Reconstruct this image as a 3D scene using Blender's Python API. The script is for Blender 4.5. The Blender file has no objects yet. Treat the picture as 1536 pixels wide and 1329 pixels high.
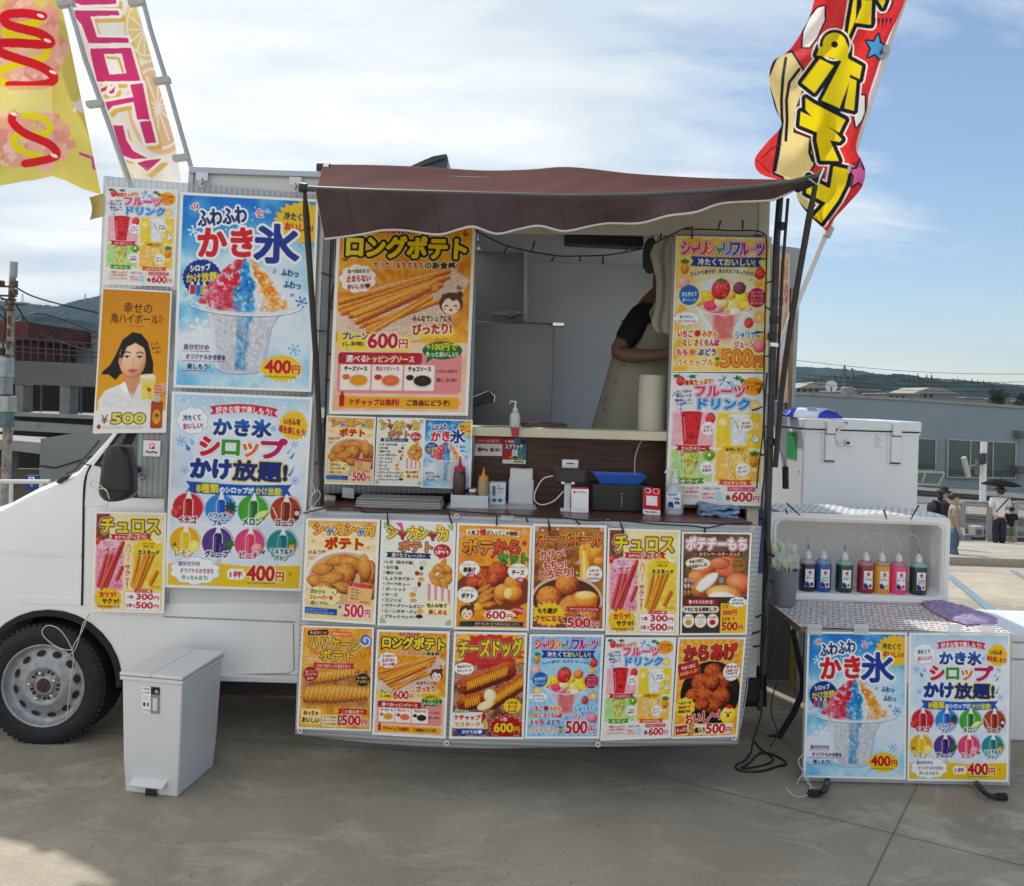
import bpy, math, random
import numpy as np
from mathutils import Vector, Matrix

# ------------------------------------------------------------------ camera, world, sun, exposure
SC = bpy.context.scene
COL = SC.collection
FPX, PY0, ROLL, CZ = 1100.0, 595.0, 0.032, 1.765      # focal length in photo pixels, horizon row, camera roll, eye height
CR, SR = math.cos(ROLL), math.sin(ROLL)
cam_d = bpy.data.cameras.new('camera')
cam = bpy.data.objects.new('camera',cam_d); COL.objects.link(cam)
cam_d.sensor_width = 36.0; cam_d.lens = 36.0 * FPX / 1536.0
cam_d.shift_y = -(664.5-PY0) / 1536.0
cam_d.clip_start = 0.05; cam_d.clip_end = 20000
cam.matrix_world = Matrix(((CR,-SR,0,0),(0,0,-1,0),(SR,CR,0,CZ),(0,0,0,1)))
SC.camera = cam

SUN_EL, SUN_AZ = math.radians(54), math.radians(-29)     # azimuth from +Y, negative = towards -X
sdir = Vector((math.sin(SUN_AZ)*math.cos(SUN_EL),math.cos(SUN_AZ)*math.cos(SUN_EL),math.sin(SUN_EL)))
sl = bpy.data.lights.new('sun','SUN'); sl.energy = 2.4; sl.angle = math.radians(1.5); sl.color = (1.0,0.95,0.87)
so = bpy.data.objects.new('sun',sl); COL.objects.link(so)
so.rotation_euler = sdir.to_track_quat('Z','Y').to_euler()

world = bpy.data.worlds.new('World'); SC.world = world; world.use_nodes = True
wt = world.node_tree; wt.nodes.clear()
def wn(t,**k):
 n = wt.nodes.new(t)
 for a, b in k.items(): setattr(n,a,b)
 return n
def wl(a,b): wt.links.new(a,b)
sky = wn('ShaderNodeTexSky',sky_type='NISHITA',sun_disc=False,sun_elevation=SUN_EL,sun_rotation=SUN_AZ)
sky.air_density = 1.2; sky.dust_density = 0.3; sky.ozone_density = 3.0
bg1 = wn('ShaderNodeBackground'); bg1.inputs[1].default_value = 0.085
bg2 = wn('ShaderNodeBackground'); bg2.inputs[1].default_value = 1.0
wo = wn('ShaderNodeOutputWorld'); wm = wn('ShaderNodeMixShader')
tc = wn('ShaderNodeTexCoord'); sep = wn('ShaderNodeSeparateXYZ'); wl(tc.outputs['Generated'],sep.inputs[0])
def wmath(op,a,b=None,c=None,clamp=False):
 n = wn('ShaderNodeMath',operation=op); n.use_clamp = clamp
 for i, v in enumerate((a,b,c)):
  if v is None: continue
  if isinstance(v,(int,float)): n.inputs[i].default_value = v
  else: wl(v,n.inputs[i])
 return n.outputs[0]
# clouds lie on a high flat sheet: direction divided by its height
zc = wmath('ADD',wmath('MAXIMUM',sep.outputs[2],0.0),0.16)
cx_ = wmath('DIVIDE',sep.outputs[0],zc); cy_ = wmath('DIVIDE',sep.outputs[1],zc)
cmb = wn('ShaderNodeCombineXYZ'); wl(cx_,cmb.inputs[0]); wl(cy_,cmb.inputs[1])
def wnoise(vec,scale,detail,rough,dist,off=(0,0,0),st=(1,1,1)):
 mp = wn('ShaderNodeMapping'); mp.inputs['Location'].default_value = off; mp.inputs['Scale'].default_value = st
 wl(vec,mp.inputs[0]); n = wn('ShaderNodeTexNoise'); wl(mp.outputs[0],n.inputs['Vector'])
 n.inputs['Scale'].default_value = scale; n.inputs['Detail'].default_value = detail
 n.inputs['Roughness'].default_value = rough; n.inputs['Distortion'].default_value = dist
 return n.outputs['Fac']
n1 = wnoise(cmb.outputs[0],0.55,9,0.58,0.35,(3.1,1.7,0),(0.8,1.5,1))
n2 = wnoise(cmb.outputs[0],2.2,7,0.62,0.6,(7,2,0),(0.6,1.6,1))
# the veil of cloud is thick on the left and overhead and tears open to the right
az = wmath('DIVIDE',sep.outputs[0],wmath('ADD',wmath('ABSOLUTE',sep.outputs[1]),0.25))
cover = wmath('MULTIPLY_ADD',az,-1.05,0.33)
cover = wmath('ADD',cover,wmath('MULTIPLY',sep.outputs[2],0.24))
dens = wmath('ADD',wmath('ADD',wmath('MULTIPLY',wmath('SUBTRACT',n1,0.16),1.7),wmath('MULTIPLY',wmath('SUBTRACT',n2,0.2),0.75)),cover)
fac = wmath('MULTIPLY_ADD',wmath('SUBTRACT',dens,0.72),2.6,0.0,True)
hz = wmath('SUBTRACT',1.0,wmath('MULTIPLY',wmath('MAXIMUM',sep.outputs[2],0.0),7.0),None,True)
fac = wmath('MAXIMUM',fac,wmath('MULTIPLY',hz,0.22))
fac = wmath('MULTIPLY_ADD',fac,0.93,0.03,True)
n3 = wnoise(cmb.outputs[0],1.3,6,0.55,0.3,(1,9,0),(0.7,1.7,1))
cr = wn('ShaderNodeValToRGB'); wl(n3,cr.inputs[0])
cr.color_ramp.elements[0].position = 0.33; cr.color_ramp.elements[0].color = (0.46,0.53,0.585,1)
cr.color_ramp.elements[1].position = 0.66; cr.color_ramp.elements[1].color = (0.80,0.795,0.775,1)
wl(cr.outputs[0],bg2.inputs[0]); wl(sky.outputs[0],bg1.inputs[0])
wl(fac,wm.inputs[0]); wl(bg1.outputs[0],wm.inputs[1]); wl(bg2.outputs[0],wm.inputs[2]); wl(wm.outputs[0],wo.inputs[0])

SC.view_settings.view_transform = 'Standard'; SC.view_settings.look = 'None'
SC.view_settings.exposure = 0.60; SC.view_settings.gamma = 1.0; SC.view_settings.use_curve_mapping = False
SC.render.engine = 'CYCLES'
SC.cycles.max_bounces = 8; SC.cycles.transparent_max_bounces = 12; SC.cycles.volume_bounces = 0
try: SC.cycles.use_denoising = True
except Exception: pass

def ray(px,py):
 cx, cy = px - 768.0, -(py-PY0)
 return cx * CR - cy * SR, cx * SR + cy * CR
def at(px,py,Y):
 """world point that the photograph shows at pixel (px, py) and that lies Y metres in front of the camera"""
 X, Z = ray(px,py)
 return Vector((X*Y/FPX,Y,CZ+Z*Y/FPX))
def gnd(px,py,z=0.0):
 X, Z = ray(px,py); Y = FPX * (z-CZ) / Z
 return Vector((X*Y/FPX,Y,z))

# ------------------------------------------------------------------ printed artwork: a small anti-aliased painter
_fc = bpy.data.curves.new('lettering','FONT'); _fo = bpy.data.objects.new('lettering',_fc); COL.objects.link(_fo)
_fc.resolution_u = 3
_gl = {}
def glyph(s):
 if s not in _gl:
  _fc.body = s; bpy.context.view_layer.update()
  ev = _fo.evaluated_get(bpy.context.evaluated_depsgraph_get()); me = ev.to_mesh()
  n = len(me.vertices); co = np.empty(n*3); me.vertices.foreach_get('co',co); co = co.reshape(-1,3)[:,:2]
  me.calc_loop_triangles(); t = np.empty(len(me.loop_triangles)*3,dtype=np.int32)
  me.loop_triangles.foreach_get('vertices',t); T = co[t.reshape(-1,3)]
  ev.to_mesh_clear()
  lo, hi = T.reshape(-1,2).min(0), T.reshape(-1,2).max(0)
  T = (T-lo) / np.maximum(hi-lo,1e-6); T[...,1] = 1 - T[...,1]
  _gl[s] = T
 return _gl[s]

def tri_edges(T):
 a = (T[:,1,0]-T[:,0,0]) * (T[:,2,1]-T[:,0,1]) - (T[:,1,1]-T[:,0,1]) * (T[:,2,0]-T[:,0,0])
 T = np.where((a < 0)[:,None,None],T[:,::-1],T)
 return np.concatenate([np.concatenate([T[:,i],T[:,(i+1) % 3]],1) for i in range(3)])
def cov(E,w,h,ss=4):
 x0, y0, x1, y1 = E.T; d = np.sign(y1-y0)
 lo, hi = np.minimum(y0,y1), np.maximum(y0,y1)
 k0 = np.clip(np.ceil(lo*ss-.5),0,h*ss).astype(int); k1 = np.clip(np.ceil(hi*ss-.5),0,h*ss).astype(int)
 n = k1 - k0; idx = np.repeat(np.arange(len(n)),n)
 if len(idx) == 0: return np.zeros((h,w))
 k = np.arange(len(idx)) - np.repeat(np.cumsum(n)-n,n) + k0[idx]
 yy = (k+.5) / ss; x = x0[idx] + (yy-y0[idx]) * (x1-x0)[idx] / (y1-y0)[idx]
 x = np.clip(x,0,w); ix = np.floor(x).astype(int); f = x - ix; W = w + 2
 A = np.bincount(k*W+ix,d[idx]*(1-f),h*ss*W) + np.bincount(k*W+ix+1,d[idx]*f,h*ss*W+1)[:h*ss*W]
 A = np.clip(np.abs(np.cumsum(A.reshape(h*ss,W),1)),0,1)
 return A.reshape(h,ss,W).mean(1)[:,:w]
def dilate(m,r):
 if r <= 0.05: return m
 R = int(math.ceil(r+.5)); h, w = m.shape; P = np.pad(m,R); o = m.copy()
 for dy in range(-R,R+1):
  for dx in range(-R,R+1):
   d = math.hypot(dx,dy); k = min(1.0,r+.7-d)
   if k <= 0 or d == 0: continue
   np.maximum(o,P[R+dy:R+dy+h,R+dx:R+dx+w]*k,out=o)
 return o
_nc = {}
def noise2(h,w,cell,seed=0,octv=3,rough=.5):
 key = (h,w,round(cell,2),seed,octv)
 if key in _nc: return _nc[key]
 rs = np.random.RandomState(seed); out = np.zeros((h,w)); amp, tot = 1.0, 0
 for o in range(octv):
  c = max(1.0,cell/2 ** o); gh, gw = int(h/c) + 3, int(w/c) + 3; g = rs.rand(gh,gw)
  y, x = np.arange(h) / c, np.arange(w) / c; iy, ix = y.astype(int), x.astype(int); fy, fx = y - iy, x - ix
  fy = fy * fy * (3-2*fy); fx = fx * fx * (3-2*fx)
  a = g[iy][:,ix]; b = g[iy][:,ix+1]; c2 = g[iy+1][:,ix]; d = g[iy+1][:,ix+1]
  out += amp * ((a*(1-fx)+b*fx)*(1-fy)[:,None]+(c2*(1-fx)+d*fx)*fy[:,None]); tot += amp; amp *= rough
 _nc[key] = out / tot
 return _nc[key]
def sstep(a,b,x):
 t = np.clip((x-a)/(b-a),0,1); return t * t * (3-2*t)
def hx(c):
 if isinstance(c,str): return np.array([int(c[i:i+2],16)/255 for i in (0,2,4)])
 return np.asarray(c,float)

class Canvas:
 def __init__(s,W=1000,H=1414,sc=0.5,bg='ffffff'):
  s.k = sc; s.W, s.H = W, H; s.w, s.h = int(W*sc), int(H*sc)
  s.a = np.empty((s.h,s.w,3)); s.a[:] = hx(bg)
  s.al = np.ones((s.h,s.w))
  Y, X = np.mgrid[0:s.h,0:s.w]; s.X = (X+.5) / sc; s.Y = (Y+.5) / sc
 def blend(s,m,col,x0=0,y0=0,al=1.0):
  h, w = m.shape; X0, Y0 = max(0,x0), max(0,y0); X1, Y1 = min(s.w,x0+w), min(s.h,y0+h)
  if X1 <= X0 or Y1 <= Y0: return
  m = m[Y0-y0:Y1-y0,X0-x0:X1-x0,None] * al; c = hx(col)
  if c.ndim == 3: c = c[Y0-y0:Y1-y0,X0-x0:X1-x0]
  t = s.a[Y0:Y1,X0:X1]; t += (c-t) * m
 def full(s,m,col,al=1.0): s.blend(m,col,0,0,al)
 def poly(s,pts,col,al=1.0,outs=(),grad=None):
  P = np.asarray(pts,float) * s.k; pad = int(sum(o[1] for o in outs)*s.k) + 3
  x0, y0 = np.floor(P.min(0)).astype(int) - pad; x1, y1 = np.ceil(P.max(0)).astype(int) + pad
  Q = P - (x0,y0); m = cov(np.concatenate([Q,np.roll(Q,-1,0)],1),x1-x0,y1-y0)
  s.layers(m,x0,y0,col,al,outs,grad)
 def layers(s,m,x0,y0,col,al=1.0,outs=(),grad=None):
  ms, cur, r = [], m, 0
  for c, w in outs:
   r += w * s.k; ms.append((dilate(m,r),c))
  for mm, c in reversed(ms): s.blend(mm,c,x0,y0,al)
  if grad is not None:
   rows = np.where(m.max(1) > .1)[0]
   if len(rows):
    t = np.clip((np.arange(m.shape[0])-rows[0])/max(1,rows[-1]-rows[0]),0,1)[:,None,None]
    col = np.broadcast_to(hx(col)*(1-t)+hx(grad)*t,m.shape+(3,))
  s.blend(m,col,x0,y0,al)
 def rect(s,x0,y0,x1,y1,col,al=1.0,rot=0,**k):
  s.poly(rotp([(x0,y0),(x1,y0),(x1,y1),(x0,y1)],rot),col,al,**k)
 def rrect(s,x0,y0,x1,y1,r,col,al=1.0,rot=0,**k):
  p = []
  for cx, cy, a0 in ((x1-r,y0+r,-90),(x1-r,y1-r,0),(x0+r,y1-r,90),(x0+r,y0+r,180)):
   p += [(cx+r*math.cos(math.radians(a0+i*15)),cy+r*math.sin(math.radians(a0+i*15))) for i in range(7)]
  s.poly(rotp(p,rot),col,al,**k)
 def ell(s,cx,cy,rx,ry,col,al=1.0,rot=0,**k):
  c, d = math.cos(math.radians(rot)), math.sin(math.radians(rot)); p = []
  for i in range(40):
   t = i * math.tau / 40; x, y = rx * math.cos(t), ry * math.sin(t); p.append((cx+x*c-y*d,cy+x*d+y*c))
  s.poly(p,col,al,**k)
 def star(s,cx,cy,rx,ry,n,inner,col,rot=0,jit=0,al=1.0,**k):
  rs = random.Random(int(cx*7+cy)); p = []
  for i in range(2*n):
   q = (1 if i % 2 == 0 else inner) * (1+jit*(rs.random()-.5)); t = rot + i * math.pi / n - math.pi / 2
   p.append((cx+rx*q*math.cos(t),cy+ry*q*math.sin(t)))
  s.poly(p,col,al,**k)
 def cloud(s,cx,cy,rx,ry,n,col,**k):
  p = []
  for i in range(n):
   for j in range(6):
    t = (i+j/6) * math.tau / n; q = 1 + .13 * math.sin(math.pi*j/6)
    p.append((cx+rx*q*math.cos(t),cy+ry*q*math.sin(t)))
  s.poly(p,col,**k)
 def line(s,pts,r,col,al=1.0,**k):
  P = np.asarray(pts,float); n = len(P)
  for i in range(n-1):
   d = P[i+1] - P[i]; L = math.hypot(*d) or 1; a = math.atan2(d[1],d[0]); q = []
   for j in range(5): q.append(P[i]+r*np.array([math.cos(a+math.pi/2+j*math.pi/4),math.sin(a+math.pi/2+j*math.pi/4)]))
   for j in range(5): q.append(P[i+1]+r*np.array([math.cos(a-math.pi/2+j*math.pi/4),math.sin(a-math.pi/2+j*math.pi/4)]))
   s.poly(q,col,al,**k)
 def ribbon(s,x0,y0,x1,y1,col,tail=26,sag=0,**k):
  n = 10; top = [(x0+(x1-x0)*i/n,y0-sag*math.sin(math.pi*i/n)) for i in range(n+1)]
  bot = [(x,y+(y1-y0)) for x,y in reversed(top)]; ym = (y0+y1) / 2
  s.poly(top+[(x1-tail,ym)]+bot+[(x0+tail,ym)],col,**k)
 def text(s,t,x0,y0,x1,y1,col,bold=0,outs=(),rot=0,vert=False,arc=0,grad=None,al=1.0,skew=0,cols=None):
  if vert:
   n = len(t); h = (y1-y0) / n
   for i, ch in enumerate(t):
    f = {'!': .38,'ッ': .16,'1': .3}.get(ch,0) * (x1-x0); g = .3 if ch == 'ッ' else .06
    if ch != ' ': s.text(ch,x0+f,y0+i*h+h*g,x1-f,y0+(i+1)*h-h*.06,col,bold,outs,0,grad=grad)
   return
  if cols is not None:
   n = len(t); w = (x1-x0) / n; rr = []
   for ps in (0,1):
    for i, ch in enumerate(t):
     sm = ch in 'ャュョッっゃゅょ'; yy = y0 + (y1-y0) * (.35 if sm else 0); wd = w * (.12 if sm else .02)
     if ch == 'ー': yy = y0 + (y1-y0) * .42
     a = (x0+i*w+wd,yy,x0+(i+1)*w-wd,y1 if ch != 'ー' else yy+(y1-y0)*.12)
     if ps == 0: s.text(ch,*a,outs[0][0] if outs else cols[i % len(cols)],bold,outs)
     else: s.text(ch,*a,cols[i % len(cols)],bold)
   return
  T = glyph(t).copy(); w, h = x1 - x0, y1 - y0; cx, cy = (x0+x1) / 2, (y0+y1) / 2
  X = T[...,0] * w - w / 2; Y = T[...,1] * h - h / 2
  if arc: Y = Y - arc * np.cos(X/w*math.pi) + arc * .5
  X = X - Y * skew
  c, d = math.cos(math.radians(rot)), math.sin(math.radians(rot))
  T = np.stack([(cx+X*c-Y*d)*s.k,(cy+X*d+Y*c)*s.k],-1)
  b = min(bold*.85,((.062 if h > 110 else .052) if any(ord(q) > 0x4e00 for q in t) else .09 if h > 110 else .075)*h) * s.k; pad = int(sum(o[1] for o in outs)*s.k+b) + 3
  lo = np.floor(T.reshape(-1,2).min(0)).astype(int) - pad; hi = np.ceil(T.reshape(-1,2).max(0)).astype(int) + pad
  m = cov(tri_edges(T-lo),hi[0]-lo[0],hi[1]-lo[1])
  m = dilate(m,b)
  s.layers(m,lo[0],lo[1],col,al,outs,grad)
 # ---- painterly bits of food photographs
 def box(s,x0,y0,x1,y1):
  X0, Y0 = max(0,int(x0*s.k)), max(0,int(y0*s.k)); X1, Y1 = min(s.w,int(x1*s.k)+1), min(s.h,int(y1*s.k)+1)
  return X0, Y0, X1, Y1
 def blob(s,cx,cy,rx,ry,rot,base,light=None,dark=None,grain=10,amt=.35,edge=.1,seed=None,ex=2.0):
  R = max(rx,ry) * 1.15; X0, Y0, X1, Y1 = s.box(cx-R,cy-R,cx+R,cy+R)
  if X1 <= X0 or Y1 <= Y0: return
  x, y = s.X[Y0:Y1,X0:X1] - cx, s.Y[Y0:Y1,X0:X1] - cy; c, d = math.cos(math.radians(rot)), math.sin(math.radians(rot))
  u, v = (x*c+y*d) / rx, (-x*d+y*c) / ry
  nz = noise2(Y1-Y0,X1-X0,grain*s.k,int(cx*3+cy*5) if seed is None else seed,3,.65)
  q = (np.abs(u) ** ex+np.abs(v) ** ex) ** (1/ex) + (nz-.5) * edge
  m = np.clip((1-q)*max(2.5,min(rx,ry)*s.k),0,1)
  z = np.sqrt(np.clip(1-q*q,0,1)); nx, ny = x / max(rx,ry), y / max(rx,ry)
  t = np.clip(.25+.6*z-.35*ny-.25*nx+(nz-.5)*2*amt,0,1)[...,None]
  b = hx(base); L = hx(light) if light is not None else np.clip(b*1.3+.08,0,1); D = hx(dark) if dark is not None else b * .45
  colr = np.where(t < .5,D+(b-D)*t*2,b+(L-b)*(t-.5)*2)
  s.blend(m,colr,X0,Y0)
 def rod(s,x0,y0,x1,y1,r,base,light=None,dark=None,ridges=0,amt=.15):
  X0, Y0, X1, Y1 = s.box(min(x0,x1)-r*1.3,min(y0,y1)-r*1.3,max(x0,x1)+r*1.3,max(y0,y1)+r*1.3)
  if X1 <= X0 or Y1 <= Y0: return
  x, y = s.X[Y0:Y1,X0:X1] - x0, s.Y[Y0:Y1,X0:X1] - y0; dx, dy = x1 - x0, y1 - y0; L = math.hypot(dx,dy)
  t = np.clip((x*dx+y*dy)/L/L,0,1); sx, sy = x - t * dx, y - t * dy
  dist = np.hypot(sx,sy); side = (x*dy-y*dx) / L / r
  m = np.clip((r-dist)*s.k+.5,0,1); nz = noise2(Y1-Y0,X1-X0,9*s.k,int(x0+y1),2)
  sh = .5 + .45 * side + (nz-.5) * 2 * amt
  if ridges: sh = sh + .28 * np.cos(side*math.pi*ridges)
  sh = np.clip(sh-.5*np.clip(dist/r-.75,0,1),0,1)[...,None]
  b = hx(base); Lc = hx(light) if light is not None else np.clip(b*1.25+.1,0,1); D = hx(dark) if dark is not None else b * .5
  s.blend(m,np.where(sh < .5,D+(b-D)*sh*2,b+(Lc-b)*(sh-.5)*2),X0,Y0)
 def mottle(s,x0,y0,x1,y1,cols,cell=60,seed=1,soft=.12,al=1.0,fade=0):
  X0, Y0, X1, Y1 = s.box(x0,y0,x1,y1); h, w = Y1 - Y0, X1 - X0
  n = noise2(h,w,cell*s.k,seed,4,.6); n = (n-n.min()) / (n.max()-n.min()); t = n * (len(cols)-1)
  C = np.array([hx(c) for c in cols]); i = np.clip(t.astype(int),0,len(cols)-2); f = np.clip(t-i,0,1)[...,None]
  m = np.ones((h,w))
  if fade:
   e = fade * s.k; yy, xx = np.mgrid[0:h,0:w]; m = np.clip(np.minimum(np.minimum(xx,w-xx),np.minimum(yy,h-yy))/e,0,1)
  s.blend(m*al,C[i]*(1-f)+C[i+1]*f,X0,Y0)
 def rays(s,cx,cy,n,c1,al=.6,x0=0,y0=0,x1=1000,y1=1414):
  X0, Y0, X1, Y1 = s.box(x0,y0,x1,y1); a = np.arctan2(s.Y[Y0:Y1,X0:X1]-cy,s.X[Y0:Y1,X0:X1]-cx)
  s.blend(np.clip(np.sin(a*n)*4+.5,0,1)*al,c1,X0,Y0)
 def specks(s,x0,y0,x1,y1,n,r,cols,seed=0):
  rs = random.Random(seed)
  for i in range(n): s.ell(rs.uniform(x0,x1),rs.uniform(y0,y1),r*rs.uniform(.5,1.3),r*rs.uniform(.5,1.3),cols[i % len(cols)])
def rotp(p,rot):
 if not rot: return p
 cx = sum(q[0] for q in p) / len(p); cy = sum(q[1] for q in p) / len(p); c, d = math.cos(math.radians(rot)), math.sin(math.radians(rot))
 return [(cx+(x-cx)*c-(y-cy)*d,cy+(x-cx)*d+(y-cy)*c) for x,y in p]
# ------------------------------------------------------------------ the poster designs (each drawn once)
WH = 'fbfaf6'
def price(c,t,x0,y0,x1,y1,col='c2183c',out='fffaf0',yen=True,o=9,b=7):
 w = (x1-x0); e = x0 + w * (.74 if yen else 1)
 c.text(t,x0,y0,e,y1,col,b,[(out,o)])
 if yen: c.text('円',e+w*.05,y0+(y1-y0)*.38,x1,y1,col,b*.5,[(out,o)])
def flake(c,x,y,r,col):
 for i in range(3):
  a = i * math.pi / 3 + .2; dx, dy = r * math.cos(a), r * math.sin(a); c.line([(x-dx,y-dy),(x+dx,y+dy)],r*.09,col)
  for q in (-.6,.6):
   for w in (.5,-.5):
    a2 = a + w if q > 0 else a + math.pi + w
    c.line([(x+dx*q,y+dy*q),(x+dx*q+r*.3*math.cos(a2),y+dy*q+r*.3*math.sin(a2))],r*.07,col)
def berry(c,x,y,r,rot=0):
 c.blob(x,y,r,r*1.15,rot,'cf2234','f0646a','8c0f22',12,.2,.04)
 rs = random.Random(int(x+y))
 for i in range(14): c.ell(x+rs.uniform(-.7,.7)*r,y+rs.uniform(-.7,.8)*r,r*.05,r*.07,'f5d27a')
 c.star(x,y-r*.95,r*.6,r*.35,6,.4,'3b8a34')
def pine(c,x,y,r):
 for i in range(-3,4): c.line([(x,y-r*.7),(x+i*r*.28,y-r*1.9+abs(i)*r*.15)],r*.12,['2f7d3a','4c9a3c'][i % 2])
 c.blob(x,y,r*.8,r*1.05,0,'dc8a1c','f6c04c','9c5410',14,.3)
 for i in range(-4,5): c.line([(x-r*.7,y+i*r*.3-r*.3),(x+r*.7,y+i*r*.3+r*.3)],r*.03,'9a5a14',.6)
def citrus(c,x,y,r,skin='f2a01e',flesh='ffc94a'):
 c.ell(x,y,r,r,skin); c.ell(x,y,r*.86,r*.86,'fff3cf'); c.ell(x,y,r*.78,r*.78,flesh)
 for i in range(5): a = i * math.pi / 5; c.line([(x-r*.78*math.cos(a),y-r*.78*math.sin(a)),(x+r*.78*math.cos(a),y+r*.78*math.sin(a))],r*.04,'fff6dc')
def marks(c,x,y,a0,n=3,r=38,col='d0203c',out=None,w=6,sp=28):
 for i in range(n):
  a = math.radians(a0+(i-(n-1)/2)*sp)
  c.line([(x+r*.5*math.cos(a),y+r*.5*math.sin(a)),(x+r*1.3*math.cos(a),y+r*1.3*math.sin(a))],w,col,outs=[(out,7)] if out else ())
def bottle(c,x,y,w,h,col,cap='f4f2ee'):
 c.poly([(x-w*.5,y+h*.33),(x-w*.22,y+h*.22),(x+w*.22,y+h*.22),(x+w*.5,y+h*.33),(x+w*.5,y+h),(x-w*.5,y+h)],col,outs=[('fdfdfb',w*.09)])
 c.poly([(x-w*.32,y+h*.24),(x-w*.2,y+h*.12),(x-w*.08,y),(x+w*.08,y),(x+w*.2,y+h*.12),(x+w*.32,y+h*.24)],cap,outs=[('fdfdfb',w*.06)])
 c.rect(x-w*.36,y+h*.36,x-w*.2,y+h*.93,'ffffff',.35)
def smallprint(c,x0,y0,x1,n,col='6a5a50',h=9,gap=18,seed=1):
 rs = random.Random(seed)
 for i in range(n):
  x = x0; e = x1 - rs.uniform(0,.25) * (x1-x0)
  while x < e: w = rs.uniform(6,12); c.rect(x,y0+i*gap,x+w,y0+i*gap+h,col,.75); x += w + rs.uniform(4,8)

def cup(c,x0,x1,y0,y1,cols,rim='f2f4f6',seed=1,tp=.17):
 w = x1 - x0
 c.poly([(x0,y0),(x1,y0),(x1-w*tp,y1),(x0+w*tp,y1)],rim,.85)
 X0, Y0, X1, Y1 = c.box(x0,y0,x1,y1); n = noise2(Y1-Y0,X1-X0,34*c.k,seed,3); n = np.clip((n-.25)*2,0,.999)
 C = np.array([hx(q) for q in cols]); t = n * (len(cols)-1); i = t.astype(int); f = (t-i)[...,None]
 yy = (c.Y[Y0:Y1,X0:X1]-y0) / (y1-y0); xx = (c.X[Y0:Y1,X0:X1]-(x0+x1)/2) / (w/2)
 m = (np.abs(xx) < 1-yy*tp*2-.05) & (yy > .06) & (yy < .98)
 sh = (1-.35*np.clip(np.abs(xx)-.45,0,1))[...,None]
 c.blend(m*.93,(C[i]*(1-f)+C[np.minimum(i+1,len(cols)-1)]*f)*sh,X0,Y0)
 c.ell((x0+x1)/2,y0+6,w/2+6,w*.09,rim,.9); c.ell((x0+x1)/2,y0+8,w/2-8,w*.06,cols[-1],.85)
 c.line([(x0+w*.14,y0+w*.2),(x0+w*.25,y1-w*.2)],4,'ffffff',.6)

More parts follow.
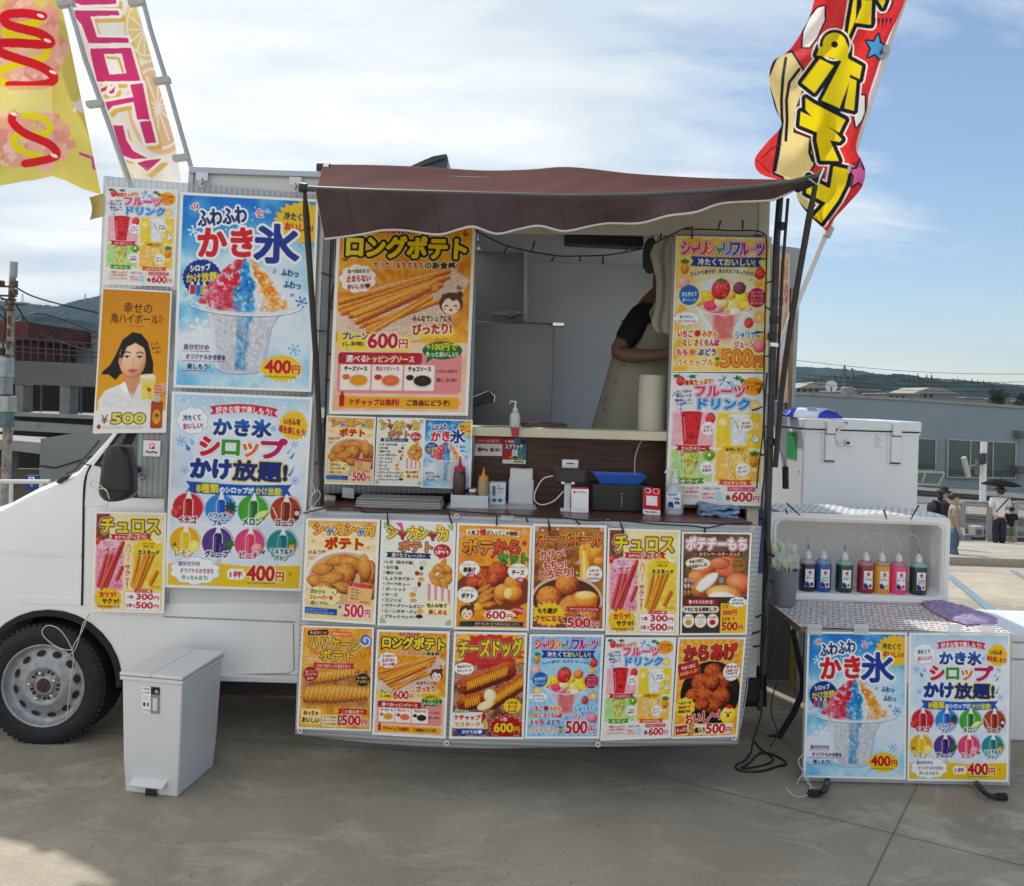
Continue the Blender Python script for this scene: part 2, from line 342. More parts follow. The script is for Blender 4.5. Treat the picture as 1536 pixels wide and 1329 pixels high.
def d_fruit_drink():
 c = Canvas(bg='f7f1ec')
 c.mottle(0,0,1000,420,['f9f4f2','f4e4e8','dbe9f5','fbf6ee'],170,3)
 for x, y, s_ in ((80,330,5),(560,60,6),(640,100,7),(40,230,8),(880,330,9)):
  rs = random.Random(s_)
  for i in range(16): a = rs.uniform(0,6.3); r = rs.uniform(10,90); c.line([(x+r*.5*math.cos(a),y+r*.5*math.sin(a)),(x+r*math.cos(a),y+r*math.sin(a))],rs.uniform(2,7),['5f8fc4','3a5f9c','a9c8e4','2c4a80'][i % 4],.8)
 c.mottle(0,400,480,810,['f6cfd4','f0b4be','fae6e4'],90,4,fade=30); c.mottle(480,400,1000,810,['f3dc78','efc93c','f8edb4'],90,5,fade=30)
 c.mottle(0,810,480,1190,['cfe6b8','b5d890','e9f2da'],90,6,fade=30); c.mottle(480,810,1000,1190,['f8dca0','f2c060','fbecc8'],90,7,fade=30)
 for p in ((40,15),(210,20),(700,30),(760,60)): c.star(p[0],p[1],60,35,5,.45,'3f7c3a',1)
 berry(c,85,70,48); c.text('果実たっぷり!',130,50,440,108,'b5283c',3,[('fbe3a8',7)],-5)
 c.ell(870,120,125,100,'f0ac28'); c.text('ごろごろ果肉',780,66,955,100,'7c3c18',2,rot=6); c.text('すごっ!',790,112,950,170,'c2302c',4,rot=6)
 c.text('フルーツ',250,125,785,235,'d04a78',15,[('fff6f4',9),('a83a5c',4)])
 c.text('ドリンク',290,262,840,375,'2f8fd0',15,[('f6fbff',9),('27579a',4)])
 for i, t in enumerate(('甘くて爽やか','やみつき','美味しさ!')): c.text(t,48,170+i*48,210,202+i*48,'3c3440',2,rot=-4)
 c.line([(60,330),(230,312)],3,'b5405c')
 citrus(c,900,330,62); citrus(c,560,520,55,'f0c020','f8e27a'); citrus(c,930,560,60,'f0b020'); c.specks(660,420,980,800,26,12,['f4d23c','f8e88c','e8b820'],3)
 cup(c,105,335,415,775,['9c1028','d0283c','e6505c','c01c34'],'e04856',3); cup(c,625,855,440,775,['e8ecf2','fafbfc','d2dae4','f2f4f8'],seed=4)
 cup(c,105,335,850,1150,['a8a838','c8c860','e4e4ac','8f9a30'],seed=5); cup(c,610,850,850,1150,['e09a20','f0c050','f8e6b4','e8ac38'],seed=6)
 c.line([(690,500),(730,580)],5,'a88c3c')
 berry(c,425,480,55,20); c.blob(430,880,66,62,20,'7fae34','a8cc50','4a7420',20,.15); c.ell(430,880,20,22,'f2f4d8'); c.star(430,880,42,42,16,.75,'5c8c24',al=.6); c.ell(430,880,17,18,'f4f6dc')
 pine(c,915,945,60); citrus(c,920,1040,34,'e8a824','f8d468')
 for x, y, a, b in ((405,590,'いちご','すごっ!'),(815,545,'爽やか','すっきり!'),(410,1030,'つぶつぶ','食感が'),(795,1035,'甘くて','ジューシー')):
  c.ell(x,y,74,74,'fbfaf8',outs=[('c8b4a8',3)]); c.text(a,x-48,y-34,x+42,y-4,'55402f' if x > 500 else 'c0304c',2.5,rot=-5); c.text(b,x-52,y+6,x+52,y+38,'3c3430',2.5,rot=-5)
 c.ell(920,700,38,34,'fdfdfb',outs=[('3c3430',4)]); c.rrect(900,640,922,700,10,'fdfdfb',outs=[('3c3430',4)])
 for x0, x1, y, col, t in ((65,445,775,'b82438','ストロベリー!'),(545,860,775,'e8c22c','台湾レモン'),(70,390,1135,'5f9c2c','キウイ'),(535,905,1145,'d8662c','パイナップル')):
  c.ribbon(x0,y,x1,y+62,col,24,-10); c.text(t,x0+60,y+22,x1-60,y+62,'fdf8ee' if col != 'e8c22c' else '4c4a20',3)
 c.rect(0,1215,1000,1414,'f1e8e0')
 c.text('果実たっぷりで',95,1235,330,1268,'b5304c',2.5); c.text('しあわせ気分♪',80,1276,330,1310,'b5304c',2.5); smallprint(c,60,1330,340,2)
 c.text('炭酸割りで爽快♪',380,1240,560,1266,'2f6a9c',2); c.text('自家製ソーダ',375,1300,500,1328,'b5304c',2); c.text('まろやか!',380,1340,500,1366,'b5304c',2)
 c.rrect(520,1290,580,1380,8,'b8dcec',outs=[('7fa8c0',3)])
 c.rect(355,1230,358,1390,'c8b8a8'); c.rect(605,1230,608,1390,'c8b8a8')
 c.rect(640,1228,940,1278,'cc5878'); c.text('どの味もたっぷり!',660,1238,920,1268,'fff4f0',2)
 c.text('各',625,1320,680,1378,'3a2c2c',5); price(c,'600',695,1290,985,1388,'c4203c')
 return c

def d_kakigori():
 c = Canvas(bg='3f9fd8')
 c.mottle(0,0,1000,1414,['2c86cc','4aa4de','8cc8ea','d4e8f6','6cb4e2'],300,11)
 X, Y = c.X, c.Y
 n = noise2(c.h,c.w,120*c.k,12,4)
 c.full(np.clip(1.35-Y/330+(n-.5)*.9,0,1),'1f86cf')
 c.full(np.clip(np.exp(-(((X-640)/330) ** 2+((Y-760)/420) ** 2))*1.2+(n-.5)*.5,0,1),'e6eef8')
 c.full(np.clip(np.exp(-(((X-150)/330) ** 2+((Y-1120)/190) ** 2))*1.35+(n-.5)*.3,0,1),'e9eef8')
 c.full(np.clip(np.exp(-(((X-930)/220) ** 2+((Y-1050)/150) ** 2))*.8+(n-.5)*.5,0,1),'e2ecf6')
 c.specks(30,60,970,600,46,6,['ffffff','e4f2fc'],3); c.specks(20,900,980,1390,40,5,['ffffff'],4)
 for x, y, r, col in ((90,265,46,'e8f4fc'),(160,985,76,'eef7fd'),(880,1120,48,'8cc4e8'),(60,930,36,'d8ecf8'),(920,760,44,'3a7cc0'),(820,950,36,'dceefa'),(640,90,22,'e8f4fc')): flake(c,x,y,r,col)
 c.star(890,165,205,165,22,.84,'efc62c',jit=.12)
 c.text('冷たくて',765,90,955,150,'27407c',4,rot=3); c.text('おいしい!',775,172,985,225,'b8284c',4,rot=3)
 marks(c,110,115,-120,3,42,'c83050',WH); marks(c,545,130,-30,3,46,'c83050',WH)
 c.text('ふわふわ',115,85,480,205,'1f3a7c',7,[(WH,15)],-8)
 c.text('かき',130,235,540,440,'cc1f3e',14,[(WH,18)],-3)
 c.text('氷',555,190,880,470,'1c4c9c',15,[(WH,18)])
 c.star(165,610,150,140,26,.94,'1d3f8c'); c.text('シロップ',72,510,225,560,WH,4,rot=-8); c.text('かけ放題!',45,572,290,640,'f2d650',5,rot=-6)
 for i, q in enumerate(('d02a3c','2c7cc8','e8ac24','2c8c3c')): bottle(c,92+i*46,640,36,96,q)
 for i, (t,x,y) in enumerate((('ふわっ',760,520),('ふわっ',780,610))): c.text(t,x,y,x+130,y+50,'27407c',3.5,rot=4)
 marks(c,730,540,190,3,26,'27407c',None,2.5); marks(c,845,690,80,3,26,'27407c',None,2.5)
 # cup
 c.poly([(110,790),(200,850),(250,950),(275,1180),(292,1285),(350,1318),(590,1318),(650,1285),(672,1180),(712,950),(770,860),(890,800),(500,860)],'d4d4de',.95)
 c.poly([(165,805),(232,850),(278,960),(296,1240),(330,1295),(600,1310),(645,1260),(692,960),(750,860),(860,815),(500,870)],'c2c8d8',.75)
 # heap of shaved ice
 yy = Y - 430; half = np.interp(Y,[440,480,560,680,760,800,845,900,1000,1285],[20,100,185,285,335,350,285,232,205,165])
 cxl = np.interp(Y,[440,800,1285],[485,480,470]); n1, n2, n3 = noise2(c.h,c.w,44*c.k,21,4,.7), noise2(c.h,c.w,20*c.k,22,3), noise2(c.h,c.w,90*c.k,23,3)
 u = (X-cxl) / half; m = np.clip((1.0+(n1-.5)*.28-np.abs(u))*half*c.k*.25,0,1) * np.clip((Y-445-(n1-.5)*60)/8,0,1) * (Y < 1288)
 red, blu, org, wht = hx('cc2440'), hx('2a8ccc'), hx('f0942a'), hx('eef0f6')
 def w3(a): return a[...,None]
 body = wht * (.94+.12*w3(n2)); uu = u + (n3-.5) * .35
 fr = sstep(-.08,-.3,uu) * sstep(-1.15,-.75,uu+.3*(Y > 700)) * (Y < 850); fb = sstep(-.25,-.08,uu) * sstep(.34,.16,uu); fo = sstep(.34,.46,uu) * sstep(.98,.74,uu) * (Y < 845)
 gr = sstep(.36,.56,n1)
 for f, q in ((fr,red),(fb,blu),(fo,org)):
  k = np.clip(f*(.5+.75*gr),0,1) * np.where(Y < 700,1,np.where(Y < 850,.75,.6)); body = body * (1-w3(k)) + q * w3(k) * (.8+.45*w3(n2))
 n4 = noise2(c.h,c.w,26*c.k,29,3); body = body * (1-w3(sstep(.58,.74,n4)*.8)) + wht * w3(sstep(.58,.74,n4)*.8)
 c.full(m*np.where(Y < 840,1,.8),np.clip(body+.16*w3(n2-.5)-.16*w3(np.clip(.5-n1,0,1))+w3(np.where(Y > 850,-.10,0)),0,1))
 for x in range(5): c.line([(330+x*85,880),(360+x*66,1280)],5,'f4f6fa',.28)
 c.line([(160,815),(230,870),(262,960),(285,1180),(300,1280)],5,'f8fafc',.8); c.line([(850,815),(750,880),(705,960),(668,1180),(645,1285)],5,'b0b4c4',.8)
 c.poly([(70+0,760),(150,835),(330,872),(520,880),(700,872),(860,830),(925,780),(905,800),(700,845),(500,855),(300,845),(120,790)],'e8ecf4',.75)
 a = [(500+430*math.cos(t),790+88*math.sin(t)) for t in np.linspace(-.25,math.pi+.25,40)]; c.line(a,5,'f8fafd',.9)
 c.line([(p[0],p[1]+8) for p in a],2.5,'5a6c8c',.7)
 c.line([(300,1285),(345,1312),(470,1322),(590,1314),(645,1288)],4,'8a96b0',.7)
 for i, (t,w) in enumerate((('自分だけの',185),('オリジナルかき氷を',300),('楽しもう!',170))):
  c.text(t,50+i*14,1108+i*72,50+i*14+w,1148+i*72,'27304c',3); c.line([(35,1162+i*72),(60+w,1158+i*72)],2.5,'c0486c')
 c.star(790,1265,165,105,24,.87,'f0c820',jit=.1); price(c,'400',665,1205,925,1300,'c2183c','fbe070',o=5)
 c.line([(660+i*22,1325+(i % 2)*9) for i in range(12)],3,'2f8c6c')
 return c

def d_syrup():
 c = Canvas(bg='e6ecf6')
 c.mottle(0,0,1000,1414,['dde8f5','eef1f8','d3e2f3','f2f3f9'],260,31); c.full(np.clip(1-c.Y/160,0,1)*.8,'b4cfea')
 c.specks(10,10,990,120,70,5,['ffffff'],5)
 c.ribbon(265,78,770,140,'c8284c',26,26); c.text('好きな味で楽しもう!',310,72,725,122,'fff4f4',3.5,arc=14)
 c.cloud(140,190,105,92,9,'f6f9fd',outs=[('88a8d0',4)]); c.text('冷たくて',70,145,200,190,'2c3c70',3.5,rot=-4); c.text('おいしい!',72,208,215,250,'b83454',3,rot=-6)
 c.star(890,195,115,120,20,.82,'efc62c',jit=.1); c.text('いろんな',820,145,940,190,'7c2c40',3.5); c.text('味を楽しもう!',785,210,985,262,'b8284c',4,rot=8)
 c.text('かき氷',300,165,725,290,'1d4c94',13,[('f6fafe',10)],grad='1b3774'); c.text('かき氷',300,165,725,290,'2f86c8',9,grad='1b3774')
 for t, x0, x1, y0, y1, q in (('シ',205,345,310,440,'cc2444'),('ロ',370,495,325,432,'4a9c34'),('ッ',525,635,345,440,'e07c24'),('プ',665,845,305,445,'bc2468')):
  c.text(t,x0,y0,x1,y1,q,13,[('fbfcfe',11),('b8c8e0',4)])
 c.text('かけ',145,475,440,610,'1c4a90',14,[('f8fbff',10)]); c.text('放題!',460,475,860,620,'1b3c80',12,[('f4dc84',11)])
 for x, y, r in ((60,345,36),(95,560,28),(905,340,30),(925,610,32),(745,225,26),(380,1228,22),(70,40,14)): flake(c,x,y,r,'86b4dc')
 for x, y, sgn in ((150,350,1),(120,395,1),(865,390,-1),(900,520,-1),(890,425,-1),(885,555,-1)):
  c.poly([(x-24*sgn,y-34),(x+14,y),(x+4,y+24),(x-18,y+16)],'4f92cc' if y % 2 else '9cc6e6')
 c.ribbon(110,640,905,722,'1f66b4',30,-14)
 c.text('8種類',190,655,355,722,'f0dc50',6,[('1b3c80',6)]); c.text('のシロップが',365,672,620,718,'f4f8fc',4); c.text('かけ放題!',635,668,830,722,'f0dc50',4.5)
 A = (('イチゴ','c8304c','b01424'),('ハワイアン|ブルー','3a92d0','1c60c0'),('メロン','5ca844','1c7c34'),('コーラ','b05030','8c3014'),
         ('レモン','e8b420','e8c814'),('グレープ','6c4c94','3a2470'),('ピーチ','d85c88','e0506c'),('エメラルド|パイン','2c9494','0c7c84'))
 for i, (t,q,b) in enumerate(A):
  x, y = 130 + (i % 4) * 245, 840 + (i // 4) * 250; x -= (i // 4) * 12
  c.ell(x,y,114,112,q); c.mottle(x-70,y-60,x+70,y+60,[q,hx(q)*.7+.3],60,i,al=.5,fade=30)
  rs = random.Random(i)
  for j in range(16): a = -1.2 + j * .09; c.ell(x+122*math.cos(a),y+122*math.sin(a),4,4,q)
  bottle(c,x+5,y-125,62,215,b)
  if i == 0: berry(c,x-90,y+35,34); berry(c,x-55,y+5,22)
  elif i == 1: c.star(x+75,y-15,60,60,9,.5,'1c5c5c'); c.star(x+65,y+35,40,36,5,.6,'d02440'); c.star(x+60,y+35,14,14,5,.6,'f0c04c')
  elif i == 2: c.blob(x+70,y+35,62,30,-25,'d8dc80','f4f4c0','8ca83c'); c.line([(x+25,y+65),(x+75,y+62),(x+122,y+15)],5,'6ca03c')
  elif i == 3: c.poly([(x+62,y-20),(x+112,y-20),(x+102,y+60),(x+70,y+60)],'5c2418'); c.star(x+88,y+12,22,22,7,.7,'f0dcd8'); c.line([(x-95,y-25),(x-60,y+45)],5,'f0d8cc')
  elif i == 4: citrus(c,x+68,y+30,46,'f0c018','fae860'); c.poly([(x-100,y+30),(x-70,y+5),(x-60,y+35)],'3c8434')
  elif i == 5:
   for j in range(9): c.blob(x+30+(j % 3)*30,y+30+(j // 3)*22-10,18,17,0,'3c2c6c','8470b4')
   c.star(x+95,y+10,44,40,7,.6,'3c8434')
  elif i == 6: c.blob(x+60,y+40,46,44,0,'e8889c','f8c4c8','c04c70',30,.1); c.poly([(x+90,y+60),(x+125,y+45),(x+110,y+80)],'3c8434')
  else: pine(c,x+78,y+30,36)
  p = t.split('|'); o = [('fbfbfb',8)]; tc_ = hx(b) * .75
  if len(p) == 1: w = 42 * len(t); c.text(t,x-w/2-6,y+62,x+w/2+6,y+112,tc_,4,o)
  else:
   for j, z in enumerate(p): w = 34 * len(z); c.text(z,x-w/2,y+32+j*50,x+w/2,y+72+j*50,tc_,3.5,o)
 c.poly([(0,1255),(250,1235),(600,1262),(1000,1245),(1000,1414),(0,1414)],'ecc828')
 c.cloud(205,1305,170,92,10,'fbfcfe',outs=[('88a8d0',4)])
 for i, (t,w) in enumerate((('自分だけの',160),('オリジナルかき氷を',255),('作っちゃおう!',200))): c.text(t,80+i*12,1235+i*52,80+i*12+w,1270+i*52,['3c3c5c','a84860','4c8040'][i],2.5)
 c.rrect(450,1280,585,1362,30,'fbfaf6'); c.text('1杯',472,1298,565,1346,'c2183c',5); price(c,'400',600,1255,880,1365,'c2183c','fdf0c0')
 c.line([(600+i*20,1378+(i % 2)*8) for i in range(12)],3,'2f8c6c'); marks(c,930,1330,-100,2,24,'8c8c30',None,3)
 return c

def d_churros():
 c = Canvas(bg='f3dfae'); c.mottle(0,0,1000,1414,['f1d898','f6e6bc','edcc84'],120,41)
 c.mottle(0,0,200,420,['6c3c28','9c5c3c','7c4830'],60,42); c.mottle(0,380,430,1130,['efb4c8','e48cac','f6d4dc'],110,43,fade=40); c.mottle(540,420,1000,1130,['f2dc84','e8c448','f8eec0'],100,44,fade=40)
 rs = random.Random(4)
 for i in range(26): a = i * .24; c.line([(215+90*math.cos(a),760+160*math.sin(a)),(215+230*math.cos(a+.3),760+400*math.sin(a+.3))],5,'f8dce4',.7)
 c.specks(0,0,1000,420,40,5,['fffbe8','f8e8a8'],6); berry(c,40,400,55,20)
 c.text('チュロス',75,75,925,285,'f0ce28',14,[('2c1c18',15),('fbf3e2',8),('d88c9c',3)])
 c.ribbon(215,300,820,378,'c42448',26,-8); c.text('おやつに',285,325,460,368,'fff4ee',3); c.text('ぴったり!',465,312,745,378,'fbe6c0',5)
 c.cloud(200,470,145,90,9,'f2c8d8'); c.text('甘酸っぱくて',110,412,270,440,'9c4460',2); c.text('とまらない!',120,450,270,476,'9c4460',2)
 for x, y, x2, y2 in ((190,520,60,1060),(250,560,110,1090),(400,430,175,1075),(355,500,120,1080)): c.rod(x2,y2,x,y,30,'cc4c50','f09c94','8c1c2c',3)
 c.rod(330,960,400,790,30,'cc4c50','f0948c','8c1c2c',3); c.text('いちご',75,505,300,580,'b8204c',6,[('f8dce4',10)])
 c.cloud(770,500,175,120,9,'f0cf30'); c.text('やさしい甘さの',690,418,870,444,'5c4414',2); c.text('定番人気!',700,458,850,488,'5c4414',2.5)
 for x, y, x2, y2 in ((650,560,555,1040),(740,560,590,1060),(850,580,660,1060),(790,560,620,1070)): c.rod(x2,y2,x,y,31,'d88c20','f8cc60','94500c',3)
 c.rod(820,1010,900,850,34,'d08420','f6c050','94500c',3); c.text('カスタード',625,525,935,590,'2c2018',6,[('f8e68c',9)])
 c.blob(925,375,78,60,8,'f2efe6','ffffff','b8a890',60,.05); c.ell(925,360,60,34,'f0dc9c',rot=8)
 c.text('カリッ!',452,440,520,700,'e08834',5,[('fff4e4',7)],vert=True); c.text('サクッ!',445,740,515,1080,'c42c54',5,[('fff4e4',7)],vert=True)
 marks(c,530,400,-80,4,36,'5c3c24',None,3)
 smallprint(c,290,1040,420,2,'a03c58'); smallprint(c,830,1040,960,2,'7c5420')
 c.star(205,1240,205,165,20,.82,'efc828',jit=.12,outs=[('7c3c24',3)]); c.text('カリッ!',85,1145,320,1225,'c02440',7,rot=-4); c.text('サクッ!',130,1245,365,1318,'3c2418',6,rot=-3)
 c.text('クセになるおいしさ!',50,1345,380,1378,'5c3424',2.5)
 c.rrect(455,1140,970,1400,22,'fbf7f2',outs=[('c0305c',4)]); c.rect(475,1268,950,1272,'d8a8b4'); c.ribbon(580,1100,860,1150,'c42448',18); c.text('お好きな味♥',620,1110,820,1142,'fff4ee',2.5)
 c.text('1本',495,1185,580,1240,'b01c3c',4); price(c,'300',620,1165,945,1248,'c2183c','fbf7f2')
 c.text('2本',475,1305,560,1365,'b01c3c',4); c.text('で',565,1325,605,1365,'b01c3c',3); price(c,'500',615,1288,945,1375,'c2183c','fbf7f2')
 return c

def girl(c,x,y,r):
 c.ell(x,y-r*.15,r*1.05,r*1.0,'6c4530'); c.ell(x+r*.75,y-r*.95,r*.3,r*.3,'6c4530'); c.ell(x,y+r*.1,r*.8,r*.75,'fbe3cf'); c.poly([(x-r*.85,y),(x-r*.3,y-r*.75),(x+r*.1,y-r*.35),(x+r*.8,y-r*.6),(x+r*.9,y-r*1),(x-r*.8,y-r*1)],'6c4530')
 for s_ in (-1,1): c.line([(x+s_*r*.4-r*.14,y+r*.12),(x+s_*r*.4,y+r*.02),(x+s_*r*.4+r*.14,y+r*.12)],r*.05,'40281c'); c.ell(x+s_*r*.52,y+r*.35,r*.14,r*.09,'f2a08c')
 c.ell(x,y+r*.45,r*.14,r*.12,'c0384c')

def d_long_potato():
 c = Canvas(bg='eaa830'); c.mottle(0,0,1000,900,['e09a24','f0b840','d88c20','f4c858'],160,51)
 c.rays(500,500,18,'f6cc5c',.3)
 c.mottle(0,880,1000,1414,['f3dcc0','f6cfc0','eebf94'],150,52)
 c.rect(300,0,590,44,'b82438'); c.text('外はモッチリ!',320,4,570,40,'fff4e8',3)
 c.text('ロングポテト',60,70,955,230,'f2d22c',13,[('241814',17),('f8ead0',5)],1)
 c.text('カリカリ＆もちもち',265,265,640,312,'b82438',4,[('fbf0dc',6)]); c.text('の新食感!',650,262,895,314,'40241c',4,[('fbf0dc',6)])
 # paper with newsprint, fries
 c.poly([(0,640),(300,460),(860,300),(990,400),(880,640),(640,860),(300,900),(0,800)],'e8d0c0')
 rs = random.Random(5)
 for i in range(26):
  y = 380 + i * 18; x = 60 + rs.uniform(0,60); e = 940
  while x < e:
   w = rs.uniform(8,22)
   if rs.random() < .8: c.rect(x,y-x*.25+130,x+w,y-x*.25+137,'a87068',.55,rot=-14)
   x += w + 5
 for i in range(16):
  t = i / 15; x0, y0 = 10 + t * 260 + rs.uniform(-20,20), 600 + t * 190 + rs.uniform(-25,25); x1, y1 = 720 + rs.uniform(-60,210), 340 + t * 220 + rs.uniform(-30,30)
  c.rod(x0,y0,x1,y1,rs.uniform(17,25),['d8862c','e09838','d07c28','e4a448'][i % 4],'f8cc74','944c14',amt=.2)
 c.cloud(150,395,125,100,9,'fbf5f0',outs=[('c87c5c',3)]); c.text('食べ始めたら',70,320,235,352,'40241c',3,rot=-3); c.text('止まらない',65,368,245,418,'b82438',4,rot=-3); c.text('おいしさ!♥',75,435,245,475,'8c2438',3,rot=-3)
 marks(c,60,270,-110,3,34,'5c2c14',None,4); marks(c,905,480,-60,3,34,'5c2c14',None,4); marks(c,925,60,-40,3,34,'5c2c14',None,4)
 girl(c,860,590,85)
 c.text('みんなでシェアにも',575,672,870,718,'40241c',3,[('f8e0c8',6)]); c.star(740,800,190,50,20,.8,'f4d44c',jit=.2); c.text('ぴったり!',580,735,870,815,'c02440',6,[('fbf0dc',8)],-3)
 c.star(170,900,160,55,16,.8,'f6dc60',jit=.2); c.poly([(20,810),(580,830),(560,960),(20,930)],'f4d860',.85)
 c.text('プレーン',55,810,240,862,'40241c',4,[('fbf0dc',6)]); c.text('(しお味)',60,878,215,916,'40241c',2.5); price(c,'600',250,815,545,925,'c2183c')
 c.rrect(30,960,960,1275,30,'e89c9c'); c.rrect(30,960,660,1050,26,'b8284c'); c.text('選べる',90,985,240,1035,'fff4e8',4); c.text('トッピングソース',248,985,600,1035,'fbe4b8',4)
 c.ell(810,940,150,68,'2c7c3c'); c.text('+100円で',690,885,920,940,'f0dc50',4); c.text('もっとおいしい!',690,950,925,988,'f4f8ec',3); c.poly([(700,985),(740,1000),(690,1040)],'2c7c3c')
 for i, (t,q,z) in enumerate((('チーズソース','e8a020','d88820'),('明太マヨソース','e8804c','cc3c3c'),('チョコソース','3c1c14','3c1c14'))):
  x = 50 + i * 240; c.rrect(x,1055,x+228,1250,10,'fbf3ea'); c.text(t,x+30,1068,x+200,1102,'40241c' if i != 1 else 'a83038',3)
  c.ell(x+140,1180,76,52,'e8dcd0'); c.ell(x+140,1175,66,42,q); c.ell(x+140,1172,30,15,hx(q)*.8+.15); c.ell(x+45,1150,30,22,z)
 c.text('いろんな味で',775,1085,930,1112,'5c2430',2); c.text('楽しさUP♪',775,1150,925,1182,'5c2430',2.5)
 c.poly([(40,1300),(940,1300),(960,1345),(940,1390),(40,1390),(60,1345)],'f0b030'); c.rrect(52,1285,90,1375,8,'b82438'); c.rect(62,1262,80,1290,'b82438')
 c.text('ケチャップは無料!',125,1318,500,1368,'a81c34',4); c.text('ご自由にどうぞ!',560,1320,880,1366,'40241c',3.5)
 return c

SK = ['f0b428','f0b428','f0c030','f0b428','f0b428','f0c030']
def wedge(c,x,y,w,h,rot,q='d08c3c'):
 c.blob(x,y,w,h,rot,hx(q)*.9,'ecb468','5c2c0c',14,.34,.06,ex=1.7)
 rs = random.Random(int(x*y))
 a = math.radians(rot)
 for i in range(14):
  u, v = rs.uniform(-.7,.7) * w, rs.uniform(-.5,.5) * h; c.ell(x+u*math.cos(a)-v*math.sin(a),y+u*math.sin(a)+v*math.cos(a),3,3,'5c3418',.8)
def d_shaka_wedge():
 c = Canvas(bg='f2d09c'); c.mottle(0,0,1000,1414,['f0c890','f6dcb4','eab878'],220,61); c.rays(500,420,16,'fbeacc',.7,0,0,1000,640); c.full(np.clip(1.2-c.Y/100,0,1)*.6,'d89840')
 c.text('シャカシャカ',85,45,960,200,'f0b428',11,[('8c3c14',11),('fbf0d8',6)],cols=SK)
 for x in (275,720): c.text('ャ',x,120,x+100,210,'2c7cc0',9,[('f8f4e8',6)])
 c.text('ポテト',265,240,800,405,'c83c1c',13,[('f4bc40',11),('fbf0d8',5)],grad='a82c14')
 c.text('やみつき',20,430,265,490,'a82c3c',4,[('fbf0e4',7)],-4); c.text('DELICIOUS',25,510,330,560,'d8906c',3,rot=-6)
 c.ell(560,800,560,400,'f4ebe2'); c.ell(560,820,520,375,'d8b494')
 for x, y, w, h, r, q in ((480,560,200,80,-10,'cc8434'),(250,700,170,90,-15,'d08c3c'),(660,620,190,120,20,'c87c30'),(900,760,120,220,10,'b86c28'),(840,660,100,210,-8,'d49444'),(560,760,160,190,30,'c07430'),(150,880,150,90,20,'c47c34'),(560,950,180,90,10,'a8642c'),(380,820,190,85,-12,'d89848'),(900,980,160,130,20,'b06c2c'),(300,950,150,70,12,'b87430')): wedge(c,x,y,w,h,r,q)
 c.cloud(250,1090,245,135,11,'f6dfae',outs=[('8c5c2c',4)]); c.text('お好きな',75,995,290,1050,'5c8c2c',4); c.text('フレーバーを',65,1075,400,1130,'b02430',5); c.text('選んでね♪',85,1160,340,1212,'5c8c2c',4)
 for s_ in (-1,1): c.line([(430+s_*32-14,1030),(430+s_*32,1018),(430+s_*32+14,1030)],4,'5c3418')
 c.line([(412,1050),(430,1062),(448,1050)],4,'5c3418')
 c.rect(610,880,960,1170,'eec08c',rot=5,outs=[('a86434',3)]); c.rect(625,885,965,935,'c02c54',rot=5); c.text('選べるフレーバー!',670,898,920,925,'fbe8e0',2,rot=5)
 for i, t in enumerate(('のりしお','バーベキュー','コンソメ','醤油バター','などなど!')): c.text(t,660+(130 if i == 4 else 0),952+i*44,660+26*len(t)+(130 if i == 4 else 0),978+i*44,'5c2c1c',2,rot=5)
 c.rect(0,1255,470,1345,'1f5ca8',rot=1); c.text('みんなでシェアしても!',20,1268,330,1296,'eef4fb',2); c.text('おやつにもおつまみにもぴったり!',20,1306,430,1332,'eef4fb',2)
 c.star(510,1225,34,34,5,.45,'2c7cc0'); c.star(560,1340,28,28,5,.45,'c83c1c')
 price(c,'500',575,1180,945,1355,'d02c5c','fdf4f0',o=10,b=9)
 for x, y, q in ((80,300,'7ca060'),(880,370,'6c8cc0'),(300,90,'6c8cc0'),(110,1000,'c02c54'),(930,240,'c87c3c')): c.star(x,y,22,26,4,.3,q)
 return c

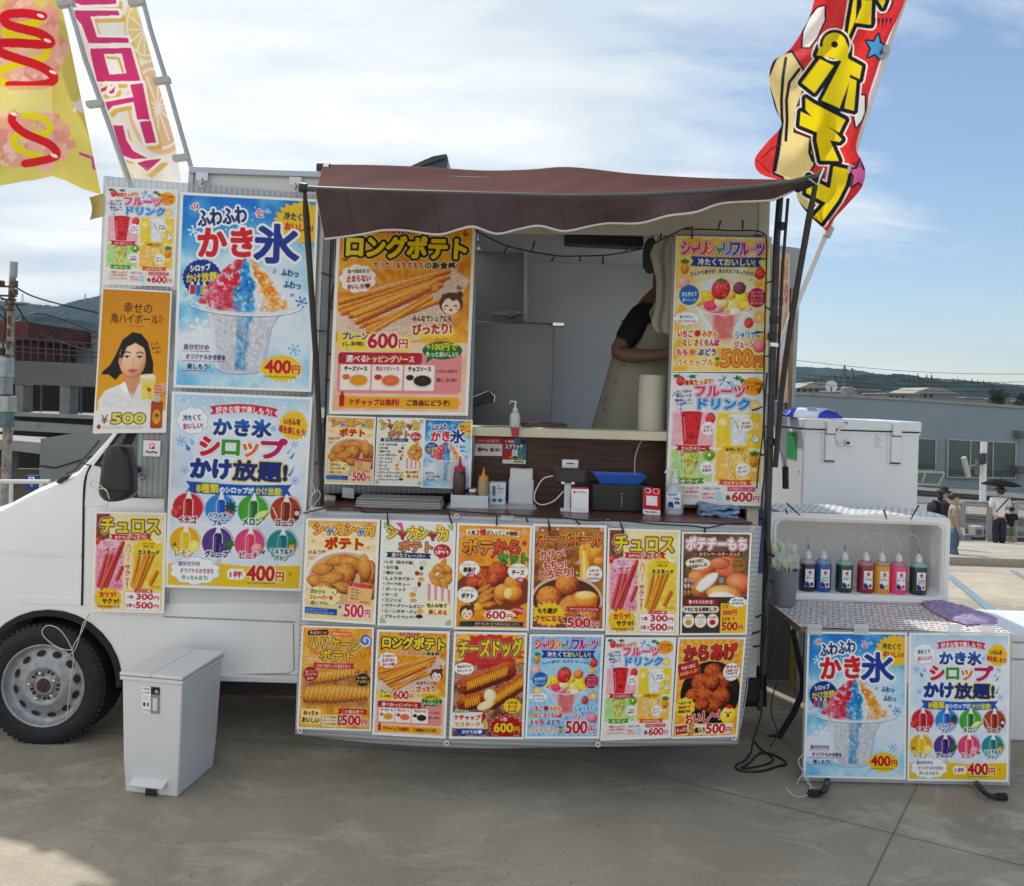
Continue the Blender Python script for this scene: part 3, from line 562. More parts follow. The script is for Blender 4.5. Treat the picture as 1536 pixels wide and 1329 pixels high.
def d_shaka_list():
 c = Canvas(bg='f1eee2'); c.mottle(0,0,1000,1414,['f2efe4','ece8d8'],300,62)
 for i, q in enumerate(('d86ca0','f6f0e8','d86ca0','f6f0e8','f2c060','f6f0e8','f0b048')):
  a0, a1 = math.pi * (1+i/7), math.pi * (1+(i+1)/7); x, y = 300 + (i > 3) * 420, 130
  c.poly([(x,y)]+[(x+220*math.cos(a),y+170*math.sin(a)) for a in np.linspace(a0,a1,6)],q)
 for q in ((0,0),(1000,0),(0,1414),(1000,1414)): c.ell(q[0],q[1],90,90,'a8b888',.8)
 c.specks(20,40,980,460,30,6,['c83c4c','3c5c9c','5c8c3c','e0a030'],9)
 c.text('シャカシャカ',60,55,920,225,'f2cc28',13,[('2c1c10',9),('fbf6e8',5)],cols=['f2cc28']*6)
 for x in (225,650): c.text('ャ',x,130,x+100,225,'c8303c',9,[('2c1c10',5)])
 c.text('ポテト',235,255,700,395,'d8946c',12,[('3c2014',9)])
 c.ribbon(55,415,690,490,'1f3c74',20); c.text('選べる',135,428,285,478,'fbf0c8',3.5); c.text('フレーバー',300,432,610,478,'f6f2e6',3.5)
 c.ell(845,375,122,96,'b8243c'); c.poly([(800,450),(860,455),(810,500)],'b8243c'); c.text('美味しさ',775,315,905,350,'fbe8e4',3); c.text('UP↑↑',755,365,935,420,'fbf0ec',5)
 L = ('しお（伯方の塩）','のり塩','梅かつお','しょうゆバター','バーベキュー','ガーリック','チーズ','コンソメ','サワークリームオニオン','コーンポタージュ','ブラックペッパー')
 for i, t in enumerate(L):
  y = 530 + i * 76; c.ell(35,y+22,9,9,['3c2c28','a84838'][i % 2]); w = min(610,56*len(t))
  if i: c.text(t,65,y,65+w,y+46,'2c221e',3.5); c.rect(20,y+60,560,y+62,'c8c0a8')
 for x, y, rx, ry, q in ((505,555,60,34,'d8d4cc'),(480,625,34,28,'24402c'),(420,700,44,30,'a83c3c'),(480,705,34,22,'d8907c'),(480,780,48,26,'e0a830'),(455,850,30,36,'7c2c24'),(400,925,40,26,'e6d6b8'),(370,1000,56,32,'e8a028'),(380,1080,62,24,'e0a884'),(480,1225,52,34,'e4b838'),(470,1300,60,28,'4c2c24')): c.ell(x+80,y,rx*.8,ry,q,outs=[('8c6c50',2)])
 c.text('しお（伯方の塩）',65,530,440,576,'2c221e',3)
 for x, y, w, h, r in ((770,620,90,50,-50),(860,560,100,46,-70),(930,640,90,60,60),(720,740,90,50,70),(850,720,110,50,-30),(940,770,90,60,-60),(780,820,110,52,25),(890,850,100,50,80),(830,640,90,44,30)): wedge(c,x,y,w,h,r,'dc9838')
 for i in range(8): x = 655 + i * 46; c.poly([(x,830+i*12),(x+46,842+i*12),(x+40,1080+i*6),(x+4+i*2,1060+i*6)],['e8a0a0','f6ece6'][i % 2])
 c.cloud(790,1185,185,110,9,'fbf0c0',outs=[('c8a040',3)]); c.text('色んな味で',650,1110,930,1165,'2c221e',4); c.text('楽しめる',680,1195,930,1265,'b8243c',5)
 return c

def d_shari(bgk=0):
 c = Canvas(bg='5aa8dc')
 if bgk: c.mottle(0,0,1000,1414,['f0c850','f6dc84','eab840','f4d468'],200,72); c.full(np.clip(np.exp(-(((c.X-520)/420) ** 2+((c.Y-720)/420) ** 2))*1.4+(noise2(c.h,c.w,60,73,3)-.5),0,1),'e4eef4')
 else: c.mottle(0,0,1000,1414,['4896d4','6cb4e4','a4d0ee','3c88cc','8cc4ea'],90,71); c.mottle(0,0,1000,1414,['5aa4da','cfe6f6','7cbce8'],40,74,al=.5)
 if not bgk: c.ell(490,620,400,400,'b4d8f0',.8)
 rs = random.Random(8)
 for i in range(60): x, y = rs.uniform(60,900), rs.uniform(330,1000); c.line([(x,y),(x+rs.uniform(-26,26),y+rs.uniform(-26,26))],rs.uniform(3,9),['f4fafd','c4e0f4','5c9cd0'][i % 3],.8)
 cs = ['d83c54','b83c8c','7c48a0','3c9c54','f09c24','2c86c8','2c5cb0','d83c54','c83c74']
 c.text('シャリシャリフルーツ',55,50,950,180,'d83c54',10,[('fdf8f8',10),('b02c5c',5)],cols=['cc2c4c','c03c84','d04c3c','e08c1c','4c9c3c','2c8cc8','2c5cb0','b03c8c','c83c74','8c3c9c'])
 c.ribbon(150,198,920,300,'1c4c94',34,-8); c.text('冷たくて',235,218,510,290,'f4f8fc',5); c.text('おいしい!',520,218,850,292,'f4e08c',5)
 c.text('ひんやり爽やか！あふれるフルーツの甘さ♡',160,345,900,392,'243c74' if not bgk else '3c2c2c',2.5,[('f0f6fb',4)],arc=40)
 pine(c,95,330,55); berry(c,905,370,58); c.blob(85,480,66,60,0,'f0a09c','fbd0c4','d86c74',40,.1); c.blob(890,480,50,40,0,'f2b030','f8d068','c8801c')
 # cup with fruit
 c.poly([(250,720),(790,720),(640,950),(610,1130),(440,1130),(400,950)],'f0c8b4' if bgk else 'dfc4d0',.75); c.mottle(400,780,660,1100,['e08c6c','d86470','f0b49c'],60,75,al=.75,fade=40)
 for x, y, rx, ry, r, q in ((340,640,90,80,10,'f0a428'),(700,650,110,80,-10,'f2b43c'),(560,600,90,60,0,'f4c060'),(440,740,100,60,0,'e8909c'),(620,730,100,66,10,'f4c878'),(380,720,70,50,0,'e04c6c'),(760,720,70,56,0,'f0b048'),(250,660,60,70,30,'f4c060'),(500,690,80,50,20,'f6d090'),(650,780,60,40,0,'f6e0c0')): c.blob(x,y,rx,ry,r,q,None,hx(q)*.7,24,.3,.08,ex=2.6)
 berry(c,490,545,100,15); c.blob(690,530,70,68,0,'e07c3c' if not bgk else '7c3c5c',None,'3c1c2c',14,.5)
 c.line([(200,700),(300,790),(520,820),(720,795),(840,705)],6,'f8fbfd',.8); c.line([(220,720),(400,950),(430,1130)],5,'f8fbfd',.7); c.line([(820,720),(650,950),(620,1130)],5,'f8fbfd',.7)
 c.ell(150,610,108,108,'1f74b8',outs=[('e8f4fc',4)]); c.text('冷え冷えで',70,575,232,625,'f2f8fc',3.5,rot=-4); c.text('おいしい!',80,640,225,678,'f2f8fc',2.5)
 c.ell(880,630,100,105,'b42c54',outs=[('fbe8ec',4)])
 for i, t in enumerate(('ひとくちで','フルーツの','おいしさ','広がる!')): c.text(t,815,560+i*38,945,588+i*38,'fbeef0' if i != 2 else 'f8d870',2)
 c.cloud(135,860,122,62,9,'f4f9fd',outs=[('7cacd8',3)]); c.text('食べやすい',55,825,205,858,'2c4c8c',3); c.text('ひとくちサイズ!',40,872,225,902,'b8344c',2.5)
 citrus(c,120,765,56) if not bgk else c.poly([(20,800),(60,700),(150,770)],'f0b428'); berry(c,800,900,50); citrus(c,910,840,58,'f08c1c','f8b040')
 for t, x0, x1, y, q in (('いちご',45,205,985,'cc2c44'),('みかん',305,470,985,'e08420'),('なし',95,200,1080,'b08c30'),('さくらんぼ',225,490,1080,'b8244c'),('もも',40,155,1180,'d84c74'),('ぶどう',265,455,1180,'5c3c94'),('パイナップル',35,430,1290,'e0941c')):
  c.text(t,x0,y,x1,y+68,q,6,[('fdfbf6',8)])
 c.ell(255,1015,34,34,'c02c34'); c.ell(60,1115,32,36,'d8bc5c'); c.ell(205,1215,34,32,'e87c8c'); pine(c,475,1330,34)
 c.text('シャリッと',660,985,920,1065,'2c7cc4',5,[('f8fbfd',8)],-6); c.text('ジューシー!',650,1095,935,1160,'c02c6c',5,[('fdf6f8',8)],-3)
 c.blob(920,1150,70,70,0,'e87890','f8b0b4','c04468',40,.1)
 if bgk: c.text('500',520,1190,845,1370,'f0a02c',11,[('7c2418',8),('fbecc0',5)]); c.text('円',865,1260,960,1370,'f0a02c',6,[('7c2418',8),('fbecc0',5)])
 else: price(c,'500',545,1195,955,1370,'c2183c','fdf6f4',o=11,b=9)
 return c

def d_set():
 c = Canvas(bg='e8982c'); c.mottle(0,0,1000,1414,['e09428','f0ac3c','d8841c'],160,81); c.specks(20,20,980,700,60,6,['f8d878','fbe8b4','d8641c'],7)
 c.ribbon(100,60,850,140,'fbf3e2',10,20); c.text('人気',120,68,230,130,'3c2418',5); c.text('3種',245,50,380,130,'c2283c',6); c.text('が入ってこの価格!',390,62,830,126,'3c2418',4.5)
 marks(c,60,160,-130,3,42,'c2283c',WH); marks(c,890,100,-50,3,50,'c2283c',WH); c.star(925,225,52,52,5,.48,'c2283c',outs=[('f8d878',4)])
 c.text('ポテ',75,200,480,400,'f4b428',14,[('241814',12),('fbecc8',5)],grad='e87c20'); c.text('から',500,190,860,385,'ec7424',14,[('241814',12),('fbecc8',5)],grad='d84818')
 c.text('セット',570,375,980,520,'7cb02c',13,[('24340c',10),('f4f6d8',5)],grad='5c9420'); c.text('♥',455,400,515,460,'d0344c',3)
 c.poly([(0,780),(250,560),(820,560),(1000,760),(1000,1050),(600,1230),(200,1100),(0,900)],'8c4c1c')
 for x, y, w, h in ((320,720,185,150),(570,650,150,160),(230,790,120,90),(400,800,120,90),(520,740,90,90)):
  c.blob(x,y,w,h,-10,'a83c18','e08850','4c1408',16,.6,.22)
 for x, y, w, h, r in ((370,870,130,34,-30),(410,930,160,40,-34),(400,1010,160,44,-28),(590,1030,110,44,55),(450,1090,120,40,-10)): wedge(c,x,y,w,h,r,'e09038')
 c.blob(785,790,130,120,0,'cc7424','f4b868','8c4410',14,.3); c.blob(640,920,120,125,10,'d88428','f6c070','8c4c10',30,.15); c.blob(800,930,125,115,-10,'d88428','f6c070','8c4c10',16,.25); c.blob(720,930,60,80,10,'f4d484','fbecb8','e0a848',20,.2); c.blob(300,1130,80,60,10,'e8a838','f8cc6c','b87818',30,.1)
 for x, y, a, b in ((165,600,'サクッとジューシー!','唐揚げ'),(850,620,'もちっととろける!','チーズ'),(150,960,'カリッとホクホク!','ポテト')):
  c.star(x,y,155,118,26,.9,'fbf6ee',outs=[('5c3418',3)]); c.text(a,x-105,y-72,x+105,y-42,'8c4c2c',1.5); c.text(b,x-85,y-20,x+85,y+48,'2c1c14',5)
 for x, y in ((190,690),(880,735)): c.ell(x,y,66,34,'c02c5c'); c.text('2個',x-36,y-20,x+36,y+20,'fdf0f0',3)
 girl(c,150,1215,100); c.poly([(60,1330),(240,1320),(260,1400),(40,1400)],'1f5c3c')
 c.star(610,1235,235,85,26,.86,'fbf3e2'); price(c,'600',420,1180,790,1285,'c2183c'); c.text('(税込)',800,1250,870,1282,'3c2418',2)
 c.star(875,1165,90,82,6,.62,'c2283c',.2); c.text('大満足!',815,1140,940,1180,'fbe8e0',3,rot=12)
 c.ribbon(215,1325,960,1390,'1c3054',16); c.text('おやつにも! おつまみにもピッタリ!',270,1340,900,1376,'f4e8d0',2.5)
 return c

def d_cheeseball():
 c = Canvas(bg='a8702c'); c.mottle(0,0,1000,1414,['a06a2c','c08838','8c541c','cc9c4c'],200,91); c.specks(0,0,1000,700,60,5,['f8dc8c','e8b84c'],8)
 for x, y in ((110,60),(330,40),(380,560),(620,640),(700,90)): c.star(x,y,34,40,4,.22,'fdf4d0')
 for x, y, a, b, r in ((750,430,90,220,5),(870,330,90,160,30),(690,350,60,110,0),(930,470,80,60,0)): c.blob(x,y,a,b,r,'e08c28','fbc868','a85c14',40,.2)
 c.poly([(650,330),(760,330),(790,600),(860,930),(640,930),(660,650)],'f0c050'); c.poly([(690,330),(720,330),(745,640),(770,920),(690,920),(700,640)],'fbe49c')
 c.ell(480,1020,510,340,'d8c4a8',rot=0); c.ell(480,1030,480,310,'6c4020')
 for x, y, r in ((480,800,170),(230,1000,185),(560,1130,195),(800,1230,160),(250,1280,190)): c.blob(x,y,r,r*.92,0,'b86420','f4b068','6c300c',14,.42,.03)
 c.poly([(560,940),(620,900),(870,910),(930,960),(900,1130),(640,1120)],'d87c20'); c.blob(745,1010,180,110,5,'e08c2c','f8bc60','a8581c',40,.15); c.blob(750,950,150,60,0,'f4d078','fdf0c0','e8a83c',20,.3)
 c.text('チーズボール',55,60,960,290,'f0a02c',13,[('2c1408',12),('fbe8c8',7)],-2,grad='d87414')
 for t, x0, x1, y in (('カリッ!',85,440,330),('もちっ!',140,460,480),('とろ〜り!',85,560,600)): c.text(t,x0,y,x1,y+115,'c02438',8,[('fdf2e6',9)],-8)
 marks(c,60,70,-130,3,50,'c02438',WH); marks(c,940,60,-50,3,50,'c02438',WH); marks(c,600,520,-30,2,60,'c02438',WH); c.star(60,350,26,26,5,.45,'c02438'); c.star(240,290,26,26,5,.45,'c02438')
 c.star(865,650,120,118,20,.92,'fbf8f2',outs=[('5c8cb8',3)]); c.text('とろ〜り',800,585,925,625,'3c2418',3); c.text('チーズが',790,640,935,682,'c02438',3.5); c.text('たまらない!',785,700,945,732,'3c2418',2.5)
 c.star(235,1225,250,175,18,.8,'f2cc30',jit=.1,outs=[('7c2c14',4),('fbe8c8',5)]); c.text('もち感が',75,1140,350,1215,'2c1408',5); c.text('クセになる!',40,1245,440,1325,'c02438',6,[('fbe070',3)])
 c.ribbon(475,1115,985,1185,'b8243c',20,10); c.text('おやつにも! おつまみにも!',530,1128,930,1164,'fbe8e0',2.5)
 c.text('3個入り',610,1215,780,1262,'3c1408',4,[('f6dcb0',7)]); price(c,'500',500,1270,935,1395,'c2183c','fdf4ec',o=10,b=9)
 return c

def d_mochi():
 c = Canvas(bg='6c5440'); c.mottle(0,0,1000,1414,['5c4838','8c7058','6c5442'],200,101)
 for x, y, a, b, r in ((700,470,240,160,5),(320,480,200,120,-10),(900,700,240,140,10),(250,640,180,110,20),(560,420,160,90,0)): c.blob(x,y,a,b,r,'cc6c3c','f4b088','7c2c18',60,.2)
 for i in range(6): c.mottle(500+i*40,380,800,600,['e8a898','cc5c3c'],80,110+i,al=.15,fade=60)
 c.blob(340,720,240,130,-35,'c87840','f4c890','7c3c1c',50,.15); c.blob(370,690,210,80,-38,'f2ebe2','ffffff','c8a888',40,.12)
 c.blob(650,860,280,130,5,'dc9c58','fbd8a0','8c5424',60,.12); c.blob(630,900,220,75,6,'f4ead8','fffaf0','d0a878',40,.15)
 c.rect(560,620,630,700,'9cb4c8',.8)
 c.text('ポテチーもち',45,50,950,220,'f8ecec',13,[('b03c5c',8),('fbf0ee',8)])
 c.ribbon(210,250,900,318,'6c2c24',12); c.text('カマンベールチーズ入り',240,262,860,312,'f6e4c8',4)
 c.star(225,420,200,88,22,.9,'f4ecd8',rot=.1,outs=[('8c6c4c',3)]); c.text('やみつきに',90,365,310,415,'3c2418',4,rot=-8); c.text('なるおいしさ!',85,430,365,478,'3c2418',4,rot=-8)
 c.ell(850,440,105,105,'a88448',outs=[('6c5028',4)]); c.text('大人気!',775,420,930,470,'a01c2c',4); c.text('おすすめ!',800,375,905,400,'3c2c18',2)
 for t, y, q in (('カリッ',630,'fdf6f0'),('もちっ',710,'fdf6f0'),('とろ〜り!',800,'f8c060')): c.text(t,20,y,160 if y < 750 else 240,y+60,q,4,[('7c2c24',6)])
 c.rect(0,900,1000,1414,'584434'); c.mottle(0,900,580,1414,['4c3c30','60504a'],100,103)
 c.ribbon(15,935,560,1015,'a01c34',20,14); c.text('食べたらわかる!',95,940,480,1000,'fdeee8',4.5)
 c.rrect(0,1030,575,1125,46,'f2e8d8'); c.text('クセになる美味しさ!',25,1045,545,1108,'3c2018',4.5)
 for i, q in enumerate(('e0a04c','e8dcc8','b83444')):
  x = 100 + i * 190; c.ell(x,1240,92,98,'f8f0e4',outs=[('b89c7c',3)]); c.ell(x,1262,46,38,q,outs=[('5c3c28',2)]); c.text(('カマンベール','もちもち生地','お米使用!')[i],x-62,1178,x+62,1204,'7c3c2c',1.8)
 c.rect(600,990,1000,1414,'f0c030'); c.text('1つ',640,1010,710,1062,'5c2418',3.5); c.text('300円',635,1085,850,1165,'c02038',5,[('fbe890',4)]); c.text('2つで',630,1195,750,1245,'5c2418',3.5); c.text('▼',790,1200,825,1232,'c02038')
 price(c,'500',630,1262,960,1375,'b01c3c','fbe890',o=6,b=8)
 c.cloud(865,970,125,66,9,'fbf8f2',outs=[('5c7cb0',3)]); c.text('おやつにも!',785,930,945,960,'3c3c5c',2.5); c.text('おつまみにも!',775,975,955,1005,'3c3c5c',2.5)
 return c

def d_hurricane():
 c = Canvas(bg='e8a43c'); c.mottle(0,0,1000,1414,['e09830','f0b44c','d88c28','f4c464'],160,111); c.rays(480,620,14,'f8d484',.4)
 c.mottle(0,560,1000,1130,['9c6c4c','c89c74','b0805c','d8b490'],120,112,fade=60)
 c.rrect(60,30,370,105,34,'4c2014',rot=-3); c.text('外はカリッ!',95,45,335,90,'fdf0e0',3.5,rot=-3); c.rrect(395,45,720,115,34,'e8703c',rot=2); c.text('中はホクホク!',425,60,690,102,'fdf4e4',3.5,rot=2)
 c.text('ハリケーン',90,140,840,300,'f2c434',11,[('2c1408',11),('fbf0d8',6)],2); c.text('ポテト',260,310,745,460,'f2c434',11,[('2c1408',11),('fbf0d8',6)],2)
 for k in range(3): c.line([(915+(20+70*t)*math.cos(t*7+k*2.1),165+(20+70*t)*math.sin(t*7+k*2.1)) for t in np.linspace(0,1,14)],10,['3c74b8','e8eef4','6c9cd0'][k])
 for i in range(7): c.rrect(800,300+i*42,970,346+i*42,22,'e8a440',rot=-6,outs=[('9c5c1c',3)])
 for s_ in (-1,1): c.ell(880+s_*30,365,7,10,'3c2010'); c.line([(880+s_*50,580),(880+s_*60,630)],7,'5c3418')
 c.line([(865,395),(880,408),(895,395)],4,'3c2010'); c.line([(790,420),(750,400)],8,'e8a440'); c.line([(975,400),(1000,370)],8,'e8a440')
 c.text('みんな',30,390,200,435,'c07c3c',3,[('fbf0d8',6)]); c.text('だいすき',30,450,240,500,'c07c3c',3,[('fbf0d8',6)])
 c.ribbon(160,490,760,565,'c42c50',18,-8); c.text('くるくるおいしい! 止まらない!',215,508,700,556,'fdeee8',3)
 for y0, x0, x1, r0, n in ((720,150,740,95,12),(950,90,960,130,15)):
  c.rod(x0-80,y0+30,x1+60,y0-70,14,'c89c60')
  for i in range(n):
   t = i / (n-1); x = x0 + (x1-x0) * t; y = y0 - 90 * t * (1 if y0 < 800 else .4); r = r0 * (.75+.35*math.sin(math.pi*(t*.8+.2)))
   c.blob(x,y,r*.36,r,12,'c4802c','f4c070','5c2c0c',14,.35); c.blob(x+r*.1,y-r*.05,r*.2,r*.8,12,'dc9c44','f8d08c','9c5c20',14,.3)
 c.star(130,660,115,115,20,.88,'a81c34',outs=[('fbe8c8',4)])
 for i, t in enumerate(('揚げたて!','アツアツ!','最高!')): c.text(t,50+(i == 2)*30,600+i*50,215-(i == 2)*30,638+i*50,'fbe8c8',3,rot=-6)
 c.star(890,720,112,92,22,.92,'3c2014'); c.text('食べ歩きに',810,670,965,708,'fbf0e0',2.5); c.text('ピッタリ!',805,722,970,768,'f8d870',3.5)
 c.rrect(20,1150,310,1370,30,'f8e0a0',outs=[('d0902c',4)]); c.text('めっちゃ',60,1180,265,1245,'a81c34',5); c.text('おいしい',40,1275,285,1350,'2c1408',5)
 c.rect(325,1230,535,1395,'f6e4c0')
 for i, t in enumerate(('サクサク食感!','食べごたえ!','みんなで満足!')): c.text('☑' if 0 else t,345,1248+i*48,520,1276+i*48,'5c3418',1.8)
 c.ribbon(545,1140,965,1210,'b8243c',18,6); c.text('この満足感で!',600,1152,915,1196,'fdeee8',3.5)
 c.rrect(555,1235,605,1365,12,'3c2014'); c.text('1本',560,1250,600,1350,'fbf0e0',3,vert=True); price(c,'500',610,1230,965,1365,'c2183c','fdf4ec',b=9)
 return c

def d_cheesedog():
 c = Canvas(bg='e8a434'); c.mottle(0,0,1000,420,['e8a030','f4bc4c','dc8c24'],120,121); c.rays(500,250,16,'f8d87c',.5,0,0,1000,420); c.mottle(0,380,1000,1414,['8c5c48','c49c84','7c4c3c','b08870'],90,122)
 c.star(500,240,520,270,20,.8,'c42c3c',jit=.2,al=.8)
 for i in range(10): c.line([(0,420+i*70),(1000,380+i*75)],3,'d8b8a0',.5)
 c.text('チーズドッグ',55,80,960,310,'f2d02c',13,[('241408',14),('fbf0d8',6)],-2)
 for x0, y0, x1, y1, r in ((190,720,760,500,125),(560,920,990,640,115),(170,960,380,900,110)):
  c.rod(x0,y0,x1,y1,r,'a84c20','e89458','5c1c0c',amt=.5)
  n = int(math.hypot(x1-x0,y1-y0)/16); pts = [(x0+(x1-x0)*i/n,y0+(y1-y0)*i/n+(60 if i % 2 else-60)) for i in range(n+1)]; c.line(pts,6,'f2b838')
 c.blob(530,860,90,110,-20,'f0d898','fdf4d0','c8a050',30,.2); c.blob(470,980,130,60,-20,'f4e0a8','fdf4d0','c8a050',30,.2); c.ell(530,860,40,60,'fbf0c8',rot=-20)
 c.star(140,480,150,88,20,.9,'fdfaf4',outs=[('8c3c2c',3)]); c.text('外はサクッ!',40,430,235,472,'3c2018',3,rot=-4); c.text('中はとろ〜り',45,490,245,526,'a82c34',3,rot=-4)
 c.star(850,985,135,110,18,.86,'f4d43c',outs=[('7c4c14',3)]); c.text('とろける',780,920,915,960,'5c3414',3); c.text('チーズ',790,972,915,1020,'b8243c',4); c.text('たっぷり',790,1035,910,1070,'5c3414',3)
 c.rrect(0,1075,480,1300,30,'f4f4ea',.95); c.text('お好みで',40,1045,230,1092,'2c7c3c',4,[('fbfbf4',6)]); c.text('ケチャップ',30,1115,400,1185,'c42438',6,[('fdf6f0',6)]); c.text('マスタード',40,1215,400,1275,'d89018',6,[('fdf6f0',6)])
 bottle(c,450,1050,66,180,'b81c2c','b81c2c'); bottle(c,470,1170,56,130,'e8b424','e8b424')
 c.ribbon(60,1310,500,1385,'1c5cac',20); c.text('かけてね♥',150,1322,430,1374,'f4f8fc',4)
 c.star(770,1270,260,165,16,.82,'b81c34',outs=[('fbe8c8',5)]); c.text('1本',690,1140,785,1195,'fdf4ec',4); price(c,'600',600,1225,960,1345,'f4d43c','7c1020',o=6,b=9)
 marks(c,50,60,-130,3,50,'c42438',WH); marks(c,930,40,-50,3,50,'c42438',WH); marks(c,90,700,120,2,30,'f4d43c',None,4)
 return c

def d_karaage():
 c = Canvas(bg='e89c2c'); c.mottle(0,0,1000,1414,['e09024','f2ac3c','d07c1c'],130,131); c.rays(480,450,30,'f8d070',.55); c.ell(540,800,470,480,'1c1612')
 c.specks(100,400,960,1150,50,5,['f8dc8c','e8a83c'],3)
 for x, y, a, b in ((560,470,150,120),(390,640,170,140),(680,640,170,160),(290,830,150,120),(480,820,190,170),(720,850,150,150),(600,980,170,110),(420,960,130,90),(560,640,130,120)):
  c.blob(x,y,a,b,0,'943810','dc844c','340c04',15,.75,.3)
 c.text('からあげ',90,80,900,310,'e0481c',14,[('2c0c04',12),('fbe8c8',8)],-2,grad='b82414')
 marks(c,50,80,-130,3,50,'c42438',WH); marks(c,950,60,-50,3,50,'c42438',WH)
 c.rect(10,330,340,560,'b01c30',rot=-14,outs=[('fbe8c8',4)]); c.text('やみつきに',55,375,275,430,'fdeee0',4,rot=-14); c.text('なるおいしさ!',40,455,310,505,'f8dc6c',3.5,rot=-14)
 c.star(850,480,140,140,22,.9,'fbf8f2',outs=[('3c2418',3)])
 for i, (t,q) in enumerate((('サクッ!','3c1c10'),('じゅわ〜っ!','b81c30'),('うまみ広がる','3c1c10'),('ジューシー!','3c1c10'))): c.text(t,760,385+i*52,940,385+i*52+(48 if i < 2 else 32),q,4 if i < 2 else 2,rot=-4)
 c.cloud(150,990,150,130,10,'f6d458',outs=[('5c3414',3)])
 for i, t in enumerate(('ヘルシーな','胸肉で','罪悪感少なめ!')): c.text(t,50,905+i*62,245,948+i*62,['3c1c10','b81c30','3c1c10'][i],3.5,rot=-4)
 c.text('おいし〜!',175,1060,720,1220,'d02c1c',9,[('fdf4e4',10)],-8)
 c.blob(850,1120,120,130,0,'f4d84c','fbec94','d8ac28',60,.05); c.ell(850,990,46,34,'d02c28'); c.ell(885,1000,34,28,'d02c28'); c.line([(800,1085),(815,1072),(830,1085)],5,'3c2010'); c.line([(870,1085),(885,1072),(900,1085)],5,'3c2010'); c.ell(850,1120,28,34,'e87c1c'); c.ell(850,1128,16,20,'8c1c14')
 c.rect(20,1235,940,1395,'f8e8c8'); c.rect(30,1255,215,1380,'b01c30',rot=-6); c.text('たっぷり',50,1290,200,1345,'fdeee0',3.5,rot=-6)
 c.text('5',240,1250,320,1385,'e8a41c',9,[('2c1008',6)]); c.text('個入り',335,1290,500,1370,'2c1008',5); price(c,'500',520,1245,925,1380,'c2183c','fbf0dc',b=9)
 return c

def d_highball():
 c = Canvas(1000,2000,.32,bg='dca01c'); X, Y = c.X, c.Y
 c.full(np.clip(1-Y/620,0,1)*.75,'c08820'); c.full(np.clip((Y-900)/700,0,1)*.6,'eebc28')
 c.mottle(0,0,1000,1650,['d89c20','dca420'],300,141,al=.3)
 c.text('幸せの',320,170,740,320,'2c1c10',2); c.text('角ハイボール',140,330,840,470,'2c1c10',2.5); c.text('ひ',850,330,900,440,'3c2c18',1); smallprint(c,400,500,650,1,'6c4c18',8)
 for i, t in enumerate(('ようこそ、','幸せの','一杯へ')): c.text(t,735+i*25,720+i*62,860+i*25,762+i*62,'3c2c14',2,rot=-8)
 # a woman in a white blouse raising a mug
 c.poly([(470,590),(330,700),(250,900),(170,1060),(70,1150),(50,1200),(150,1190),(260,1270),(330,1180),(700,1200),(800,1160),(790,1010),(700,720),(600,610)],'1d1512')
 c.poly([(400,1180),(620,1180),(650,1420),(520,1560),(380,1420)],'d8a084'); c.poly([(30,1560),(120,1420),(330,1330),(400,1400),(520,1560),(640,1400),(760,1370),(870,1500),(900,1700),(30,1700)],'f2efee')
 c.poly([(330,1330),(400,1290),(510,1560),(420,1520)],'ffffff'); c.poly([(640,1340),(600,1300),(520,1560),(640,1520)],'e8e4e4'); c.mottle(60,1420,900,1700,['f4f2f2','dcd8da','fbfafa'],120,142,al=.7,fade=80)
 c.blob(490,970,195,270,0,'e8b898','f8d4bc','c48468',200,.05,.01,ex=2.2)
 c.poly([(300,960),(330,780),(470,670),(600,690),(690,900),(640,800),(520,740),(400,800),(340,960),(330,1060)],'1d1512'); c.ell(312,1000,26,50,'dca88c')
 for x in (405,590): c.ell(x,945,42,16,'fbf6f0'); c.ell(x,944,17,17,'2c1c14'); c.line([(x-45,940),(x,924),(x+45,938)],6,'2c1c14'); c.line([(x-50,890),(x,868),(x+50,884)],8,'3c281c',.8)
 c.line([(500,950),(512,1040),(490,1055)],5,'c4886c',.8); c.poly([(430,1125),(500,1108),(575,1120),(545,1160),(490,1172),(450,1155)],'cc7c70'); c.line([(432,1128),(575,1124)],4,'9c4c44')
 c.poly([(610,1215),(840,1215),(820,1560),(640,1560)],'e8dcb0',.9); c.mottle(640,1290,820,1540,['e8b834','f4dc84','d89c20'],60,143,al=.9,fade=20); c.ell(725,1210,110,34,'f4f0e4',.9); c.text('角',715,1370,780,1430,'5c3c10',3)
 c.blob(930,1400,80,110,20,'dca080','f0c4a8','b47454',90,.05); 
 for i in range(4): c.rod(840,1340+i*44,930,1350+i*40,20,'dca080','f0c8ac','b06c4c')
 c.rect(0,1700,1000,2000,'f4f0ea'); c.text('¥',85,1760,185,1890,'7c2c28',1.5); c.text('500',235,1745,710,1880,'e8d878',16,[('2c2414',12)])
 c.rrect(790,1560,960,1960,30,'a8541c'); c.rrect(830,1480,920,1580,14,'c8c4b8'); c.ell(875,1790,60,110,'e8a428'); c.mottle(800,1600,950,1950,['8c3c14','c87c34','a85c20'],40,144,al=.4); c.ell(875,1790,56,104,'e8a82c'); c.text('角',845,1740,905,1800,'4c2410',3)
 smallprint(c,110,1925,760,2,'6c6058',8,22); c.ell(60,1930,30,34,'9c5c24'); return c

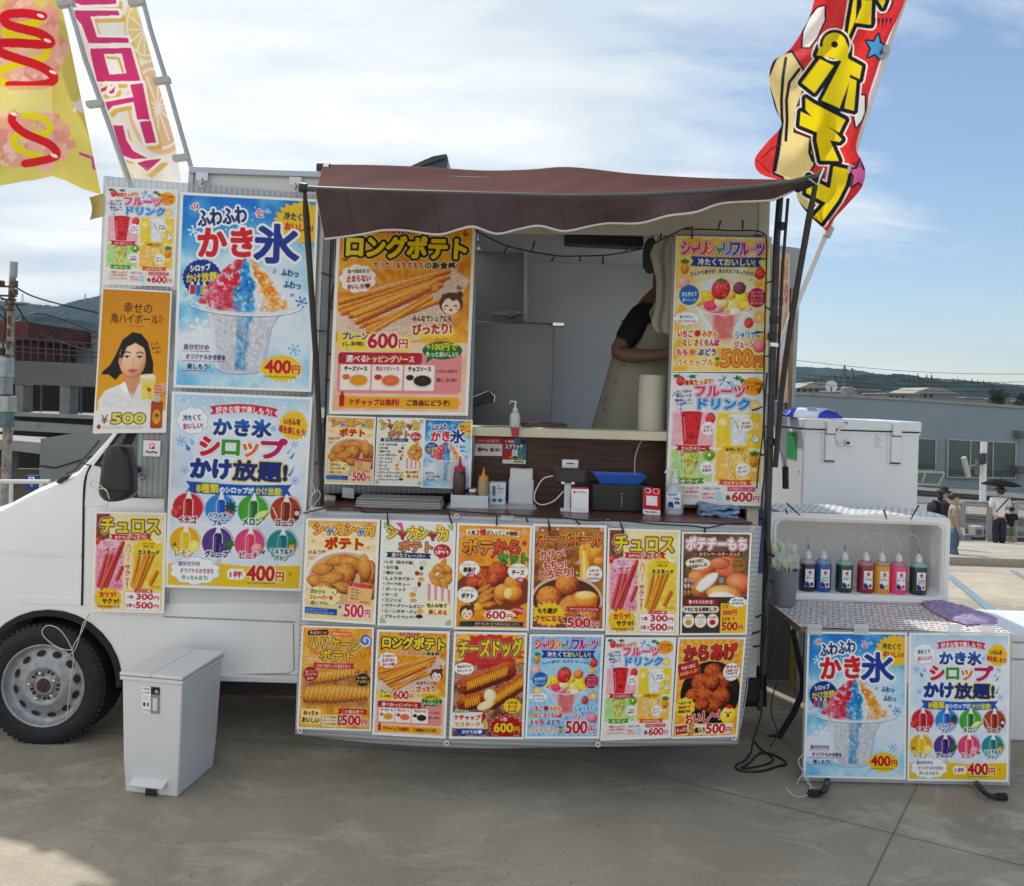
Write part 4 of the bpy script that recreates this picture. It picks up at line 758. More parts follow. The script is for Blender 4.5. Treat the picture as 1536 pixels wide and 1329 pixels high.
def d_sign(kind):
 if kind == 'pay':
  c = Canvas(400,420,.5,bg='f8f7f6'); c.rect(0,0,400,20,'d8283c'); c.rrect(140,95,265,240,24,'d8283c'); c.text('P',170,115,238,220,'ffffff',8); c.rect(130,160,210,172,'ffffff'); c.text('PayPay',70,285,340,350,'1c1c20',6); return c
 if kind == 'paysign':
  c = Canvas(400,600,.4,bg='f8f7f6'); c.rect(0,0,400,34,'c8283c'); c.rrect(50,85,100,145,10,'d8283c'); c.text('PayPay',120,90,340,140,'9c9498',4); smallprint(c,60,520,330,1,'3c5cac',10); return c
 if kind == 'pink':
  c = Canvas(400,640,.4,bg='cc2448'); c.ell(110,70,70,66,'e8ecf0'); c.ell(100,70,52,50,'b0365c'); c.star(300,70,80,72,8,.9,'f0f0f0'); c.star(300,70,66,60,8,.9,'cc2448'); c.rect(70,190,330,420,'f8f4f4'); c.rect(0,520,400,640,'f4f2f2'); c.text('Pay d払い',50,550,350,605,'3c2c5c',5); return c
 if kind == 'wall1':
  c = Canvas(400,280,.5,bg='f6f4f4'); c.rect(0,0,400,100,'c4243c'); c.text('メルペイ・d払い使えます',40,30,360,75,'fdf0f0',3); c.ell(80,185,34,34,'c42448'); c.text('Pay',120,165,200,215,'3c3440',4); c.rrect(230,160,280,215,8,'a82444'); c.text('d払い',295,160,380,212,'3c2c40',4); return c
 if kind == 'wall2':
  c = Canvas(400,470,.5,bg='4c94b8'); c.rect(0,0,200,420,'c4243c'); c.mottle(180,20,400,420,['5ca4c4','3c7c9c','7cb8cc'],60,151); c.text('スクラッチ',40,110,350,200,'f8f4f0',8,[('1c1c1c',14)]); c.ell(350,60,46,46,'1c1c1c'); c.rect(160,210,260,340,'e8eef0'); c.rect(100,330,380,380,'3c6c3c'); c.text('くじ',120,330,360,385,'f0d83c',5); c.rect(0,400,400,470,'f2f0ee'); c.text('PayPay',200,415,370,455,'7c2c3c',4); c.text('1等',40,40,200,90,'f8e8e0',4); return c
 if kind == 'bin':
  c = Canvas(300,360,.4,bg='f8f8f8'); c.rect(150,0,300,360,'9c9c98'); c.rect(150,0,300,100,'3c3c3c'); c.rect(185,150,260,320,'dcdcdc'); c.text('45L',220,40,280,80,'f4f4f4',4); c.text('ペダル',15,20,135,50,'3c3c3c',3); c.text('ゴミ箱',15,70,120,98,'3c3c3c',3); smallprint(c,15,130,130,3,'5c5c5c',8,24); c.rect(20,220,60,270,'4c4c4c'); c.rect(85,220,125,270,'8c8c8c'); smallprint(c,15,310,140,2,'3c3c3c',10,18); return c
 if kind == 'sanit':
  c = Canvas(400,460,.4,bg='e4eaf2'); c.text('みんなで',30,20,300,100,'243c7c',6,[('ffffff',5)]); c.text('手指の',200,140,370,210,'243c7c',6); c.text('消毒',220,240,370,330,'243c7c',7); c.ell(110,200,60,60,'f6dcc8',outs=[('243c7c',6)]); c.poly([(40,270),(180,270),(210,440),(20,440)],'2c4c94'); c.rect(0,400,400,460,'b4c8e0',.6); return c
 if kind == 'box':
  c = Canvas(400,560,.4,bg='eef2f4'); c.rrect(70,80,150,330,8,'7c8890'); c.rect(210,60,260,90,'b83444'); c.text('つまようじ',190,120,370,170,'3c6c9c',4); smallprint(c,200,210,350,3,'4c5c6c'); c.ell(120,450,56,50,'3c8c9c'); c.ell(270,450,56,50,'3c8c9c'); c.rect(20,430,380,444,'6cb0b8'); return c
 if kind == 'wipes':
  c = Canvas(1000,330,.5,bg='1c44b8'); c.poly([(130,330),(260,60),(420,0),(900,0),(820,120),(560,330)],'e6eef8'); c.text('除菌',400,90,560,210,'1c4cb0',8); c.ell(660,140,80,80,'f4f8fc',outs=[('1c2c5c',6)]); c.text('60',610,105,710,180,'1c2c5c',9); c.rrect(740,80,900,160,14,'d8703c'); c.rrect(760,170,920,240,14,'3c8c5c'); c.text('ウェットシート',400,230,620,275,'1c4cb0',4); return c
 if kind == 'green':
  c = Canvas(300,700,.3,bg='4cb878'); smallprint(c,20,25,280,22,'1c4c34',14,30,5); c.text('注意',60,40,240,120,'143c28',8,[('4cb878',10)]); return c
def d_syrup_label(t,col,fr):
 c = Canvas(400,620,.35,bg='f6f4f0'); c.rrect(14,14,386,606,30,'f8f8f6',outs=[(hx(col)*.6,6)]); c.ell(200,300,190,240,hx('cfe0ee')); c.ell(200,320,176,230,'f8f8f6')
 c.text('氷',130,50,270,190,'c0202c',16); p = t.split('|')
 for i, z in enumerate(p): c.text(z,50,270+i*80,350,340+i*80,hx(col)*.55,10)
 c.poly([(14,606),(14,440),(90,400),(170,470),(210,606)],'1c4c94'); c.line([(30,440),(90,420),(150,480)],9,'f4f8fc'); c.ell(280,520,74,66,fr); c.rect(60,225,340,236,'5c4c44'); return c
# ------------------------------------------------------------------ materials and mesh helpers
def srgb(c):
 c = hx(c); return tuple(float(x) for x in np.where(c <= .04045,c/12.92,((c+.055)/1.055) ** 2.4)) + (1.0,)
_mats = {}
def mat(name,col,rough=.5,metal=0.0,var=0.0,vs=6.0,bump=0.0,bs=60.0,spec=.5,alpha=1.0,trans=0.0,coat=0.0,dirt=None,dk=.5,ds=2.0,aniso=None,two=None):
 """one procedural material: base colour, uneven tone, grain relief, optional dirt of another colour"""
 if name in _mats: return _mats[name]
 m = bpy.data.materials.new(name); m.use_nodes = True; nt = m.node_tree; b = nt.nodes['Principled BSDF']; L = nt.links.new
 base = col if not isinstance(col,str) else srgb(col)
 if len(base) == 3: base = tuple(base) + (1,)
 b.inputs['Base Color'].default_value = base; b.inputs['Roughness'].default_value = rough; b.inputs['Metallic'].default_value = metal
 b.inputs['Specular IOR Level'].default_value = spec; b.inputs['Coat Weight'].default_value = coat; b.inputs['Coat Roughness'].default_value = .12
 b.inputs['Transmission Weight'].default_value = trans; b.inputs['Alpha'].default_value = alpha
 tcn = nt.nodes.new('ShaderNodeTexCoord'); src = tcn.outputs['Object']
 if aniso:
  mp = nt.nodes.new('ShaderNodeMapping'); mp.inputs['Scale'].default_value = aniso; L(src,mp.inputs[0]); src = mp.outputs[0]
 cur = None
 def noise(sc,det=4,r=.55):
  n = nt.nodes.new('ShaderNodeTexNoise'); n.inputs['Scale'].default_value = sc; n.inputs['Detail'].default_value = det; n.inputs['Roughness'].default_value = r; L(src,n.inputs['Vector']); return n.outputs['Fac']
 def ramp(f,a,bb,c0,c1):
  r = nt.nodes.new('ShaderNodeValToRGB'); r.color_ramp.elements[0].position = a; r.color_ramp.elements[1].position = bb; r.color_ramp.elements[0].color = c0; r.color_ramp.elements[1].color = c1; L(f,r.inputs[0]); return r.outputs[0]
 if var or two:
  f = noise(vs,6); c0 = tuple(x*(1-var) for x in base[:3]) + (1,); c1 = tuple(min(1,x*(1+var)) for x in base[:3]) + (1,)
  if two: c1 = srgb(two) if isinstance(two,str) else two + (1,)
  cur = ramp(f,.35,.65,c0,c1)
 if dirt:
  mx = nt.nodes.new('ShaderNodeMixRGB'); f2 = ramp(noise(ds,8,.65),dk,dk+.18,(0,0,0,1),(1,1,1,1)); L(f2,mx.inputs[0])
  if cur is not None: L(cur,mx.inputs[1])
  else: mx.inputs[1].default_value = base
  mx.inputs[2].default_value = srgb(dirt) if isinstance(dirt,str) else dirt; cur = mx.outputs[0]
 if cur is not None: L(cur,b.inputs['Base Color'])
 if bump:
  bp = nt.nodes.new('ShaderNodeBump'); bp.inputs['Strength'].default_value = min(1,bump); bp.inputs['Distance'].default_value = .004; L(noise(bs,5),bp.inputs['Height']); L(bp.outputs[0],b.inputs['Normal'])
 _mats[name] = m; return m
def print_mat(name,rough=.45,coat=.15,trans=0.0):
 m = bpy.data.materials.new(name); m.use_nodes = True; nt = m.node_tree; b = nt.nodes['Principled BSDF']
 a = nt.nodes.new('ShaderNodeAttribute'); a.attribute_name = 'print'; nt.links.new(a.outputs['Color'],b.inputs['Base Color'])
 b.inputs['Roughness'].default_value = rough; b.inputs['Specular IOR Level'].default_value = .3; b.inputs['Coat Weight'].default_value = coat; b.inputs['Coat Roughness'].default_value = .25
 if trans:                       # thin cloth lets the light through
  t = nt.nodes.new('ShaderNodeBsdfTranslucent'); nt.links.new(a.outputs['Color'],t.inputs[0]); mx = nt.nodes.new('ShaderNodeMixShader')
  mx.inputs[0].default_value = trans; nt.links.new(b.outputs[0],mx.inputs[1]); nt.links.new(t.outputs[0],mx.inputs[2])
  nt.links.new(mx.outputs[0],nt.nodes['Material Output'].inputs[0])
 return m
PRINT = print_mat('printed_paper',.38,.06); CLOTHPRINT = print_mat('printed_cloth',.8,0,.45)
ORG = {}
def org(o): return ORG.get(o.name,Vector((0,0,0))) if o is not None else Vector((0,0,0))
def tag(o,label=None,cat=None,group=None,kind=None):
 if label: o['label'] = label
 if cat: o['category'] = cat
 if group: o['group'] = group
 if kind: o['kind'] = kind
 return o
def thing(name,loc,label,cat,group=None):
 o = bpy.data.objects.new(name,None); COL.objects.link(o); o.location = loc; o.empty_display_size = .1; ORG[o.name] = Vector(loc)
 return tag(o,label,cat,group)
def link(name,me,parent=None,m=None,smooth=False,loc=None):
 o = bpy.data.objects.new(name,me); COL.objects.link(o)
 if m is not None and not me.materials: me.materials.append(m)
 if parent is not None: o.parent = parent; ORG[o.name] = org(parent)
 elif loc is not None: o.location = loc; ORG[o.name] = Vector(loc)
 if smooth: me.polygons.foreach_set('use_smooth',[True]*len(me.polygons))
 return o
class MB:
 def __init__(s): s.v, s.f = [], []
 def add(s,v,f):
  n = len(s.v); s.v += [tuple(p) for p in v]; s.f += [tuple(i+n for i in q) for q in f]; return s
 def box(s,x0,y0,z0,x1,y1,z1):
  return s.add([(x0,y0,z0),(x1,y0,z0),(x1,y1,z0),(x0,y1,z0),(x0,y0,z1),(x1,y0,z1),(x1,y1,z1),(x0,y1,z1)],
                     [(0,3,2,1),(4,5,6,7),(0,1,5,4),(1,2,6,5),(2,3,7,6),(3,0,4,7)])
 def obox(s,c,sx,sy,sz,M=None):
  M = M or Matrix.Identity(3); c = Vector(c)
  v = [c+M @ Vector((a*sx/2,b*sy/2,d*sz/2)) for d in (-1,1) for a,b in ((-1,-1),(1,-1),(1,1),(-1,1))]
  return s.add(v,[(0,3,2,1),(4,5,6,7),(0,1,5,4),(1,2,6,5),(2,3,7,6),(3,0,4,7)])
 def prism(s,pts,off):
  """flat outline of 3-D points extruded by vector off"""
  n = len(pts); pts = [Vector(p) for p in pts]; off = Vector(off)
  return s.add(pts+[p+off for p in pts],[tuple(range(n)),tuple(range(2*n-1,n-1,-1))]+[(i,i+n,(i+1) % n+n,(i+1) % n) for i in range(n)])
 def tube(s,pts,r,n=8,caps=True):
  P = [Vector(p) for p in pts]; rs = r if isinstance(r,(list,tuple)) else [r] * len(P); rings = []; up = None
  for i, p in enumerate(P):
   t = (P[min(i+1,len(P)-1)]-P[max(i-1,0)]).normalized()
   if up is None: up = t.orthogonal().normalized()
   else:
    up = (up-t*up.dot(t)); up = up.normalized() if up.length > 1e-6 else t.orthogonal().normalized()
   w = t.cross(up); rings.append([p+(up*math.cos(k*math.tau/n)+w*math.sin(k*math.tau/n))*rs[i] for k in range(n)])
  v = [q for R in rings for q in R]; f = []
  for i in range(len(P)-1):
   for k in range(n): a, b = i * n + k, i * n + (k+1) % n; f.append((a,b,b+n,a+n))
  if caps: f += [tuple(range(n))[::-1],tuple(range((len(P)-1)*n,len(P)*n))]
  return s.add(v,f)
 def lathe(s,prof,c=(0,0,0),n=20,axis='Z',sx=1,sy=1,cap=True):
  v, f = [], []
  for r, h in prof:
   for k in range(n):
    a = k * math.tau / n; x, y = r * math.cos(a) * sx, r * math.sin(a) * sy
    p = (x,y,h) if axis == 'Z' else ((x,h,y) if axis == 'Y' else (h,x,y)); v.append((p[0]+c[0],p[1]+c[1],p[2]+c[2]))
  for i in range(len(prof)-1):
   for k in range(n): a, b = i * n + k, i * n + (k+1) % n; f.append((a,b,b+n,a+n))
  if cap: f += [tuple(range(n))[::-1],tuple(range((len(prof)-1)*n,len(prof)*n))]
  return s.add(v,f)
 def grid(s,fn,nu,nv):
  v = [fn(i/nu,j/nv) for j in range(nv+1) for i in range(nu+1)]
  return s.add(v,[(j*(nu+1)+i,j*(nu+1)+i+1,(j+1)*(nu+1)+i+1,(j+1)*(nu+1)+i) for j in range(nv) for i in range(nu)])
 def build(s,name,m,parent=None,smooth=False,bev=0,seg=2,solid=0,sub=0,loc=None,auto=None):
  o0 = org(parent) if parent is not None else (Vector(loc) if loc is not None else Vector((0,0,0)))
  me = bpy.data.meshes.new(name); me.from_pydata([(p[0]-o0[0],p[1]-o0[1],p[2]-o0[2]) for p in s.v],[],s.f); me.update()
  o = link(name,me,parent,m,smooth,loc)
  if solid: k = o.modifiers.new('solid','SOLIDIFY'); k.thickness = solid; k.offset = 0
  if bev: k = o.modifiers.new('bevel','BEVEL'); k.width = bev; k.segments = seg; k.limit_method = 'ANGLE'; k.angle_limit = math.radians(32); k.harden_normals = False
  if sub: k = o.modifiers.new('sub','SUBSURF'); k.levels = k.render_levels = sub
  if bev and not smooth:
   me.polygons.foreach_set('use_smooth',[True]*len(me.polygons))
   try: me.set_sharp_from_angle(angle=math.radians(28))
   except Exception: pass
  return o
def copy_tree(o,parent=None,loc=None,rot=None,label=None,group=None):
 c = o.copy(); COL.objects.link(c); c.parent = parent
 if loc is not None: c.location = loc
 if rot is not None: c.rotation_euler = rot
 if label: c['label'] = label
 if group: c['group'] = group
 for ch in list(o.children): copy_tree(ch,c)
 return c
def catmull(P,n=6):
 P = [Vector(p) for p in P]; out = []
 for i in range(len(P)-1):
  a, b, c, d = P[max(i-1,0)], P[i], P[i+1], P[min(i+2,len(P)-1)]
  for k in range(n):
   t = k / n; out.append(.5*((2*b)+(c-a)*t+(2*a-5*b+4*c-d)*t*t+(3*b-a-3*c+d)*t ** 3))
 out.append(P[-1]); return out
def area_sample(a,nx,ny,m=0.0,edge='f6f5f2'):
 """average the artwork into nx by ny points, leaving a plain paper margin m (share of the width)"""
 h, w, _ = a.shape; S = np.zeros((h+1,w+1,3)); S[1:,1:] = np.cumsum(np.cumsum(a,0),1)
 my = m * nx / ny
 u = (np.linspace(0,1,nx)-m) / (1-2*m) * w; v = (np.linspace(0,1,ny)-my) / (1-2*my) * h
 hw, hh = max(.5,w/nx*.42), max(.5,h/ny*.42)
 x0 = np.clip(np.round(u-hw),0,w-1).astype(int); x1 = np.maximum(np.clip(np.round(u+hw),1,w).astype(int),x0+1)
 y0 = np.clip(np.round(v-hh),0,h-1).astype(int); y1 = np.maximum(np.clip(np.round(v+hh),1,h).astype(int),y0+1)
 T = S[y1][:,x1] - S[y0][:,x1] - S[y1][:,x0] + S[y0][:,x0]; T /= ((y1-y0)[:,None]*(x1-x0)[None])[...,None]
 out = ((u < 0) | (u > w))[None,:] | ((v < 0) | (v > h))[:,None]; T = np.clip(T.mean(-1,keepdims=True)+(T-T.mean(-1,keepdims=True))*1.06,0,1); T = np.clip(T+.035*np.sin((T-.5)*math.pi*2)-.02*(T < .8),0,1); T = T ** 1.16; T[out] = hx(edge); return T
def print_grid(name,P,C,m,parent=None,loc=None,alpha=None):
 """P: (ny, nx, 3) world points, C: matching colours; one mesh with the artwork as its point colours"""
 ny, nx = P.shape[:2]; o0 = np.array(org(parent) if parent is not None else (loc or (0,0,0)))
 me = bpy.data.meshes.new(name); V = (P-o0).reshape(-1,3); i = np.arange(ny-1)[:,None] * nx + np.arange(nx-1)[None]
 F = np.stack([i,i+nx,i+nx+1,i+1],-1).reshape(-1,4)
 if alpha is not None: F = F[alpha[:-1,:-1].ravel() > .5]
 nf = len(F); me.vertices.add(len(V)); me.vertices.foreach_set('co',V.ravel().astype(np.float32))
 me.loops.add(nf*4); me.loops.foreach_set('vertex_index',F.ravel().astype(np.int32)); me.polygons.add(nf)
 me.polygons.foreach_set('loop_start',np.arange(0,nf*4,4,dtype=np.int32)); me.update(calc_edges=True)
 ca = me.color_attributes.new('print','BYTE_COLOR','POINT'); rgba = np.ones((len(V),4),dtype=np.float32); rgba[:,:3] = np.clip(C,0,1).reshape(-1,3)
 ca.data.foreach_set('color_srgb',rgba.ravel()); me.polygons.foreach_set('use_smooth',[True]*nf)
 return link(name,me,parent,m,False,loc)
def at_np(px,py,Y):
 cx, cy = px - 768.0, -(py-PY0); X = cx * CR - cy * SR; Z = cx * SR + cy * CR
 return np.stack([X*Y/FPX,Y+0*X,CZ+Z*Y/FPX],-1)
def quad_px(q,nx,ny):
 u, v = np.meshgrid(np.linspace(0,1,nx),np.linspace(0,1,ny)); (ax,ay), (bx,by), (cx,cy), (dx,dy) = q
 return (ax*(1-u)+bx*u) * (1-v) + (dx*(1-u)+cx*u) * v, (ay*(1-u)+by*u) * (1-v) + (dy*(1-u)+cy*u) * v, u, v
def poster(cv,q,Yf,label,margin=.022,dens=1.12,wob=.003,cat='poster',name='menu_poster',group=None,seed=0,parent=None,toplevel=True):
 w = math.hypot(q[1][0]-q[0][0],q[1][1]-q[0][1]); h = math.hypot(q[3][0]-q[0][0],q[3][1]-q[0][1])
 nx, ny = int(w*dens) + 2, int(h*dens) + 2; px, py, u, v = quad_px(q,nx,ny); rs = random.Random(seed+int(q[0][0]))
 Y = Yf(px,py) if callable(Yf) else Yf + 0 * px
 a, b = rs.uniform(0,6), rs.uniform(0,6)
 Y = Y + wob * (np.sin(u*5+a+v*2)+np.sin(v*7+b-u*3)) - wob * 2
 P = at_np(px,py,Y); C = area_sample(cv.a,nx,ny,margin); loc = tuple(P[-1,nx // 2])
 o = print_grid(name,P,C,PRINT,parent,None if parent is not None else loc)
 if parent is None: tag(o,label,cat,group)
 return o
def skin(name,joints,edges,m,parent,sub=1,root=0):
 """joints: (x, y, z, radius) -> one continuous tapered surface"""
 o0 = org(parent); me = bpy.data.meshes.new(name); me.from_pydata([(j[0]-o0[0],j[1]-o0[1],j[2]-o0[2]) for j in joints],edges,[])
 o = link(name,me,parent,m); sk = o.modifiers.new('skin','SKIN'); sk.use_smooth_shade = True
 for i, j in enumerate(joints):
  d = me.skin_vertices[0].data[i]; r = j[3]; d.radius = (r,r) if not isinstance(r,tuple) else r; d.use_root = i == root
 if sub: k = o.modifiers.new('sub','SUBSURF'); k.levels = k.render_levels = sub
 return o

M_WHITE = mat('white_paint',(.86,.86,.85),.28,var=.03,vs=3,coat=.6,dirt='a8a69e',dk=.60,ds=1.6)
M_BODY = mat('box_body_paint',(.66,.665,.66),.4,var=.04,vs=2,dirt='8c8a84',dk=.62,ds=2.5)
M_BLACK = mat('black_plastic',(.018,.018,.02),.45,bump=.1,bs=200)
M_RUB = mat('black_rubber',(.012,.012,.013),.8,bump=.25,bs=90)
M_TYRE = mat('tyre_rubber',(.016,.016,.017),.75,var=.3,vs=20,bump=.2,bs=80)
M_STEEL = mat('painted_steel_wheel',(.36,.37,.39),.42,.35,var=.15,vs=30,dirt='6c5a48',dk=.58,ds=14)
M_CHROME = mat('bright_metal',(.7,.7,.7),.2,1.0)
M_DMETAL = mat('dark_metal',(.06,.06,.065),.45,.6,var=.2,vs=30)
M_WOODP = mat('walnut_board',(.085,.035,.022),.5,var=.5,vs=5,aniso=(1.2,8,22),bump=.1,bs=12)
M_CREAM = mat('cream_paint',(.62,.58,.44),.5,var=.05,vs=8,dirt='a09878',dk=.62,ds=6)
M_PLY = mat('plywood_edge',(.24,.14,.08),.7,var=.4,vs=20,aniso=(1,1,30))
M_WPLAST = mat('white_plastic',(.72,.73,.75),.38,var=.02,vs=5)
M_CABLE = mat('black_cable',(.012,.012,.012),.5)
M_CORD = mat('white_cord',(.7,.68,.62),.8,bump=.4,bs=600)
M_GLASS = mat('window_glass',(.035,.05,.052),.06,spec=.7)
M_UNDER = mat('underbody',(.02,.02,.02),.8,dirt='2c2824',dk=.5,ds=8)
def corr_mat(name,col,alpha,horiz,pitch=240):
 m = bpy.data.materials.new(name); m.use_nodes = True; nt = m.node_tree; b = nt.nodes['Principled BSDF']; L = nt.links.new
 b.inputs['Base Color'].default_value = col; b.inputs['Roughness'].default_value = .35; b.inputs['Alpha'].default_value = alpha
 t = nt.nodes.new('ShaderNodeTexCoord'); w = nt.nodes.new('ShaderNodeTexWave'); w.bands_direction = 'Z' if horiz else 'X'; w.inputs['Scale'].default_value = pitch / 20; w.inputs['Distortion'].default_value = .6; w.inputs['Detail'].default_value = 2
 L(t.outputs['Object'],w.inputs['Vector']); bp = nt.nodes.new('ShaderNodeBump'); bp.inputs['Strength'].default_value = .5; bp.inputs['Distance'].default_value = .003; L(w.outputs['Fac'],bp.inputs['Height']); L(bp.outputs[0],b.inputs['Normal'])
 r = nt.nodes.new('ShaderNodeValToRGB'); r.color_ramp.elements[0].color = tuple(x*.72 for x in col[:3]) + (1,); r.color_ramp.elements[1].color = col; L(w.outputs['Fac'],r.inputs[0]); L(r.outputs[0],b.inputs['Base Color'])
 return m
M_CORR = corr_mat('clear_twinwall_plastic',(.62,.66,.68,1),.5,False); M_CORR2 = corr_mat('silver_twinwall_plastic',(.50,.52,.54,1),1,True,300)
M_FILM = mat('clear_film',(.85,.86,.86),.12,alpha=.06,spec=.6)

# ------------------------------------------------------------------ ground, far land, haze
def concrete(name,c0,c1,stain,sc=1.0):
 m = bpy.data.materials.new(name); m.use_nodes = True; nt = m.node_tree; b = nt.nodes['Principled BSDF']; L = nt.links.new
 t = nt.nodes.new('ShaderNodeTexCoord')
 def nz(s,d,r=.6,dist=0,mp=None):
  n = nt.nodes.new('ShaderNodeTexNoise'); n.inputs['Scale'].default_value = s * sc; n.inputs['Detail'].default_value = d; n.inputs['Roughness'].default_value = r; n.inputs['Distortion'].default_value = dist
  if mp: q = nt.nodes.new('ShaderNodeMapping'); q.inputs['Scale'].default_value = mp; q.inputs['Rotation'].default_value = (0,0,.5); L(t.outputs['Object'],q.inputs[0]); L(q.outputs[0],n.inputs['Vector'])
  else: L(t.outputs['Object'],n.inputs['Vector'])
  return n.outputs['Fac']
 def rp(f,a,e,x,y): r = nt.nodes.new('ShaderNodeValToRGB'); r.color_ramp.elements[0].position = a; r.color_ramp.elements[1].position = e; r.color_ramp.elements[0].color = x; r.color_ramp.elements[1].color = y; L(f,r.inputs[0]); return r.outputs[0]
 def mix(f,a,e,ty='MIX'):
  x = nt.nodes.new('ShaderNodeMixRGB'); x.blend_type = ty
  if isinstance(f,float): x.inputs[0].default_value = f
  else: L(f,x.inputs[0])
  L(a,x.inputs[1])
  if isinstance(e,tuple): x.inputs[2].default_value = e
  else: L(e,x.inputs[2])
  return x.outputs[0]
 base = rp(nz(.45,9,.62,.4),.38,.62,c0,c1)
 c = mix(rp(nz(1.7,8,.7,1.2,(1,2.2,1)),.50,.68,(0,0,0,1),(.62,.62,.62,1)),base,tuple(min(1,x*1.35) for x in c1[:3])+(1,))
 c = mix(rp(nz(.9,7,.6),.55,.75,(0,0,0,1),(.5,.5,.5,1)),c,stain)
 c = mix(rp(nz(16,3,.6),.66,.71,(0,0,0,1),(.35,.35,.35,1)),c,(.10,.085,.065,1))
 c = mix(rp(nz(5,7,.75,2.0),.60,.66,(0,0,0,1),(.28,.28,.28,1)),c,(.58,.54,.46,1))
 c = mix(.38,c,rp(nz(75,4,.7),.3,.7,(.45,.45,.45,1),(1.0,1.0,1.0,1)),'MULTIPLY')
 L(c,b.inputs['Base Color']); b.inputs['Roughness'].default_value = .78; b.inputs['Specular IOR Level'].default_value = .3
 bp = nt.nodes.new('ShaderNodeBump'); bp.inputs['Strength'].default_value = .35; bp.inputs['Distance'].default_value = .004; L(nz(90,5,.7),bp.inputs['Height']); L(bp.outputs[0],b.inputs['Normal'])
 return m
M_CONC = concrete('deck_concrete',(.33,.285,.22,1),(.50,.44,.35,1),(.21,.175,.135,1)); M_CONC2 = concrete('walkway_concrete',(.36,.33,.27,1),(.46,.43,.36,1),(.28,.25,.2,1))
RS, RY = .13, 4.77
def gz(Y): return 0.0 if Y < RY else -RS * (Y-RY)
M_LINE = mat('blue_line_paint',(.17,.26,.31),.7,var=.2,vs=30,dirt=(.34,.32,.28,1),dk=.55,ds=8); M_JOINT = mat('slab_joint',(.15,.13,.105),.9)
g = MB(); ys = [-20,2,RY,9,14.2]
for a, b in zip(ys,ys[1:]): g.add([(-70,a,gz(a)),(70,a,gz(a)),(70,b,gz(b)),(-70,b,gz(b))],[(0,1,2,3)])
g.add([(-70,-20,0),(70,-20,0),(70,-20,-9),(-70,-20,-9)],[(0,3,2,1)])
tag(g.build('ground',M_CONC),kind='structure')
g = MB(); z0, z1 = gz(14.2) + .16, gz(21.5) + .16
g.add([(-70,14.2,z0-.3),(70,14.2,z0-.3),(70,14.2,z0),(-70,14.2,z0),(70,21.5,z1),(-70,21.5,z1),(70,21.5,-9),(-70,21.5,-9)],[(0,1,2,3),(3,2,4,5),(5,4,6,7)])
tag(g.build('pavement',M_CONC2),kind='structure')
def gr2(px,py):       # pixel -> sloping part of the deck
 X, Z = ray(px,py); Y = (CZ-RS*RY) / (-Z/FPX-RS) if (-Z/FPX) > RS else 30
 Y = (CZ-RS*RY) / ((-Z)/FPX-RS); return Vector((X*Y/FPX,Y,gz(Y)))
def strip(mb,a,b,w,up=.004):
 a, b = Vector(a), Vector(b); d = (b-a).normalized(); n = Vector((-d.y,d.x,0)).normalized() * w / 2; u = Vector((0,0,up))
 mb.add([a-n+u,b-n+u,b+n+u,a+n+u],[(0,1,2,3)])
g = MB()
for a, b in (((1421,862),(1499,925)),((1499,925),(1560,931)),((1520,856),(1560,880)),((1440,924),(1499,925))): strip(g,gr2(*a),gr2(*b),.12,.008)
tag(g.build('parking_line',M_LINE),kind='structure')
g = MB()
J = gnd(1339,1250)
for a, b in ((gnd(900,1143),gnd(1640,1325)),(gnd(1302,1329),gnd(1392,1145)),(gnd(1392,1145),gnd(1400,1128)),(gnd(-500,1062),gnd(900,1143)),(gnd(1302,1329),gnd(1240,1470))): strip(g,a,b,.0035)
tag(g.build('ground_joint',M_JOINT),kind='structure')
M_LAND = mat('far_land',(.10,.115,.085),.95,var=.4,vs=.01); g = MB(); g.add([(-5000,-200,-9.05),(5000,-200,-9.05),(5000,5200,-9.05),(-5000,5200,-9.05)],[(0,1,2,3)]); tag(g.build('terrain',M_LAND),kind='structure')
M_HILL = mat('wooded_hill',(.020,.036,.036),1,var=.6,vs=.035,spec=0)
def ridge(name,pts,Y,depth,seed,rough=1.0,step=4,m=None):
 rs = random.Random(seed); xs = []; x = pts[0][0]
 while x <= pts[-1][0]:
  for (ax,ay), (bx,by) in zip(pts,pts[1:]):
   if ax <= x <= bx: y = ay + (by-ay) * (x-ax) / (bx-ax)
  xs.append((x,y+rs.uniform(-1,1)*rough)); x += step
 g = MB(); nv = 8; n = len(xs)
 for j in range(nv+1):
  t = j / nv
  for i, (x,y) in enumerate(xs):
   p = at(x,y,Y); q = Vector((p.x,Y-depth*(1-t),-9+(p.z+9)*(t ** .7)+(rs.uniform(-1,1)*rough*Y/FPX*1.4 if 0 < j < nv else 0))); g.v.append(tuple(q))
 for j in range(nv):
  for i in range(n-1): a = j * n + i; g.f.append((a,a+1,a+n+1,a+n))
 b = len(g.v)
 for i in range(n): g.v.append((g.v[nv*n+i][0],Y+depth*.8,-9))
 for i in range(n-1): g.f.append((nv*n+i,nv*n+i+1,b+i+1,b+i))
 return tag(g.build(name,m or M_HILL),kind='structure')
ridge('hills',[(-300,470),(-60,440),(0,451),(30,453),(86,460),(110,452),(148,444),(230,425),(400,470),(700,520),(1000,560),(1150,548),(1195,550),(1268,553),(1314,560),(1380,566),(1431,569),(1536,578),(1800,586)],2300,500,1,.9,3)
ridge('hills',[(1000,590),(1195,572),(1234,566),(1300,563),(1350,562),(1380,567),(1400,577),(1444,572),(1480,577),(1536,582),(1800,600)],900,250,2,2.0,2)
ridge('hills',[(-300,480),(0,478),(60,470),(110,480),(200,490),(420,560)],1100,300,3,1.2,3)
